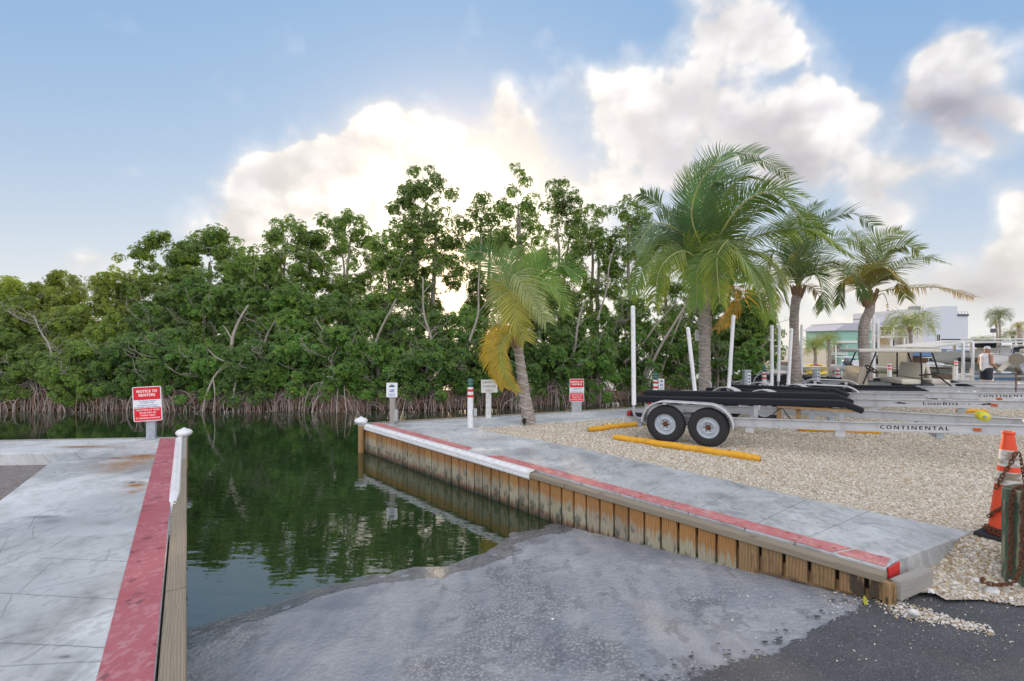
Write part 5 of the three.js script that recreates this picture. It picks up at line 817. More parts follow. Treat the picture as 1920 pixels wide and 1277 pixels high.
{ const a = Q(1845, 733, 15.4), t = thing('wheel_stop', 'yellow and black banded wheel stop at the right edge behind the trailers', 'wheel stop', a.clone().setY(0.0)); [0, 1, 2, 3, 4, 5].forEach((i) => mesh('band', bar(V(i * 0.45 - 0.4, 0.24, 0.06 * i), V(i * 0.45 + 0.05, 0.24, 0.06 * (i + 1)), 0.07, 12), i % 2 ? M.black : M.yellow, t)); mesh('foot', [bx(0.1, 0.2, 0.1, -0.2, 0.08, 0, 0.01), bx(0.1, 0.2, 0.1, 1.9, 0.08, 0.3, 0.01)], M.galv, t); }

// ---------------------------------------------------------------- boat trailers (x forward to the tongue, z towards the camera)
function iBeam(len, h, w = 0.08, t = 0.012) { const s = new THREE.Shape([[-w / 2, -h / 2], [w / 2, -h / 2], [w / 2, -h / 2 + t], [t / 2, -h / 2 + t * 1.6], [t / 2, h / 2 - t * 1.6], [w / 2, h / 2 - t], [w / 2, h / 2], [-w / 2, h / 2], [-w / 2, h / 2 - t], [-t / 2, h / 2 - t * 1.6], [-t / 2, -h / 2 + t * 1.6], [-w / 2, -h / 2 + t]].map(([a, b]) => new THREE.Vector2(a, b))); const g = tidy(new THREE.ExtrudeGeometry(s, { depth: len, bevelEnabled: false })); g.rotateY(Math.PI / 2); return boxUV(g); }
function beamBetween(a, b, h) { const d = b.clone().sub(a), g = iBeam(d.length(), h); g.applyMatrix4(new THREE.Matrix4().makeBasis(d.clone().normalize(), V(0, 1, 0).addScaledVector(d.clone().normalize(), -d.clone().normalize().y).normalize(), d.clone().normalize().cross(V(0, 1, 0)).normalize())); return g.translate(a.x, a.y, a.z); }
const tyreProf = [[0.19, -0.085], [0.2, -0.1], [0.26, -0.108], [0.315, -0.1], [0.338, -0.082], [0.346, -0.05], [0.347, 0.05], [0.338, 0.082], [0.315, 0.1], [0.26, 0.108], [0.2, 0.1], [0.19, 0.085]];
const rimMat = std(lin(0.5, 0.56, 0.62), 0.45, { metalness: 0.35, map: grainMap });
function wheel(parent, x, z, side) {                             // axis along z, its face towards side
  const w = new THREE.Group(); w.name = 'wheel'; w.position.set(x, 0.347, z); parent.add(w);
  const tread = [lathe(tyreProf, 40).rotateX(Math.PI / 2)];
  for (let i = 0; i < 4; i++) tread.push(tidy(new THREE.TorusGeometry(0.3465, 0.004, 5, 40)).translate(0, 0, -0.06 + 0.04 * i));
  mesh('tyre', tread, M.rubber, w);
  const disc = new THREE.Shape(); disc.absarc(0, 0, 0.172, 0, Math.PI * 2); const hub = new THREE.Path(); hub.absarc(0, 0, 0.05, 0, Math.PI * 2, true); disc.holes.push(hub);
  for (let i = 0; i < 8; i++) { const a = i / 8 * 6.283, hpath = new THREE.Path(); hpath.absellipse(Math.cos(a) * 0.135, Math.sin(a) * 0.135, 0.013, 0.021, 0, Math.PI * 2, true, a); disc.holes.push(hpath); }
  const dg = tidy(new THREE.ExtrudeGeometry(disc, { depth: 0.008, bevelEnabled: false, curveSegments: 20 })).translate(0, 0, 0.045);
  const rim = [dg, lathe([[0.165, 0.05], [0.178, 0.06], [0.19, 0.088], [0.205, 0.094], [0.207, 0.088], [0.196, 0.07], [0.19, -0.085], [0.2, -0.095]], 36).rotateX(Math.PI / 2), lathe([[0.05, 0.05], [0.095, 0.06], [0.11, 0.075], [0.118, 0.06], [0.14, 0.05]], 28).rotateX(Math.PI / 2)];
  const r = mesh('rim', rim, rimMat, w);
  mesh('hub_cap', [lathe([[0, 0.13], [0.025, 0.128], [0.033, 0.115], [0.036, 0.06], [0.052, 0.05]].reverse(), 18).rotateX(Math.PI / 2), ...[0, 1, 2, 3, 4, 5].map((i) => cyl(0.01, 0.01, 0.03, Math.cos(i * 1.047) * 0.07, Math.sin(i * 1.047) * 0.07, 0.065, 6, [Math.PI / 2, 0, 0]))], M.rust, r);
  if (side < 0) w.rotation.y = Math.PI;
  return w;
}
function fender(parent, xs, z, top, w = 0.25) {                  // an arch over the wheels at xs
  const x0 = xs[0] - 0.42, x1 = xs[xs.length - 1] + 0.42, sh = [], n = 10, add = (x, y) => sh.push([x, y]);
  for (let i = 0; i <= n; i++) { const a = Math.PI - i / n * Math.PI / 2; add(xs[0] + Math.cos(a) * 0.42, top - 0.4 + Math.sin(a) * 0.4); } for (let i = 0; i <= n; i++) { const a = Math.PI / 2 - i / n * Math.PI / 2; add(xs[xs.length - 1] + Math.cos(a) * 0.42, top - 0.4 + Math.sin(a) * 0.4); }
  const s = new THREE.Shape(); sh.forEach(([x, y], i) => i ? s.lineTo(x, y) : s.moveTo(x, y)); const c = (xs[0] + xs[xs.length - 1]) / 2; [...sh].reverse().forEach(([x, y]) => s.lineTo(c + (x - c) * 0.985, y - 0.012));
  const g = [tidy(new THREE.ExtrudeGeometry(s, { depth: w, bevelEnabled: true, bevelSize: 0.006, bevelThickness: 0.02, bevelSegments: 2 })).translate(0, 0, z - w / 2)];
  const lip = sh.map(([x, y]) => V(x, y, z + w / 2 + 0.02)); g.push(limb(lip, 0.014, 6));
  return mesh('fender', g, M.alu, parent);
}
function printMap(s, dy = 0) { return canvasTexture(1024, 128, (c, w, h) => { c.clearRect(0, 0, w, h); c.fillStyle = '#c9cacb'; c.fillRect(0, 0, w, h); for (let i = 0; i < 900; i++) { const k = 186 + ((i * 37) % 30); c.fillStyle = `rgba(${k},${k},${k + 2},.35)`; c.fillRect((i * 197) % w, (i * 71) % h, 14 + (i * 13) % 30, 2); } c.fillStyle = '#15181c'; c.textBaseline = 'middle'; if (s === 'bolt') { for (const [o, f] of [[40, 1], [984, -1]]) { c.beginPath(); [[0, -8], [60, -18], [52, -32], [130, -8], [180, 4], [140, 2], [110, 20], [104, 6], [50, 12], [58, 2]].forEach(([x, y], i) => { const X = o + f * x, Y = h / 2 + y; i ? c.lineTo(X, Y) : c.moveTo(X, Y); }); c.fill(); } c.font = 'bold 76px sans-serif'; c.fillText('L', 330, h / 2 - 2); c.font = 'bold 62px sans-serif'; c.fillText('OAD', 374, h / 2 + 4); c.font = 'bold 76px sans-serif'; c.fillText('R', 512, h / 2 - 2); c.font = 'bold 62px sans-serif'; c.fillText('ITE', 566, h / 2 + 4); c.strokeStyle = '#555'; c.lineWidth = 3; c.strokeRect(680, 46, 26, 34); c.beginPath(); c.arc(748, 66, 9, 0, 7); c.fill(); } else { c.font = 'bold 84px sans-serif'; let x = 10; for (const ch of s) { c.save(); c.translate(x, h / 2 + 4); c.scale(1.25, 1); c.fillText(ch, 0, 0); c.restore(); x += (c.measureText(ch).width * 1.25 + 9); } } }); }
function trailer(o) {
  const t = thing('boat_trailer', o.label, 'trailer', o.pos, o.turn, o.group), G = 0.15, tip = o.tilt ?? 0.04, front = o.front ?? 5.2, rear = -1.6, yb = (x) => 0.45 + (x - 0.44) * tip + (o.lift ?? 0), zb = 0.84;
  const zt = (x, s = 1) => x < 2.2 ? zb : lerp(zb, 0.06, (x - 2.2) / (front - 0.2 - 2.2) * (s > 0 ? o.taper ?? 0.55 : o.taperFar ?? o.taper ?? 0.55));
  for (const s of [1, -1]) {
    const pts = [rear, 0, 2.2, s < 0 ? o.farEnd ?? front : front].map((x) => V(x, yb(x), s * zt(x, s)));
    const b = mesh('side_beam', [beamBetween(pts[0], pts[2], G), beamBetween(pts[2].clone().add(V(-0.01, 0.001, 0)), pts[3], G - 0.004)], M.aluDull, t);
    if (s > 0 && o.print) {
      const [txt, x0, x1, h] = o.print, a = V(x0, yb(x0), zt(x0) + 0.008), e = V(x1, yb(x1), zt(x1) + 0.008), d = e.clone().sub(a), g = tidy(new THREE.BoxGeometry(d.length(), h, 0.003)); g.applyMatrix4(new THREE.Matrix4().makeRotationFromEuler(new THREE.Euler(0, Math.atan2(-d.z, d.x), Math.atan2(d.y, Math.hypot(d.x, d.z))))); g.translate((a.x + e.x) / 2, (a.y + e.y) / 2, (a.z + e.z) / 2);
      const pm = mesh('lettering', g, std(lin(0.9, 0.9, 0.9), 0.45, { map: printMap(txt) }), b);
    }
    // wheels and fenders
    const axl = o.axles ?? [-0.75, 0];
    for (const x of axl) wheel(t, x, s * 1.04, s);
    if (o.split) for (const x of axl) fender(t, [x], s * 1.05, 0.78); else fender(t, axl, s * 1.05, 0.775);
    mesh('fender_bracket', axl.map((x) => bx(0.07, 0.26, 0.05, x + (x === axl[0] ? -0.3 : 0.3) * 0 + 0.02, 0.6, s * 0.92, 0.005)), M.alu, t);
    // carpeted bunk on its brackets
    const bz = 0.62, bl = o.bunk ?? [-1.55, 2.35], sl = o.bunkSlope ?? 0.035, yk = (x) => 0.73 + sl * (x + 1.5) + (o.bunkUp ?? 0);
    const len = bl[1] - bl[0], bk = bx(len, 0.12, 0.2, 0, 0, 0, 0.03, [0, 0, Math.atan(sl)]).translate((bl[0] + bl[1]) / 2, yk((bl[0] + bl[1]) / 2), s * bz);
    const bunk = mesh('bunk', [bk, bx(0.3, 0.1, 0.19, 0, 0, 0, 0.03, [0, 0, 0.035 - 0.42]).translate(bl[1] + 0.1, yk(bl[1]) - 0.05, s * bz)], M.carpet, t);
    if (o.wood) mesh('bunk_board', woodUV(bx(1.25, 0.04, 0.14, 1.72, yk(1.72) - 0.095, s * bz, 0.005)), M.postWood, bunk);
    for (const [x, m] of [[-1.1, M.alu], [0.75, M.alu], [1.12, o.wood ? M.postWood : M.alu], [1.42, o.wood ? M.postWood : M.galv], [1.62, M.galv], [2.05, M.alu], [2.3, o.wood ? M.postWood : M.galv]]) if (x < bl[1]) { const y0 = yb(x) + 0.05, y1 = yk(x) - 0.07; mesh('bunk_bracket', bx(0.075, y1 - y0, 0.045, x, (y0 + y1) / 2, s * (bz - 0.07), 0.005), m, t); }
    // guide pole: a bent pipe with a white sleeve
    const gp = (o.poles ?? [])[s > 0 ? 0 : 1];
    if (gp) { const [gx, gh, lx, lz] = gp; mesh('pole_bracket', limb(curve([V(gx + 0.3, 0.42, s * 0.85), V(gx + 0.05, 0.4, s * 1.0), V(gx, 0.5, s * 1.04), V(gx, 0.72, s * 1.04)], 12), 0.027, 8), M.galv, t); const top = V(gx + lx, gh, s * 1.04 + (lz ?? 0)); const pl = mesh('guide_pole', bar(V(gx, 0.66, s * 1.04), top, 0.043, 14), M.pvc, t); mesh('pole_tip', tidy(new THREE.SphereGeometry(0.045, 14, 8)).translate(top.x, top.y, top.z), M.white, pl); }
    // tail light
    mesh('tail_light', bx(0.07, 0.1, 0.2, rear + 0.12, 0.47, s * 0.9, 0.01), std(lin(0.35, 0.015, 0.02), 0.25), t); mesh('light_bracket', bx(0.28, 0.07, 0.07, rear + 0.28, 0.46, s * 0.92, 0.008), M.black, t);
    mesh('side_marker', bx(0.09, 0.045, 0.02, 3.74 < front ? 3.74 : front - 0.3, yb(3.74) - 0.01, s * (zt(3.74) + 0.02), 0.006), std(lin(0.5, 0.1, 0.02), 0.3), t);
  }
  mesh('brake_hose', limb(curve([V(-0.2, 0.4, 0.5), V(0.3, 0.5, 0.74), V(0.9, yb(0.9) + 0.02, 0.79), V(1.15, yb(1.1) + 0.26, 0.8), V(1.28, yb(1.2) + 0.1, 0.8), V(1.5, yb(1.5) - 0.05, 0.8), V(2.3, yb(2.3) - 0.06, 0.76)], 40), 0.009, 6), M.black, t);
  mesh('bolt', [-1.1, -0.4, 0.75, 1.12, 1.62, 2.05].flatMap((x) => [-0.04, 0.04].map((y) => cyl(0.012, 0.012, 0.014, x, yb(x) + y, 0.858, 6, [Math.PI / 2, 0, 0]))), M.galv, t);
  mesh('load_plate', [bx(0.16, 0.09, 0.004, -1.2, yb(-1.2), 0.853, 0.001)], M.white, t);
  const ax = o.axles ?? [-0.75, 0];
  for (const x of ax) mesh('axle', bar(V(x, 0.347, -1.02), V(x, 0.347, 1.02), 0.035), M.galv, t);
  for (const x of [-1.3, 0.65, 2.0, 3.3]) mesh('cross_member', bx(0.09, 0.09, 2 * zt(x), x, yb(x) - 0.12, 0, 0.006), M.galv, t);
  mesh('cross_bracket', [0.66, 2.0].flatMap((x) => [1, -1].map((s) => bx(0.14, 0.12, 0.08, x, yb(x) - 0.13, s * (zb - 0.03), 0.006))), M.alu, t);
  mesh('tongue', [bx(1.6, 0.11, 0.1, front + 0.35, yb(front), 0, 0.01)], M.alu, t);
  mesh('jack', [cyl(0.035, 0.035, 0.75, front + 0.4, yb(front) - 0.05, 0.1, 12), cyl(0.06, 0.09, 0.03, front + 0.4, yb(front) - 0.43, 0.1, 12)], M.galv, t);
  if (o.roller) { const [x, y, z] = o.roller, rl = mesh('bow_roller', [lathe([[0.02, -0.11], [0.07, -0.1], [0.075, -0.07], [0.045, 0], [0.075, 0.07], [0.07, 0.1], [0.02, 0.11]], 20).rotateX(Math.PI / 2).translate(x, y, z)], std(lin(0.62, 0.58, 0.03), 0.35), t); mesh('roller_pin', cyl(0.018, 0.018, 0.28, x, y, z, 10, [Math.PI / 2, 0, 0]), M.galv, rl); }
  if (o.winch) {
    const [x, top] = o.winch, w = new THREE.Group(); w.name = 'winch_stand'; t.add(w);
    mesh('stand_post', [bx(0.14, top - yb(x), 0.1, 0, 0, 0, 0.01, [0, 0, 0.42]).translate(x + 0.1, (top + yb(x)) / 2, 0), bx(0.12, 0.8, 0.1, x + 0.35, yb(x) + 0.35, 0, 0.01)], M.galv, w);
    mesh('winch_drum', [cyl(0.13, 0.13, 0.05, x - 0.1, top - 0.12, 0.12, 22, [Math.PI / 2, 0, 0]), cyl(0.08, 0.08, 0.2, x - 0.1, top - 0.12, 0, 18, [Math.PI / 2, 0, 0])], std(lin(0.22, 0.19, 0.14), 0.6, { map: grainMap }), w);
    mesh('bow_stop', [bx(0.3, 0.1, 0.12, x - 0.28, top - 0.3, 0, 0.02, [0, 0, 0.9]), bx(0.26, 0.1, 0.3, x + 0.12, top + 0.06, 0, 0.03)], M.cream, w);
    for (let i = 0; i < 12; i++) mesh('chain_link', tidy(new THREE.TorusGeometry(0.025, 0.007, 6, 12)).scale(0.7, 1.2, 1).rotateY(i % 2 ? Math.PI / 2 : 0).translate(x - 0.12, top - 0.35 - i * 0.045, 0.16), M.rust, w);
  }
  return t;
}
const grp = undefined, TH = 0.507;
trailer({ label: 'nearest aluminium boat trailer with black bunks and a big printed maker name on its beam', pos: V(4.08, -0.02, -9.64), turn: -TH, front: 4.9, taper: 0.42, taperFar: 0.95, wood: true, bunk: [-1.55, 2.1], print: ['CONTINENTAL', 2.52, 3.62, 0.122], poles: [[-1.36, 2.56, -0.02, 0], [-0.52, 2.18, -0.16, 0]], roller: [3.95, 0.72, 0.1] });
trailer({ label: 'second boat trailer with separate wheel arches and lightning marks beside its printed name', pos: V(6.66, -0.02, -11.85), turn: -0.84, front: 4.4, taper: 0.3, farEnd: 2.6, lift: 0.09, tilt: 0.07, split: true, axles: [-0.87, 0], bunk: [-1.6, 1.0], bunkUp: -0.1, print: ['bolt', 2.25, 3.85, 0.125], poles: [[-0.85, 2.5, 0.12, 0], [-0.2, 2.2, 0.08, 0]] });
trailer({ label: 'third boat trailer with one long tandem fender and a grey winch stand at right', pos: V(9.0, -0.02, -13.0), turn: -0.63, front: 4.6, taper: 0.35, tilt: 0.045, lift: 0.13, bunk: [-1.5, 1.55], bunkUp: -0.17, print: ['CONTINENTAL', 2.5, 3.6, 0.12], poles: [[-1.6, 2.3, 0, 0], [-1.7, 2.35, 0.03, 0]], winch: [3.35, 1.62] });
trailer({ label: 'farthest boat trailer behind the golf cart with short black bunk ends', pos: V(10.2, -0.02, -17.6), turn: -0.5, front: 6.5, taper: 0.3, tilt: 0.02, bunk: [-1.5, 4.7], bunkUp: -0.22, bunkSlope: 0.005, poles: [[-1.9, 2.5, 0.02, 0], [0.4, 2.5, 0, 0]] });
{ // two short white rollers standing on the third trailer's tongue
  const p = Q(1790, 738, 11.3), t = thing('keel_roller', 'pair of short white keel roller tubes standing above the trailer tongue', 'roller', p); mesh('tube', bar(V(-0.0, -0.1, 0), V(0.09, 0.05, 0.05), 0.045, 12), M.pvc, t); mesh('tube', bar(V(0.36, -0.12, 0), V(0.45, 0.06, 0.05), 0.045, 12), M.pvc, t); mesh('bracket', bx(0.7, 0.05, 0.06, 0.2, -0.13, 0, 0.008), M.galv, t);
}

// ---------------------------------------------------------------- golf cart (x forward, to the left in the picture)
{
  const t = thing('golf_cart', 'cream golf cart with a flat roof and folded rear seat among the trailers', 'golf cart', Q(1668, 760, 14.4).setY(0.0), Math.PI - 0.12), S = 1.0, Y = 1.63;
  const roof = new RoundedBoxGeometry(2.2, 0.1, 1.12, 3, 0.04); { const p = roof.attributes.position; for (let i = 0; i < p.count; i++) { const x = p.getX(i), z = p.getZ(i); p.setY(i, p.getY(i) + 0.05 * (1 - (x / 1.05) ** 2) - 0.03 * (z / 0.56) ** 2); } roof.computeVertexNormals(); }
  mesh('roof', tidy(roof).translate(0.05, Y, 0), std(lin(0.55, 0.53, 0.47), 0.5), t);
  for (const s of [1, -1]) {
    mesh('front_strut', limb([V(1.02, 0.62, s * 0.5), V(0.66, Y - 0.05, s * 0.5)], 0.02, 8), M.black, t); mesh('rear_strut', limb(curve([V(-0.55, 0.5, s * 0.52), V(-0.53, 1.1, s * 0.52), V(-0.52, Y - 0.05, s * 0.5)], 8), 0.02, 8), M.black, t); mesh('back_strut', limb(curve([V(-0.98, 1.0, s * 0.5), V(-0.9, 1.3, s * 0.5), V(-0.8, Y - 0.04, s * 0.5)], 8), 0.02, 8), M.black, t);
    mesh('arm_rail', limb(curve([V(-0.45, 0.9, s * 0.56), V(-0.85, 0.92, s * 0.56), V(-1.15, 0.7, s * 0.56), V(-1.45, 0.45, s * 0.56)], 14), 0.022, 8), M.black, t);
    for (const x of [0.78, -0.7]) { const w = new THREE.Group(); w.name = 'wheel'; w.position.set(x, 0.23, s * 0.5); t.add(w); mesh('tyre', lathe([[0.12, -0.09], [0.2, -0.1], [0.23, -0.07], [0.23, 0.07], [0.2, 0.1], [0.12, 0.09]], 28).rotateX(Math.PI / 2), M.rubber, w); mesh('hub_cap', lathe([[0, 0.085], [0.08, 0.08], [0.12, 0.06], [0.125, -0.06]].reverse(), 20).rotateX(Math.PI / 2), M.alu, w); }
  }
  mesh('body', [bx(1.75, 0.16, 1.06, 0.0, 0.34, 0, 0.05), bx(0.55, 0.3, 1.06, -0.62, 0.5, 0, 0.06)], std(lin(0.02, 0.03, 0.045), 0.3), t);
  const cowl = tidy(new THREE.ExtrudeGeometry(new THREE.Shape([[1.14, 0.3], [1.12, 0.6], [0.98, 1.1], [0.92, 1.1], [0.84, 0.5], [0.84, 0.3]].map(([a, b]) => new THREE.Vector2(a, b))), { depth: 0.78, bevelEnabled: true, bevelSize: 0.03, bevelThickness: 0.03, bevelSegments: 3 })).translate(0, 0, -0.39);
  mesh('front_cowl', cowl, std(lin(0.4, 0.35, 0.28), 0.45), t); mesh('dashboard', [bx(0.06, 0.34, 0.44, 0.86, 0.78, 0.22, 0.03, [0, 0, 0.25]), bx(0.1, 0.05, 0.8, 0.82, 0.97, 0, 0.02)], M.black, t);
  mesh('steering_column', bar(V(0.8, 0.62, 0.26), V(0.38, 1.0, 0.26), 0.025), M.black, t); const sw = mesh('steering_wheel', [tidy(new THREE.TorusGeometry(0.17, 0.018, 8, 28)), bar(V(-0.16, 0, 0), V(0.16, 0, 0), 0.014), bar(V(0, -0.16, 0), V(0, 0, 0), 0.014)], M.black, t); sw.position.set(0.36, 1.02, 0.26); sw.rotation.set(0, -Math.PI / 2, 0); sw.rotateX(-0.85);
  mesh('seat_base', bx(0.55, 0.16, 1.0, -0.3, 0.7, 0, 0.05), M.cream, t); mesh('seat_back', bx(0.12, 0.46, 0.98, -0.6, 1.02, 0, 0.05, [0, 0, 0.2]), M.cream, t);
  mesh('rear_seat_base', bx(0.5, 0.14, 0.98, -1.08, 0.7, 0, 0.05), M.cream, t); mesh('rear_seat_back', bx(0.11, 0.42, 0.96, -0.76, 1.0, 0, 0.05, [0, 0, -0.22]), M.cream, t); mesh('foot_rest', bx(0.5, 0.05, 0.9, -1.5, 0.4, 0, 0.02, [0, 0, 0.5]), M.black, t);
}
// ---------------------------------------------------------------- traffic cone, chain, green bollard
const chainMat = std(lin(0.14, 0.055, 0.028), 0.9, { map: grainMap, bumpMap: roughBump, bumpScale: 0.002 });
const linkGeo = tidy(new THREE.TorusGeometry(0.021, 0.0065, 7, 14)).scale(0.72, 1.25, 1);
function chain(parent, pts) {                                     // alternate links along the path
  const c = new THREE.CatmullRomCurve3(pts, false, 'centripetal'), n = Math.round(c.getLength() / 0.038), up = V(0, 1, 0), q = new THREE.Quaternion(), q2 = new THREE.Quaternion();
  for (let i = 0; i <= n; i++) { const m = new THREE.Mesh(linkGeo, chainMat); m.name = 'link'; m.position.copy(c.getPointAt(i / n)); q.setFromUnitVectors(up, c.getTangentAt(i / n)); q2.setFromAxisAngle(up, (i % 2) * Math.PI / 2 + 0.3 * Math.sin(i)); m.quaternion.copy(q).multiply(q2); parent.add(m); }
}
{
  const cp = V(4.78, -0.02, -4.62), t = thing('traffic_cone', 'tall orange traffic cone with dirty white bands beside the green post', 'traffic cone', cp, 0.5), H = 1.02, r = (y) => lerp(0.155, 0.043, y / H);
  const orange = std(lin(0.78, 0.075, 0.02), 0.45), dirtyBand = std(lin(1, 1, 1), 0.6, { map: texture(256, 256, (u, v) => { const f = fbm(u * 6, v * 6, 8, 5, 400), g = fbm(u * 3 + 2, v * 2, 8, 3, 404); return mixc([0.62, 0.61, 0.58], [0.26, 0.2, 0.14], sstep(0.44, 0.68, f * 0.6 + g * 0.45)); }) });
  const sec = (y0, y1, e = 0) => lathe([[r(y0) + e, y0], [r(y1) + e, y1]], 36), cone = mesh('cone_body', [sec(0.04, 0.6), sec(0.68, 0.71), sec(0.9, H), lathe([[0.045, H], [0.05, H - 0.006 + 0.012], [0.05, H + 0.025], [0.032, H + 0.028], [0.03, H - 0.04]], 30)], orange, t);
  mesh('orange_band', [sec(0.6, 0.62, 0.0005), sec(0.665, 0.715, 0.001), sec(0.86, 0.91, 0.001)], orange, t); mesh('reflective_band', sec(0.52 + 0.02, 0.665, 0.0012), dirtyBand, t); mesh('reflective_band', sec(0.715, 0.87, 0.0012), dirtyBand, t);
  mesh('base', bx(0.4, 0.055, 0.4, 0, 0.03, 0, 0.02), M.rubber, t);
  const bp = thing('green_bollard', 'weathered green timber bollard post at the right edge wrapped in rusty chain', 'bollard', V(4.42, -0.1, -4.08), 0.32), green = std(lin(1, 1, 1), 0.8, { map: texture(512, 512, (u, v) => { const f = fbm(u * 18, v * 2.5, 32, 4, 420), g = fbm(u * 5, v * 5, 8, 4, 424); let c = mixc([0.035, 0.075, 0.05], [0.105, 0.165, 0.105], f); c = mixc(c, [0.32, 0.31, 0.2], sstep(0.6, 0.72, fbm(u * 9, v * 1.6, 16, 4, 428)) * 0.8); return mixc(c, [0.05, 0.05, 0.035], sstep(0.58, 0.74, g) * 0.5); }), bumpMap: woodBump, bumpScale: 0.006 });
  const sh = new THREE.Shape([[-0.14, -0.1], [-0.1, -0.14], [0.1, -0.14], [0.14, -0.1], [0.14, 0.1], [0.1, 0.14], [-0.1, 0.14], [-0.14, 0.1]].map(([a, b]) => new THREE.Vector2(a, b))), pg = tidy(new THREE.ExtrudeGeometry(sh, { depth: 0.84, bevelEnabled: true, bevelSize: 0.012, bevelThickness: 0.012, bevelSegments: 2 })).rotateX(-Math.PI / 2).translate(0, -0.12, 0);
  const post = mesh('post', boxUV(pg, 1.6), green, bp); mesh('post_top', boxUV(slab(sh.getPoints().map((p) => V(p.x * 0.93, 0, p.y * 0.93)), 0.74, 0.02, 0.003)), std(lin(0.3, 0.29, 0.2), 0.9, { map: M.greyWood.map }), bp);
  const ch = thing('rusty_chain', 'rusty brown chain draped from the traffic cone down the green post', 'chain', V(0, 0, 0));
  const c0 = cp, ring = (y, a, e = 0.012) => V(c0.x + Math.cos(a) * (r(y) + e), c0.y + y, c0.z + Math.sin(a) * (r(y) + e));
  chain(ch, [ring(0.84, 1.75), ring(0.76, 2.2, 0.016), ring(0.64, 2.7, 0.03), ring(0.52, 3.0, 0.035)]);                             // down the left side of the cone
  chain(ch, [ring(0.83, 0.4), ring(0.72, 0.3, 0.02), ring(0.6, 0.7, 0.02), ring(0.5, 1.2, 0.015), ring(0.42, 1.9, 0.012), ring(0.34, 2.6, 0.02), ring(0.27, 3.1, 0.03), ring(0.22, 3.4, 0.02)]);
  chain(ch, Array.from({ length: 9 }, (_, i) => ring(0.085 + 0.008 * (i % 2), 0.2 + i * 0.45, 0.02))); chain(ch, Array.from({ length: 8 }, (_, i) => ring(0.11, 0.5 + i * 0.45, 0.012)));
  const B = (x, y, z) => V(4.42 + x, y, -4.08 + z);
  chain(ch, [B(0.3, 0.66, 0.02), B(0.1, 0.655, 0.0), B(-0.08, 0.658, 0.0), B(-0.155, 0.64, 0.01), B(-0.182, 0.56, 0.01), B(-0.186, 0.35, 0.01), B(-0.19, 0.1, 0.01), B(-0.21, -0.06, 0.02)]);
  chain(ch, [B(0.2, 0.66, 0.07), B(-0.02, 0.658, 0.06), B(-0.13, 0.645, 0.075), B(-0.165, 0.57, 0.085), B(-0.172, 0.38, 0.085), B(-0.18, 0.15, 0.09), B(-0.2, -0.02, 0.09), B(-0.26, -0.1, 0.1), B(-0.36, -0.105, 0.13), B(-0.46, -0.1, 0.15), B(-0.54, -0.095, 0.12), B(-0.5, -0.09, 0.08)]);
}
// ---------------------------------------------------------------- small litter
{ const p = onRamp(1622, 1137), t = thing('fallen_leaf', 'yellow green fallen leaf at the end of the right bulkhead', 'leaf', V(p.x, rampY(p.x, p.z) + 0.015, p.z)); const g = new THREE.PlaneGeometry(0.035, 0.09, 4, 6), q = g.attributes.position; for (let i = 0; i < q.count; i++) { const x = q.getX(i), y = q.getY(i), w = Math.cos(y / 0.09 * 2.8); q.setXYZ(i, x * w, y, Math.abs(x) * 0.5 + 0.012 * Math.sin(y * 40)); } g.computeVertexNormals(); mesh('blade', tidy(g).rotateX(-0.7).translate(0, 0.02, 0), std(lin(0.4, 0.42, 0.03), 0.5, { side: THREE.DoubleSide }), t); }
{ const p = onRamp(1036, 1163), t = thing('shell_scrap', 'tiny white shell scrap lying alone on the ramp', 'shell', V(p.x, rampY(p.x, p.z) + 0.01, p.z)); mesh('shell', [tidy(new THREE.SphereGeometry(0.011, 10, 6, 0, 6.3, 0, 1.6)).scale(1.2, 0.6, 0.9)], M.white, t); }

// ---------------------------------------------------------------- across the basin: houses, boats, docks, palms, a man
const stucco = (r, g, b) => std(lin(r, g, b), 0.9);
const paneMat = std(lin(0.035, 0.05, 0.065), 0.08), trimMat = std(lin(0.72, 0.72, 0.7), 0.6), brownPanel = std(lin(0.2, 0.145, 0.105), 0.7);  // last one: flat brown of the doors, shed shutter and brown panes
function windowAt(parent, x, y, z, w, h, brown) { const f = mesh('window', [bx(w + 0.1, 0.06, 0.08, x, y + h / 2 + 0.03, z, 0.005), bx(w + 0.1, 0.06, 0.1, x, y - h / 2 - 0.03, z + 0.01, 0.005), bx(0.06, h, 0.08, x - w / 2 - 0.02, y, z, 0.005), bx(0.06, h, 0.08, x + w / 2 + 0.02, y, z, 0.005), bx(0.03, h, 0.05, x, y, z, 0.003)], trimMat, parent); mesh('pane', bx(w, h, 0.02, x, y, z + 0.006, 0), brown ? brownPanel : paneMat, f); return f; }
function gable(w, d, y, h, x = 0, z = 0, over = 0.25) { // ridge along x
  const s = new THREE.Shape([[-d / 2 - over, 0], [d / 2 + over, 0], [0, h]].map(([a, b]) => new THREE.Vector2(a, b))); return boxUV(tidy(new THREE.ExtrudeGeometry(s, { depth: w + 2 * over, bevelEnabled: false })).rotateY(Math.PI / 2).translate(x - w / 2 - over, y, z)); }
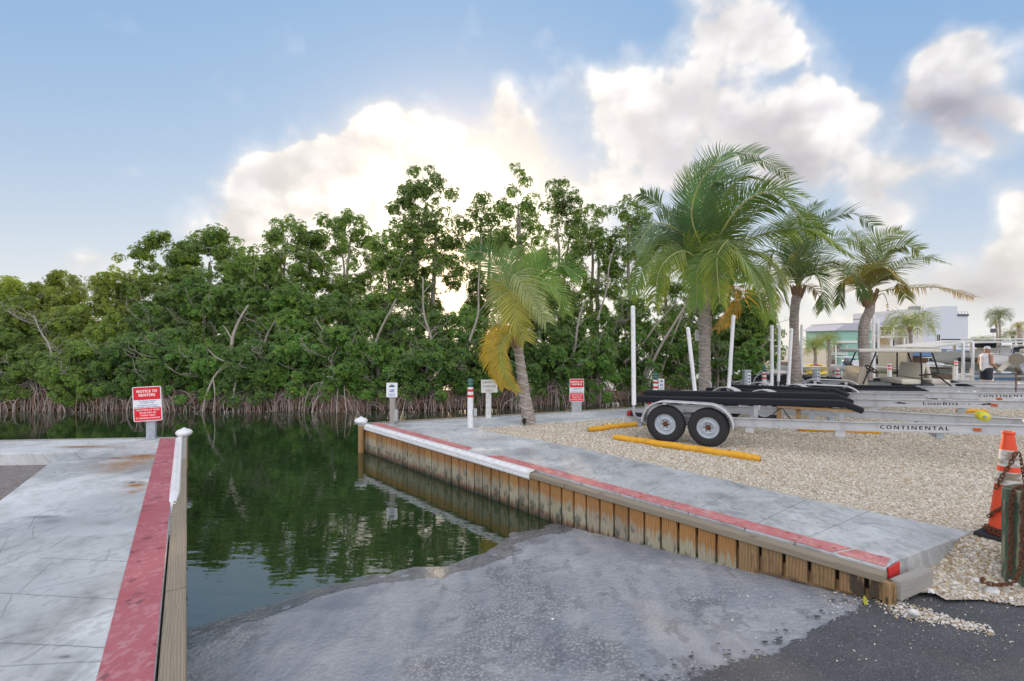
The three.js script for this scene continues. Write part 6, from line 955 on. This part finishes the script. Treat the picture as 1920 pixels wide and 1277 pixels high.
{
  const D = 47, m = (px, py) => Q(px, py, D), gnd = -0.5, H = (py) => EYE - (py - CY) / FOC * D - gnd;
  // pale green house
  { const o = m(1600, 0); o.y = gnd; const t = thing('green_house', 'pale green two storey house with a grey hipped roof left of the bent palm', 'house', o), w = 3.5;
    mesh('wall', bx(w, H(620), 5, 0.15, H(620) / 2, -2.5, 0.02), stucco(0.30, 0.52, 0.44), t); mesh('wall', bx(0.9, H(655), 4, -1.95, H(655) / 2, -2.4, 0.02), stucco(0.62, 0.58, 0.5), t);
    const rs = new THREE.Shape([[-w / 2 - 0.35, 0], [w / 2 + 0.3, 0], [w / 2 + 0.3, H(608) - H(620) + 0.12], [-w / 2 + 0.75, H(608) - H(620) + 0.06]].map(([a, b]) => new THREE.Vector2(a, b)));
    const roof = mesh('roof', tidy(new THREE.ExtrudeGeometry(rs, { depth: 5.4, bevelEnabled: false })).translate(0.15, H(620) + 0.003, -5.2), std(lin(0.45, 0.46, 0.52), 0.5), t); mesh('roof_seam', [0, 1, 2, 3, 4, 5].map((i) => bx(0.04, 0.05, 5.45, -0.9 + i * 0.45, H(608) + 0.1, -2.5, 0)), std(lin(0.4, 0.41, 0.46), 0.5), roof);
    mesh('floor_band', bx(w + 0.06, 0.22, 0.1, 0.15, H(641), 0.03, 0.01), trimMat, t);
    const b = mesh('balcony', [bx(1.15, 0.1, 0.8, -1.7, H(664), 0.4, 0.01), bx(1.15, 0.04, 0.04, -1.7, H(656), 0.78, 0), bx(0.09, H(646) - 0.1, 0.09, -2.22, H(646) / 2, 0.76, 0.01), bx(0.09, H(646) - 0.1, 0.09, -1.18, H(646) / 2, 0.76, 0.01)], trimMat, t); mesh('baluster', [0, 1, 2, 3, 4, 5, 6].map((i) => bx(0.03, 0.4, 0.03, -2.15 + i * 0.15, H(660), 0.78, 0)), trimMat, b); mesh('awning', bx(1.3, 0.12, 1.0, -1.7, H(644), 0.45, 0.02), std(lin(0.3, 0.24, 0.16), 0.8), t);
    windowAt(t, -1.85, H(655), 0.02, 0.28, 0.6, true); windowAt(t, -1.5, H(655), 0.02, 0.28, 0.6, true); const dr = mesh('door', bx(0.5, 0.85, 0.05, -1.85, H(683), 0.02, 0.005), brownPanel, t); mesh('handle', bx(0.04, 0.06, 0.04, -1.68, H(683), 0.06, 0.005), trimMat, dr); }
  // cream house with balconies, joined to the tall white block
  { const o = m(1680, 0); o.y = gnd; const t = thing('cream_house', 'cream three storey house with arched balconies between the bent palm and the white block', 'house', o), cream = stucco(0.66, 0.6, 0.5), w = 4.9;
    mesh('wall', bx(w, H(646), 4, 0.2, H(646) / 2, -2.5, 0.02), cream, t); mesh('upper_wall', bx(2.6, H(600) - H(646), 3.4, 1.3, (H(600) + H(646)) / 2, -2.8, 0.02), cream, t); mesh('tower_wall', bx(1.5, H(589) - 0.1, 2.4, 1.95, H(589) / 2, -1.3, 0.02), stucco(0.7, 0.66, 0.6), t);
    const rs = new THREE.Shape([[-2.4, 0], [0.6, 0], [0.6, 1.05], [0.3, 1.05]].map(([a, b]) => new THREE.Vector2(a, b))); mesh('roof', tidy(new THREE.ExtrudeGeometry(rs, { depth: 4.6, bevelEnabled: false })).translate(0.35, H(611), -4.9), std(lin(0.4, 0.42, 0.5), 0.5), t);
    mesh('eave_beam', bx(2.7, 0.14, 0.3, -1.0, H(611) - 0.05, -0.35, 0.02), trimMat, t);
    for (const [y, x0, x1] of [[632, -2.2, 0.9], [665, -2.2, 0.5]]) { const b = mesh('balcony', [bx(x1 - x0, 0.12, 1.0, (x0 + x1) / 2, H(y), 0.1, 0.01), bx(x1 - x0, 0.05, 0.06, (x0 + x1) / 2, H(y) + 0.62, 0.56, 0.005), ...[0, 1, 2].map((i) => bx(0.16, H(y - 34) - H(y), 0.16, lerp(x0 + 0.1, x1 - 0.1, i / 2), (H(y - 34) + H(y)) / 2, 0.48, 0.01))], trimMat, t); mesh('baluster', Array.from({ length: 16 }, (_, i) => bx(0.035, 0.55, 0.035, lerp(x0 + 0.1, x1 - 0.1, i / 15), H(y) + 0.33, 0.56, 0)), trimMat, b); }
    windowAt(t, -1.55, H(622), -0.49, 0.7, 0.62, true); windowAt(t, -0.4, H(622), -0.49, 0.6, 0.62); windowAt(t, 0.05, H(645), -0.49, 0.35, 0.75); windowAt(t, -1.5, H(648), -0.49, 0.5, 0.7); windowAt(t, -1.35, H(678), -0.49, 0.55, 0.6); windowAt(t, 1.0, H(678), -0.49, 0.5, 0.6); windowAt(t, 1.7, H(622), -0.09, 0.12, 1.2); windowAt(t, 2.15, H(622), -0.09, 0.12, 1.2);
    for (const x of [-0.35, 0.1]) { const dr = mesh('door', bx(0.4, 0.85, 0.05, x, H(682), -0.48, 0.005), brownPanel, t); mesh('handle', bx(0.03, 0.05, 0.04, x + 0.12, H(682), -0.44, 0.003), trimMat, dr); } windowAt(t, -2.0, H(676), -0.49, 0.45, 0.7, true); mesh('ground_floor_band', bx(w + 0.05, 0.14, 0.12, 0.2, H(667) - 0.15, -0.46, 0.01), trimMat, t); }
  { const o = m(1764, 0); o.y = gnd; const t = thing('white_block', 'tall plain white building with a stepped roofline and two small windows', 'building', o), wm = stucco(0.6, 0.63, 0.68), x = (px) => (px - 1764) / FOC * D;
    mesh('wall', bx(x(1828) - x(1704), H(592), 7, (x(1828) + x(1704)) / 2, H(592) / 2, -4.2, 0.02), wm, t);
    const par = (a, b, y) => bx(x(b) - x(a), H(y) - H(592) + 0.1, 7, (x(a) + x(b)) / 2, (H(y) + H(592)) / 2 - 0.05, -4.203, 0.02); mesh('parapet', [par(1704, 1776.2, 580), par(1776, 1808, 573)], wm, t);
    const g = mesh('roof_terrace', [bx(x(1828) - x(1808), 0.2, 1.2, x(1818), H(590), -1.2, 0.01)], std(lin(0.1, 0.11, 0.13), 0.6), t); mesh('railing', [bx(0.98, 0.03, 0.03, x(1818), H(584), -0.68, 0), ...[0, 1, 2, 3].map((i) => bx(0.03, 0.36, 0.03, x(1809) + i * 0.31, H(586.5), -0.68, 0))], M.galv, g);
    mesh('chimney', bx(0.7, 0.5, 0.7, x(1740), H(577), -1.6, 0.02), std(lin(0.25, 0.24, 0.26), 0.7), t); windowAt(t, x(1771), H(633), -0.69, 0.35, 0.62); windowAt(t, x(1700.5) + 0.62, H(634), -0.69, 0.5, 0.5); windowAt(t, x(1716), H(634), -0.69, 0.3, 0.5); }
  // low buildings on the far quay
  { const o = Q(1750, 0, 42); o.y = -0.5; const t = thing('quay_shed', 'low tan shed with flat brown opening behind the cart roof', 'shed', o), h = (py) => EYE - (py - CY) / FOC * 42 + 0.5; mesh('wall', [bx(1.2, h(651), 2, 0.15, h(651) / 2, -1.2, 0.02), bx(3.2, h(660), 2, -1.4, h(660) / 2, -1.4, 0.02)], stucco(0.64, 0.55, 0.4), t); mesh('shutters', bx(1.35, 0.95, 0.04, -1.25, h(668), -0.38, 0.005), brownPanel, t); mesh('shutter', bx(0.8, 0.5, 0.05, 0.15, h(669), -0.18, 0.005), std(lin(0.42, 0.33, 0.2), 0.8), t); }  // closed by a flat brown shutter board, no recess behind it
  { const o = Q(1780, 0, 38); o.y = -0.5; const t = thing('boat_house', 'small brown gabled hut with white trim and a blue metal roof behind the boat bow', 'hut', o), h = (py) => EYE - (py - CY) / FOC * 38 + 0.5; const s = new THREE.Shape([[-0.72, 0], [0.72, 0], [0.72, h(670)], [0, h(658)], [-0.72, h(670)]].map(([a, b]) => new THREE.Vector2(a, b))); mesh('wall', tidy(new THREE.ExtrudeGeometry(s, { depth: 2.4, bevelEnabled: false })).translate(-0.25, 0, -2.4), std(lin(0.16, 0.1, 0.065), 0.8), t); const rf = (sg) => bx(0.98, 0.05, 2.7, 0, 0, 0, 0.01, [0, 0, -sg * 0.6]).translate(-0.25 + sg * 0.4, (h(658) + h(670)) / 2 + 0.06, -1.2); mesh('roof', [rf(1), rf(-1)], std(lin(0.12, 0.22, 0.42), 0.5), t); mesh('gable_trim', [bar(V(-1.05, h(671), 0.16), V(-0.25, h(657), 0.16), 0.035, 6), bar(V(0.55, h(671), 0.16), V(-0.25, h(657), 0.16), 0.035, 6)], trimMat, t); mesh('roof_wing', bx(1.9, 0.9, 0.06, 1.2, h(667), -0.3, 0.01, [-0.5, 0, 0]), std(lin(0.13, 0.24, 0.44), 0.5), t); }
  { const o = Q(1868, 0, 38); o.y = -0.5; const t = thing('blue_shelter', 'long blue walled shelter behind the standing man', 'shelter', o), h = (py) => EYE - (py - CY) / FOC * 38 + 0.5; mesh('wall', bx(4.8, h(655), 0.3, 1.0, h(655) / 2, -0.6, 0.02), std(lin(0.13, 0.24, 0.42), 0.6, { map: grainMap }), t); mesh('roof', bx(6.4, 0.1, 2.2, 1.2, h(650), 0, 0.02), std(lin(0.5, 0.52, 0.5), 0.6), t); for (const x of [-1.2, 0.8, 2.6]) mesh('post', bx(0.12, h(652), 0.12, x, h(652) / 2, 0.9, 0.01), trimMat, t); }
  const land = [Q(1466, 0, 44), Q(2300, 0, 44), Q(2500, 0, 150), Q(1300, 0, 150)].map((p) => p.setY(0)); struct('far_quay', slab(land.reverse(), -0.42, 1.2, 0.05), std(lin(0.42, 0.4, 0.36), 0.9, { map: grainMap }));
}
// ---- piers over the water
function pier(label, px0, px1, py, D, depth) {
  const a = Q(px0, py, D), w = (px1 - px0) / FOC * D, t = thing('pier', label, 'pier', a); mesh('deck', boxUV(bx(w, 0.12, depth, w / 2, -0.06, -depth / 2, 0.01)), M.greyWood, t);
  const n = Math.max(2, Math.round(w / 0.9)); for (let i = 0; i <= n; i++) for (const z of [-0.15, -depth + 0.15]) mesh('pile', cyl(0.09, 0.09, a.y + 1.9, w * i / n * 0.96 + 0.05, -(a.y + 1.9) / 2 - 0.1, z, 10), M.postWood, t); return t;
}
pier('wooden pier on piles beneath the white skiff behind the slim palm', 1440, 1512, 699, 34, 2.2);
pier('low grey pier carrying the two yellow kayaks', 1506, 1556, 702, 33, 1.6);
function kayak(label, p, len, turn, roll, colors) {
  const t = thing('kayak', label, 'kayak', p, turn), n = 18, sec = (f, k) => { const w = Math.pow(Math.sin(Math.PI * clamp(0.03 + f * 0.94)), 0.7), a = k / 12 * 6.283; return V((f - 0.5) * len, Math.sin(a) * 0.15 * w + 0.07 * (2 * f - 1) ** 2, Math.cos(a) * 0.33 * w); };
  for (const [f0, f1, c] of colors) { const pos = [], idx = []; for (let i = 0; i <= n; i++) for (let k = 0; k <= 12; k++) { const q = sec(lerp(f0, f1, i / n), k); pos.push(q.x, q.y, q.z); if (i && k) { const o = i * 13 + k; idx.push(o - 14, o - 1, o - 13, o - 13, o - 1, o); } } const g = new THREE.BufferGeometry(); g.setAttribute('position', new THREE.Float32BufferAttribute(pos, 3)); g.setIndex(idx); g.computeVertexNormals(); const m = mesh('hull', tidy(g), std(lin(...c), 0.4, { side: THREE.DoubleSide }), t); m.rotation.x = roll; }
  const sm = mesh('seat_well', lathe([[0.0, 0.0], [0.2, 0.0], [0.24, 0.05], [0.2, 0.04]], 18).scale(1.6, 0.5, 0.8).translate(0, 0.13, 0), M.black, t); sm.rotation.x = roll;
}
kayak('yellow and purple kayak lying tilted on its side on the grey pier', Q(1529, 690, 32.4), 1.35, -0.25, 1.1, [[0, 0.42, [0.75, 0.5, 0.02]], [0.42, 0.6, [0.42, 0.14, 0.2]], [0.6, 1, [0.75, 0.45, 0.02]]]);
kayak('plain yellow kayak lying flat on the grey pier under the two tone one', Q(1531, 699.5, 32.2), 1.5, 0.0, 0.2, [[0, 1, [0.72, 0.55, 0.05]]]);
// ---- boats
function hull(len, beam, depth, bow = 0.35) {                       // bow towards -x
  const pos = [], idx = [], n = 24, K = 10; for (let i = 0; i <= n; i++) { const f = i / n, w = beam / 2 * Math.pow(Math.min(1, f / 0.45 + 0.001), 0.65), sheer = depth + bow * (1 - f) ** 2, keel = 0.55 * depth * Math.pow(1 - f, 3) * 1.4; for (let k = 0; k <= K; k++) { const s = k / K * 2 - 1, a = Math.abs(s), y = lerp(keel, sheer, Math.pow(a, 1.25)), z = Math.sign(s) * w * Math.pow(a, 0.62); pos.push(f * len - (1 - f) * 0.0 - 0.35 * bow * (1 - f) ** 2 * Math.pow(a, 2), y, z); if (i && k) { const o = i * (K + 1) + k; idx.push(o - K - 2, o - 1, o - K - 1, o - K - 1, o - 1, o); } } }
  for (let k = 1; k < K; k++) { const o = n * (K + 1); idx.push(o, o + k, o + k + 1); }
  const g = new THREE.BufferGeometry(); g.setAttribute('position', new THREE.Float32BufferAttribute(pos, 3)); g.setIndex(idx); g.computeVertexNormals(); return tidy(g);
}
const hullWhite = std(lin(0.74, 0.75, 0.76), 0.25, { side: THREE.DoubleSide });
{ const t = thing('motor_boat', 'white centre console motor boat with a dark striped hull behind the standing man', 'motor boat', Q(1748, 700, 25.5), 0.12); t.scale.set(1.12, 1.12, 1.12);
  mesh('hull', hull(7.2, 2.5, 0.78, 0.32), hullWhite, t); mesh('hull_stripe', [...[1, -1].map((s) => limb(Array.from({ length: 12 }, (_, i) => { const f = 0.12 + 0.8 * i / 11; return V(f * 7.2, 0.62 + 0.22 * (1 - f) ** 2 - 0.12, s * (1.24 * Math.pow(Math.min(1, f / 0.45), 0.65) * 0.94)); }), 0.1, 6).scale(1, 1, 1))], std(lin(0.05, 0.04, 0.035), 0.2), t);
  mesh('deck', bx(5.2, 0.06, 2.1, 4.2, 0.74, 0, 0.02), hullWhite, t); mesh('console', [bx(0.9, 0.6, 0.9, 3.3, 1.0, 0, 0.08), bx(0.5, 0.3, 0.8, 2.7, 0.98, 0, 0.08)], hullWhite, t); mesh('windshield', bx(0.04, 0.32, 0.95, 2.88, 1.36, 0, 0.01, [0, 0, -0.3]), paneMat, t); mesh('top_frame', [[2.9, 0.6], [2.9, -0.6], [3.9, 0.6], [3.9, -0.6]].map(([x, z]) => bar(V(x, 0.8, z), V(x + 0.1, 1.6, z * 0.95), 0.03)), M.alu, t); mesh('t_top', bx(2.2, 0.06, 1.7, 3.5, 1.62, 0, 0.03), std(lin(0.6, 0.6, 0.58), 0.6), t); mesh('rail', [limb(curve([V(0.0, 1.15, 0), V(0.6, 1.12, 0.55), V(1.6, 1.02, 0.95), V(2.4, 0.92, 1.1)], 14), 0.018, 6), limb(curve([V(0.0, 1.15, 0), V(0.6, 1.12, -0.55), V(1.6, 1.02, -0.95), V(2.4, 0.92, -1.1)], 14), 0.018, 6)], M.alu, t);
  const ob = new THREE.Group(); ob.name = 'outboard_motor'; t.add(ob); mesh('cowling', bx(0.6, 0.7, 0.5, 7.35, 1.05, 0, 0.12), M.black, ob); mesh('leg', bx(0.2, 0.9, 0.16, 7.4, 0.35, 0, 0.04), M.black, ob); }
{ const src = scene.children.find((o) => o.name === 'motor_boat'); const put = (label, pos, turn, k) => { const c = src.clone(); c.name = numbered('motor_boat'); c.position.copy(pos); c.rotation.y = turn; c.scale.setScalar(k); tag(c, label, 'motor boat'); scene.add(c); };
  put('smaller white boat with a dark outboard at the right edge behind the winch stand', Q(1862, 702, 21.5), 0.32, 0.8); put('white boat partly hidden behind the golf cart seat and the striped bollards', Q(1700, 700, 31), 0.05, 0.62); }
{ const t = thing('boat_canopy', 'long pale boat lift canopy on thin white posts above the moored boat', 'canopy', Q(1755, 704, 24), 0.0), y = 1.6; const s = new THREE.Shape(); s.moveTo(-0.5, -0.18); s.quadraticCurveTo(1.2, 0.1, 2.2, 0.1); s.lineTo(7.5, 0.16); s.lineTo(7.5, 0.08); s.lineTo(2.2, 0.02); s.quadraticCurveTo(1.2, 0.02, -0.5, -0.24); mesh('canopy_top', tidy(new THREE.ExtrudeGeometry(s, { depth: 2.6, bevelEnabled: false })).translate(0.3, y, -2.6), std(lin(0.5, 0.52, 0.5), 0.7), t);
  for (const [px, z] of [[1806, 0], [1824, 0], [1856, -2.2], [1888, -2.2]]) { const x = (px - 1755) / FOC * (24 - z * -1 * -1); mesh('post', bx(0.1, 2.2, 0.1, (px - 1755) / FOC * (24 - z), 0.6, z, 0.01), M.white, t); } mesh('lift_beam', bx(4.5, 0.12, 0.12, 3.6, -0.05, -0.2, 0.01), M.alu, t); mesh('roof_antenna', bx(0.6, 0.06, 0.5, 1.65, y + 0.2, -1, 0.02), M.black, t); }
{ const t = thing('skiff', 'long white skiff on a lift with a brown windscreen behind the slim palm', 'boat', Q(1448, 699, 32.5), 0.06); mesh('hull', hull(3.3, 1.5, 0.42, 0.12), hullWhite, t); mesh('windscreen', bx(0.7, 0.26, 0.9, 1.05, 0.62, 0, 0.03), std(lin(0.12, 0.08, 0.06), 0.3), t); mesh('gunwale', [bx(2.6, 0.05, 0.08, 1.95, 0.44, 0.72, 0.01), bx(2.6, 0.05, 0.08, 1.95, 0.44, -0.72, 0.01)], trimMat, t); }
{ const t = thing('small_boat', 'white boat with a grey round outboard motor left of the golf cart', 'boat', Q(1566, 702, 30), 0.2); mesh('hull', hull(3.6, 1.4, 0.45, 0.15), hullWhite, t); const ob = new THREE.Group(); ob.name = 'outboard_motor'; t.add(ob); mesh('cowling', [tidy(new THREE.SphereGeometry(0.24, 18, 12)).scale(1, 1.05, 0.8).translate(0.55, 0.8, 0.3), bx(0.3, 0.2, 0.25, 0.75, 0.58, 0.3, 0.05)], std(lin(0.12, 0.13, 0.15), 0.25), ob); mesh('leg', bx(0.12, 0.6, 0.12, 0.75, 0.3, 0.3, 0.02), std(lin(0.3, 0.3, 0.3), 0.5), ob); mesh('console', bx(0.5, 0.5, 0.6, 1.7, 0.6, 0, 0.06), hullWhite, t); }
{ const t = thing('skiff', 'pale low skiff seen below the golf cart roof behind the steering wheel', 'boat', Q(1640, 704, 29), 0.1); mesh('hull', hull(2.4, 1.3, 0.4, 0.1), std(lin(0.62, 0.58, 0.5), 0.35, { side: THREE.DoubleSide }), t); mesh('thwart', bx(0.3, 0.06, 1.1, 1.2, 0.3, 0, 0.01), trimMat, t); }
{ const t = thing('blue_tarp', 'bright blue tarpaulin hung under a white awning left of the bent palm', 'tarpaulin', Q(1592, 683, 36)); const g = new THREE.PlaneGeometry(0.95, 0.8, 14, 6), p = g.attributes.position; for (let i = 0; i < p.count; i++) p.setZ(i, 0.05 * Math.sin(p.getX(i) * 14) + 0.03 * p.getY(i)); g.computeVertexNormals(); mesh('sheet', tidy(g), std(lin(0.02, 0.30, 0.62), 0.5, { side: THREE.DoubleSide }), t); mesh('awning', bx(1.4, 0.06, 0.9, 0.1, 0.52, -0.3, 0.02), trimMat, t); mesh('pole', [bar(V(-0.55, -0.9, 0), V(-0.55, 0.5, 0), 0.025), bar(V(0.75, -0.9, 0), V(0.75, 0.5, 0), 0.025)], M.white, t); }
signThing('notice_sign', 'small red and white notice sign seen behind the golf cart front strut', Q(1622, 735, 18).setY(0), { ph: 0.95, pw: 0.1, w: 0.3, h: 0.42, y: 1.05, kind: 'notice', pmat: M.greyPlastic });
{ const t = thing('white_post', 'tall slim white mooring post behind the cart roof', 'post', Q(1638, 760, 20).setY(0)); mesh('post', bar(V(0, -0.05, 0), V(0, 2.9, 0), 0.06, 12), M.pvc, t); mesh('post_cap', tidy(new THREE.SphereGeometry(0.062, 12, 8)).translate(0, 2.9, 0), M.white, t); }
// ---- small palms far off
function farPalm(label, px, py, pyTop, D, r, n, sd, cols, fan) {
  const rr = rng(sd), fr = []; for (let i = 0; i < n; i++) { const a = (i / n) * 6.283 + rr() * 0.4, up = 0.9 - 1.3 * ((i * 0.618) % 1), c = Math.cos(a), z = Math.sin(a) * r / FOC * D * 0.8; fr.push({ p: [[px + c * r * 0.45, pyTop - r * (0.15 + 0.42 * up), z * 0.5], [px + c * r * 0.85, pyTop - r * (0.05 + 0.42 * up) + r * 0.1, z * 0.85], [px + c * r * 1.0, pyTop - r * 0.3 * up + r * 0.36, z]] }); }
  const u = r / FOC * D; palm({ sd, d: D, label, y0: -0.5, boot: 0.05 * u + 0.04, trunk: [[px, py, 0.13 + 0.012 * u], [px + 2, lerp(py, pyTop, 0.5), 0.1 + 0.01 * u], [px, pyTop + r * 0.12, 0.1 + 0.01 * u]], style: { n: 17, len: u * (fan ? 0.5 : 0.34), w: u * 0.013, droop: 0.18, wind: 0.02, r: 0.02, ...cols }, fronds: fr });
}
const warmC = { c0: [0.12, 0.2, 0.03], c1: [0.4, 0.38, 0.05], mix: (a, b) => b * 0.8 }, darkC = { c0: [0.08, 0.13, 0.035], c1: [0.2, 0.2, 0.05], mix: (a, b) => b * 0.5 };
farPalm('young green palm in front of the tall white building', 1706, 690, 610, 40, 52, 12, 41, { ...warmC, c0: [0.12, 0.2, 0.03] });
farPalm('tall fan palm with a round dark crown right of the white building', 1873, 660, 592, 60, 24, 13, 42, darkC, true);
farPalm('thinner palm trunk just left of the tall fan palm', 1868, 660, 608, 64, 14, 8, 49, darkC, true);
farPalm('bushy far palm left of the green house', 1527, 690, 650, 42, 34, 13, 43, warmC);
farPalm('tall thin far palm at the corner of the green house', 1553, 700, 636, 40, 24, 10, 44, warmC);
farPalm('low palm crown at the right corner of the white building', 1832, 662, 640, 62, 16, 9, 45, darkC);
farPalm('spreading far palm left of the right picture edge', 1899, 664, 630, 50, 26, 11, 46, darkC);
farPalm('yellowish young palm at the right picture edge', 1911, 700, 612, 26, 16, 8, 47, { c0: [0.2, 0.2, 0.04], c1: [0.42, 0.3, 0.06], mix: (a, b) => b });
farPalm('far palm crown between the fan palm and the white building', 1852, 662, 640, 58, 18, 9, 48, darkC);
{ const t = thing('birdhouse', 'dark box on a thin pole beside the tall fan palm', 'birdhouse', Q(1862, 660, 50).setY(-0.4)); const h = EYE - (620 - CY) / FOC * 50 + 0.4; mesh('pole', bar(V(0, 0, 0), V(0, h, 0), 0.03), M.galv, t); mesh('box', bx(0.32, 0.42, 0.32, 0, h, 0, 0.02), std(lin(0.08, 0.09, 0.12), 0.7), t); }

// ---------------------------------------------------------------- the man beyond the trailers: facing right, arms forward
{
  const t = thing('person', 'man in a white sleeveless shirt, dark shorts and pale cap standing beyond the trailers', 'person', Q(1849, 760, 17.6).setY(0.0), 0), S = 0.955;
  const J = { hip: V(0, 0.92, 0), chest: V(0.01, 1.28, 0), neck: V(0.02, 1.48, 0), head: V(0.06, 1.63, 0) };
  const bones = (list) => list.map(([a, b, r0, r1]) => [V(...a), V(...b), r0, r1]);
  const skin = bones([[[0, 0.9, 0], [0.02, 1.15, 0], 0.15, 0.165], [[0.02, 1.15, 0], [0.0, 1.36, 0], 0.165, 0.15], [[0, 1.4, 0.12], [0, 1.4, -0.12], 0.085, 0.085], [[0.0, 1.42, 0], [0.04, 1.53, 0], 0.07, 0.06],
    [[-0.01, 1.39, 0.2], [-0.04, 1.12, 0.25], 0.062, 0.05], [[-0.04, 1.12, 0.25], [0.2, 0.97, 0.2], 0.047, 0.034], [[-0.01, 1.39, -0.2], [-0.02, 1.12, -0.24], 0.062, 0.05], [[-0.02, 1.12, -0.24], [0.22, 1.0, -0.18], 0.047, 0.034],
    [[0, 0.9, 0.09], [0.03, 0.48, 0.1], 0.095, 0.062], [[0.03, 0.48, 0.1], [-0.01, 0.1, 0.1], 0.06, 0.042], [[0, 0.9, -0.09], [-0.03, 0.48, -0.1], 0.095, 0.062], [[-0.03, 0.48, -0.1], [-0.06, 0.1, -0.1], 0.06, 0.042], [[-0.03, 0.05, 0.1], [0.13, 0.035, 0.11], 0.045, 0.035], [[-0.08, 0.05, -0.1], [0.08, 0.035, -0.11], 0.045, 0.035]]);
  const shirt = bones([[[0.0, 0.9, 0], [0.03, 1.12, 0], 0.175, 0.19], [[0.03, 1.12, 0], [0.0, 1.34, 0], 0.19, 0.168], [[0, 1.385, 0.1], [0, 1.385, -0.1], 0.1, 0.1]]), shorts = bones([[[0, 0.86, 0.05], [0, 0.86, -0.05], 0.155, 0.155], [[0, 0.86, 0.09], [0.03, 0.56, 0.1], 0.12, 0.1], [[0, 0.86, -0.09], [-0.02, 0.56, -0.1], 0.12, 0.1]]);
  const head = bones([[[0.05, 1.58, 0], [0.055, 1.68, 0], 0.082, 0.092], [[0.09, 1.55, 0], [0.1, 1.6, 0], 0.05, 0.06], [[0.145, 1.6, 0], [0.162, 1.585, 0], 0.014, 0.016], [[0.05, 1.61, 0.085], [0.04, 1.64, 0.09], 0.018, 0.022], [[0.05, 1.61, -0.085], [0.04, 1.64, -0.09], 0.018, 0.022]]);
  const hand = (x, y, z) => { const h = [[[x, y, z], [x + 0.07, y - 0.03, z], 0.034, 0.03]]; for (let f = 0; f < 4; f++) { const zz = z + (f - 1.5) * 0.02, l = [0.03, 0.042, 0.038, 0.026][f]; h.push([[x + 0.075, y - 0.03, zz], [x + 0.075 + l, y - 0.045, zz], 0.0105, 0.0095], [[x + 0.075 + l, y - 0.045, zz], [x + 0.085 + l, y - 0.045 - l, zz], 0.0095, 0.008]); } h.push([[x + 0.02, y + 0.01, z - 0.03], [x + 0.06, y + 0.005, z - 0.055], 0.013, 0.011]); return bones(h); };
  function surface(list, res, k) {
    const lo = V(9, 9, 9), hi = V(-9, -9, -9); for (const [a, b, r, q] of list) { const m = Math.max(r, q) + 0.05; for (const p of [a, b]) { lo.min(p.clone().addScalar(-m)); hi.max(p.clone().addScalar(m)); } }
    const c = lo.clone().add(hi).multiplyScalar(0.5), half = Math.max(hi.x - lo.x, hi.y - lo.y, hi.z - lo.z) / 2, mc = new MarchingCubes(res, new THREE.MeshStandardMaterial(), false, false, 120000), ab = V(0, 0, 0), p = V(0, 0, 0), w = V(0, 0, 0); mc.isolation = 0;
    for (let z = 0; z < res; z++) for (let y = 0; y < res; y++) for (let x = 0; x < res; x++) {
      p.set((x - res / 2) / (res / 2), (y - res / 2) / (res / 2), (z - res / 2) / (res / 2)).multiplyScalar(half).add(c); let s = 0;
      for (const [a, b, r, q] of list) { ab.copy(b).sub(a); const tt = clamp(w.copy(p).sub(a).dot(ab) / ab.lengthSq()); s += Math.exp(-k * (w.copy(p).sub(a).addScaledVector(ab, -tt).length() - lerp(r, q, tt))); }
      mc.field[x + y * res + z * res * res] = s > 1e-30 ? Math.log(s) / k : -1;
    }
    mc.update(); const n = mc.count, g = new THREE.BufferGeometry(), pos = new Float32Array(n * 3), nor = new Float32Array(n * 3);
    for (let i = 0; i < n * 3; i++) { pos[i] = mc.positionArray[i] * half + c.getComponent(i % 3); nor[i] = mc.normalArray[i]; }
    g.setAttribute('position', new THREE.BufferAttribute(pos, 3)); g.setAttribute('normal', new THREE.BufferAttribute(nor, 3)); return tidy(g);
  }
  const skinMat = std(lin(0.36, 0.19, 0.125), 0.6), fix = (g) => g.scale(S, S, S);
  const body = mesh('body', [fix(surface(skin, 84, 55)), fix(surface(head, 60, 60)), fix(surface(hand(0.2, 0.97, 0.2), 56, 260)), fix(surface(hand(0.22, 1.0, -0.18), 56, 260))], skinMat, t);
  mesh('shirt', fix(surface(shirt, 64, 50)), std(lin(0.72, 0.72, 0.76), 0.85), body); mesh('shorts', fix(surface(shorts, 56, 60)), std(lin(0.03, 0.035, 0.05), 0.9), body);
  mesh('cap', [lathe([[0.0, 0.115], [0.05, 0.108], [0.09, 0.07], [0.104, 0.0], [0.1, 0.0]].reverse(), 22).translate(0.045, 1.665, 0), bx(0.14, 0.012, 0.14, 0.17, 1.672, 0, 0.005)].map((g) => g.scale(S, S, S)), std(lin(0.5, 0.52, 0.56), 0.8), body);
  mesh('eye', [1, -1].map((s) => tidy(new THREE.SphereGeometry(0.009, 8, 6)).translate(0.137, 1.635, s * 0.034).scale(S, S, S)), M.black, body); mesh('mouth', bx(0.01, 0.008, 0.045, 0.152, 1.55, 0, 0.003).scale(S, S, S), std(lin(0.25, 0.09, 0.08), 0.6), body);
}
scene.traverse((o) => { if (o.isMesh) { o.castShadow = true; o.receiveShadow = true; } });
renderer.render(scene, camera);
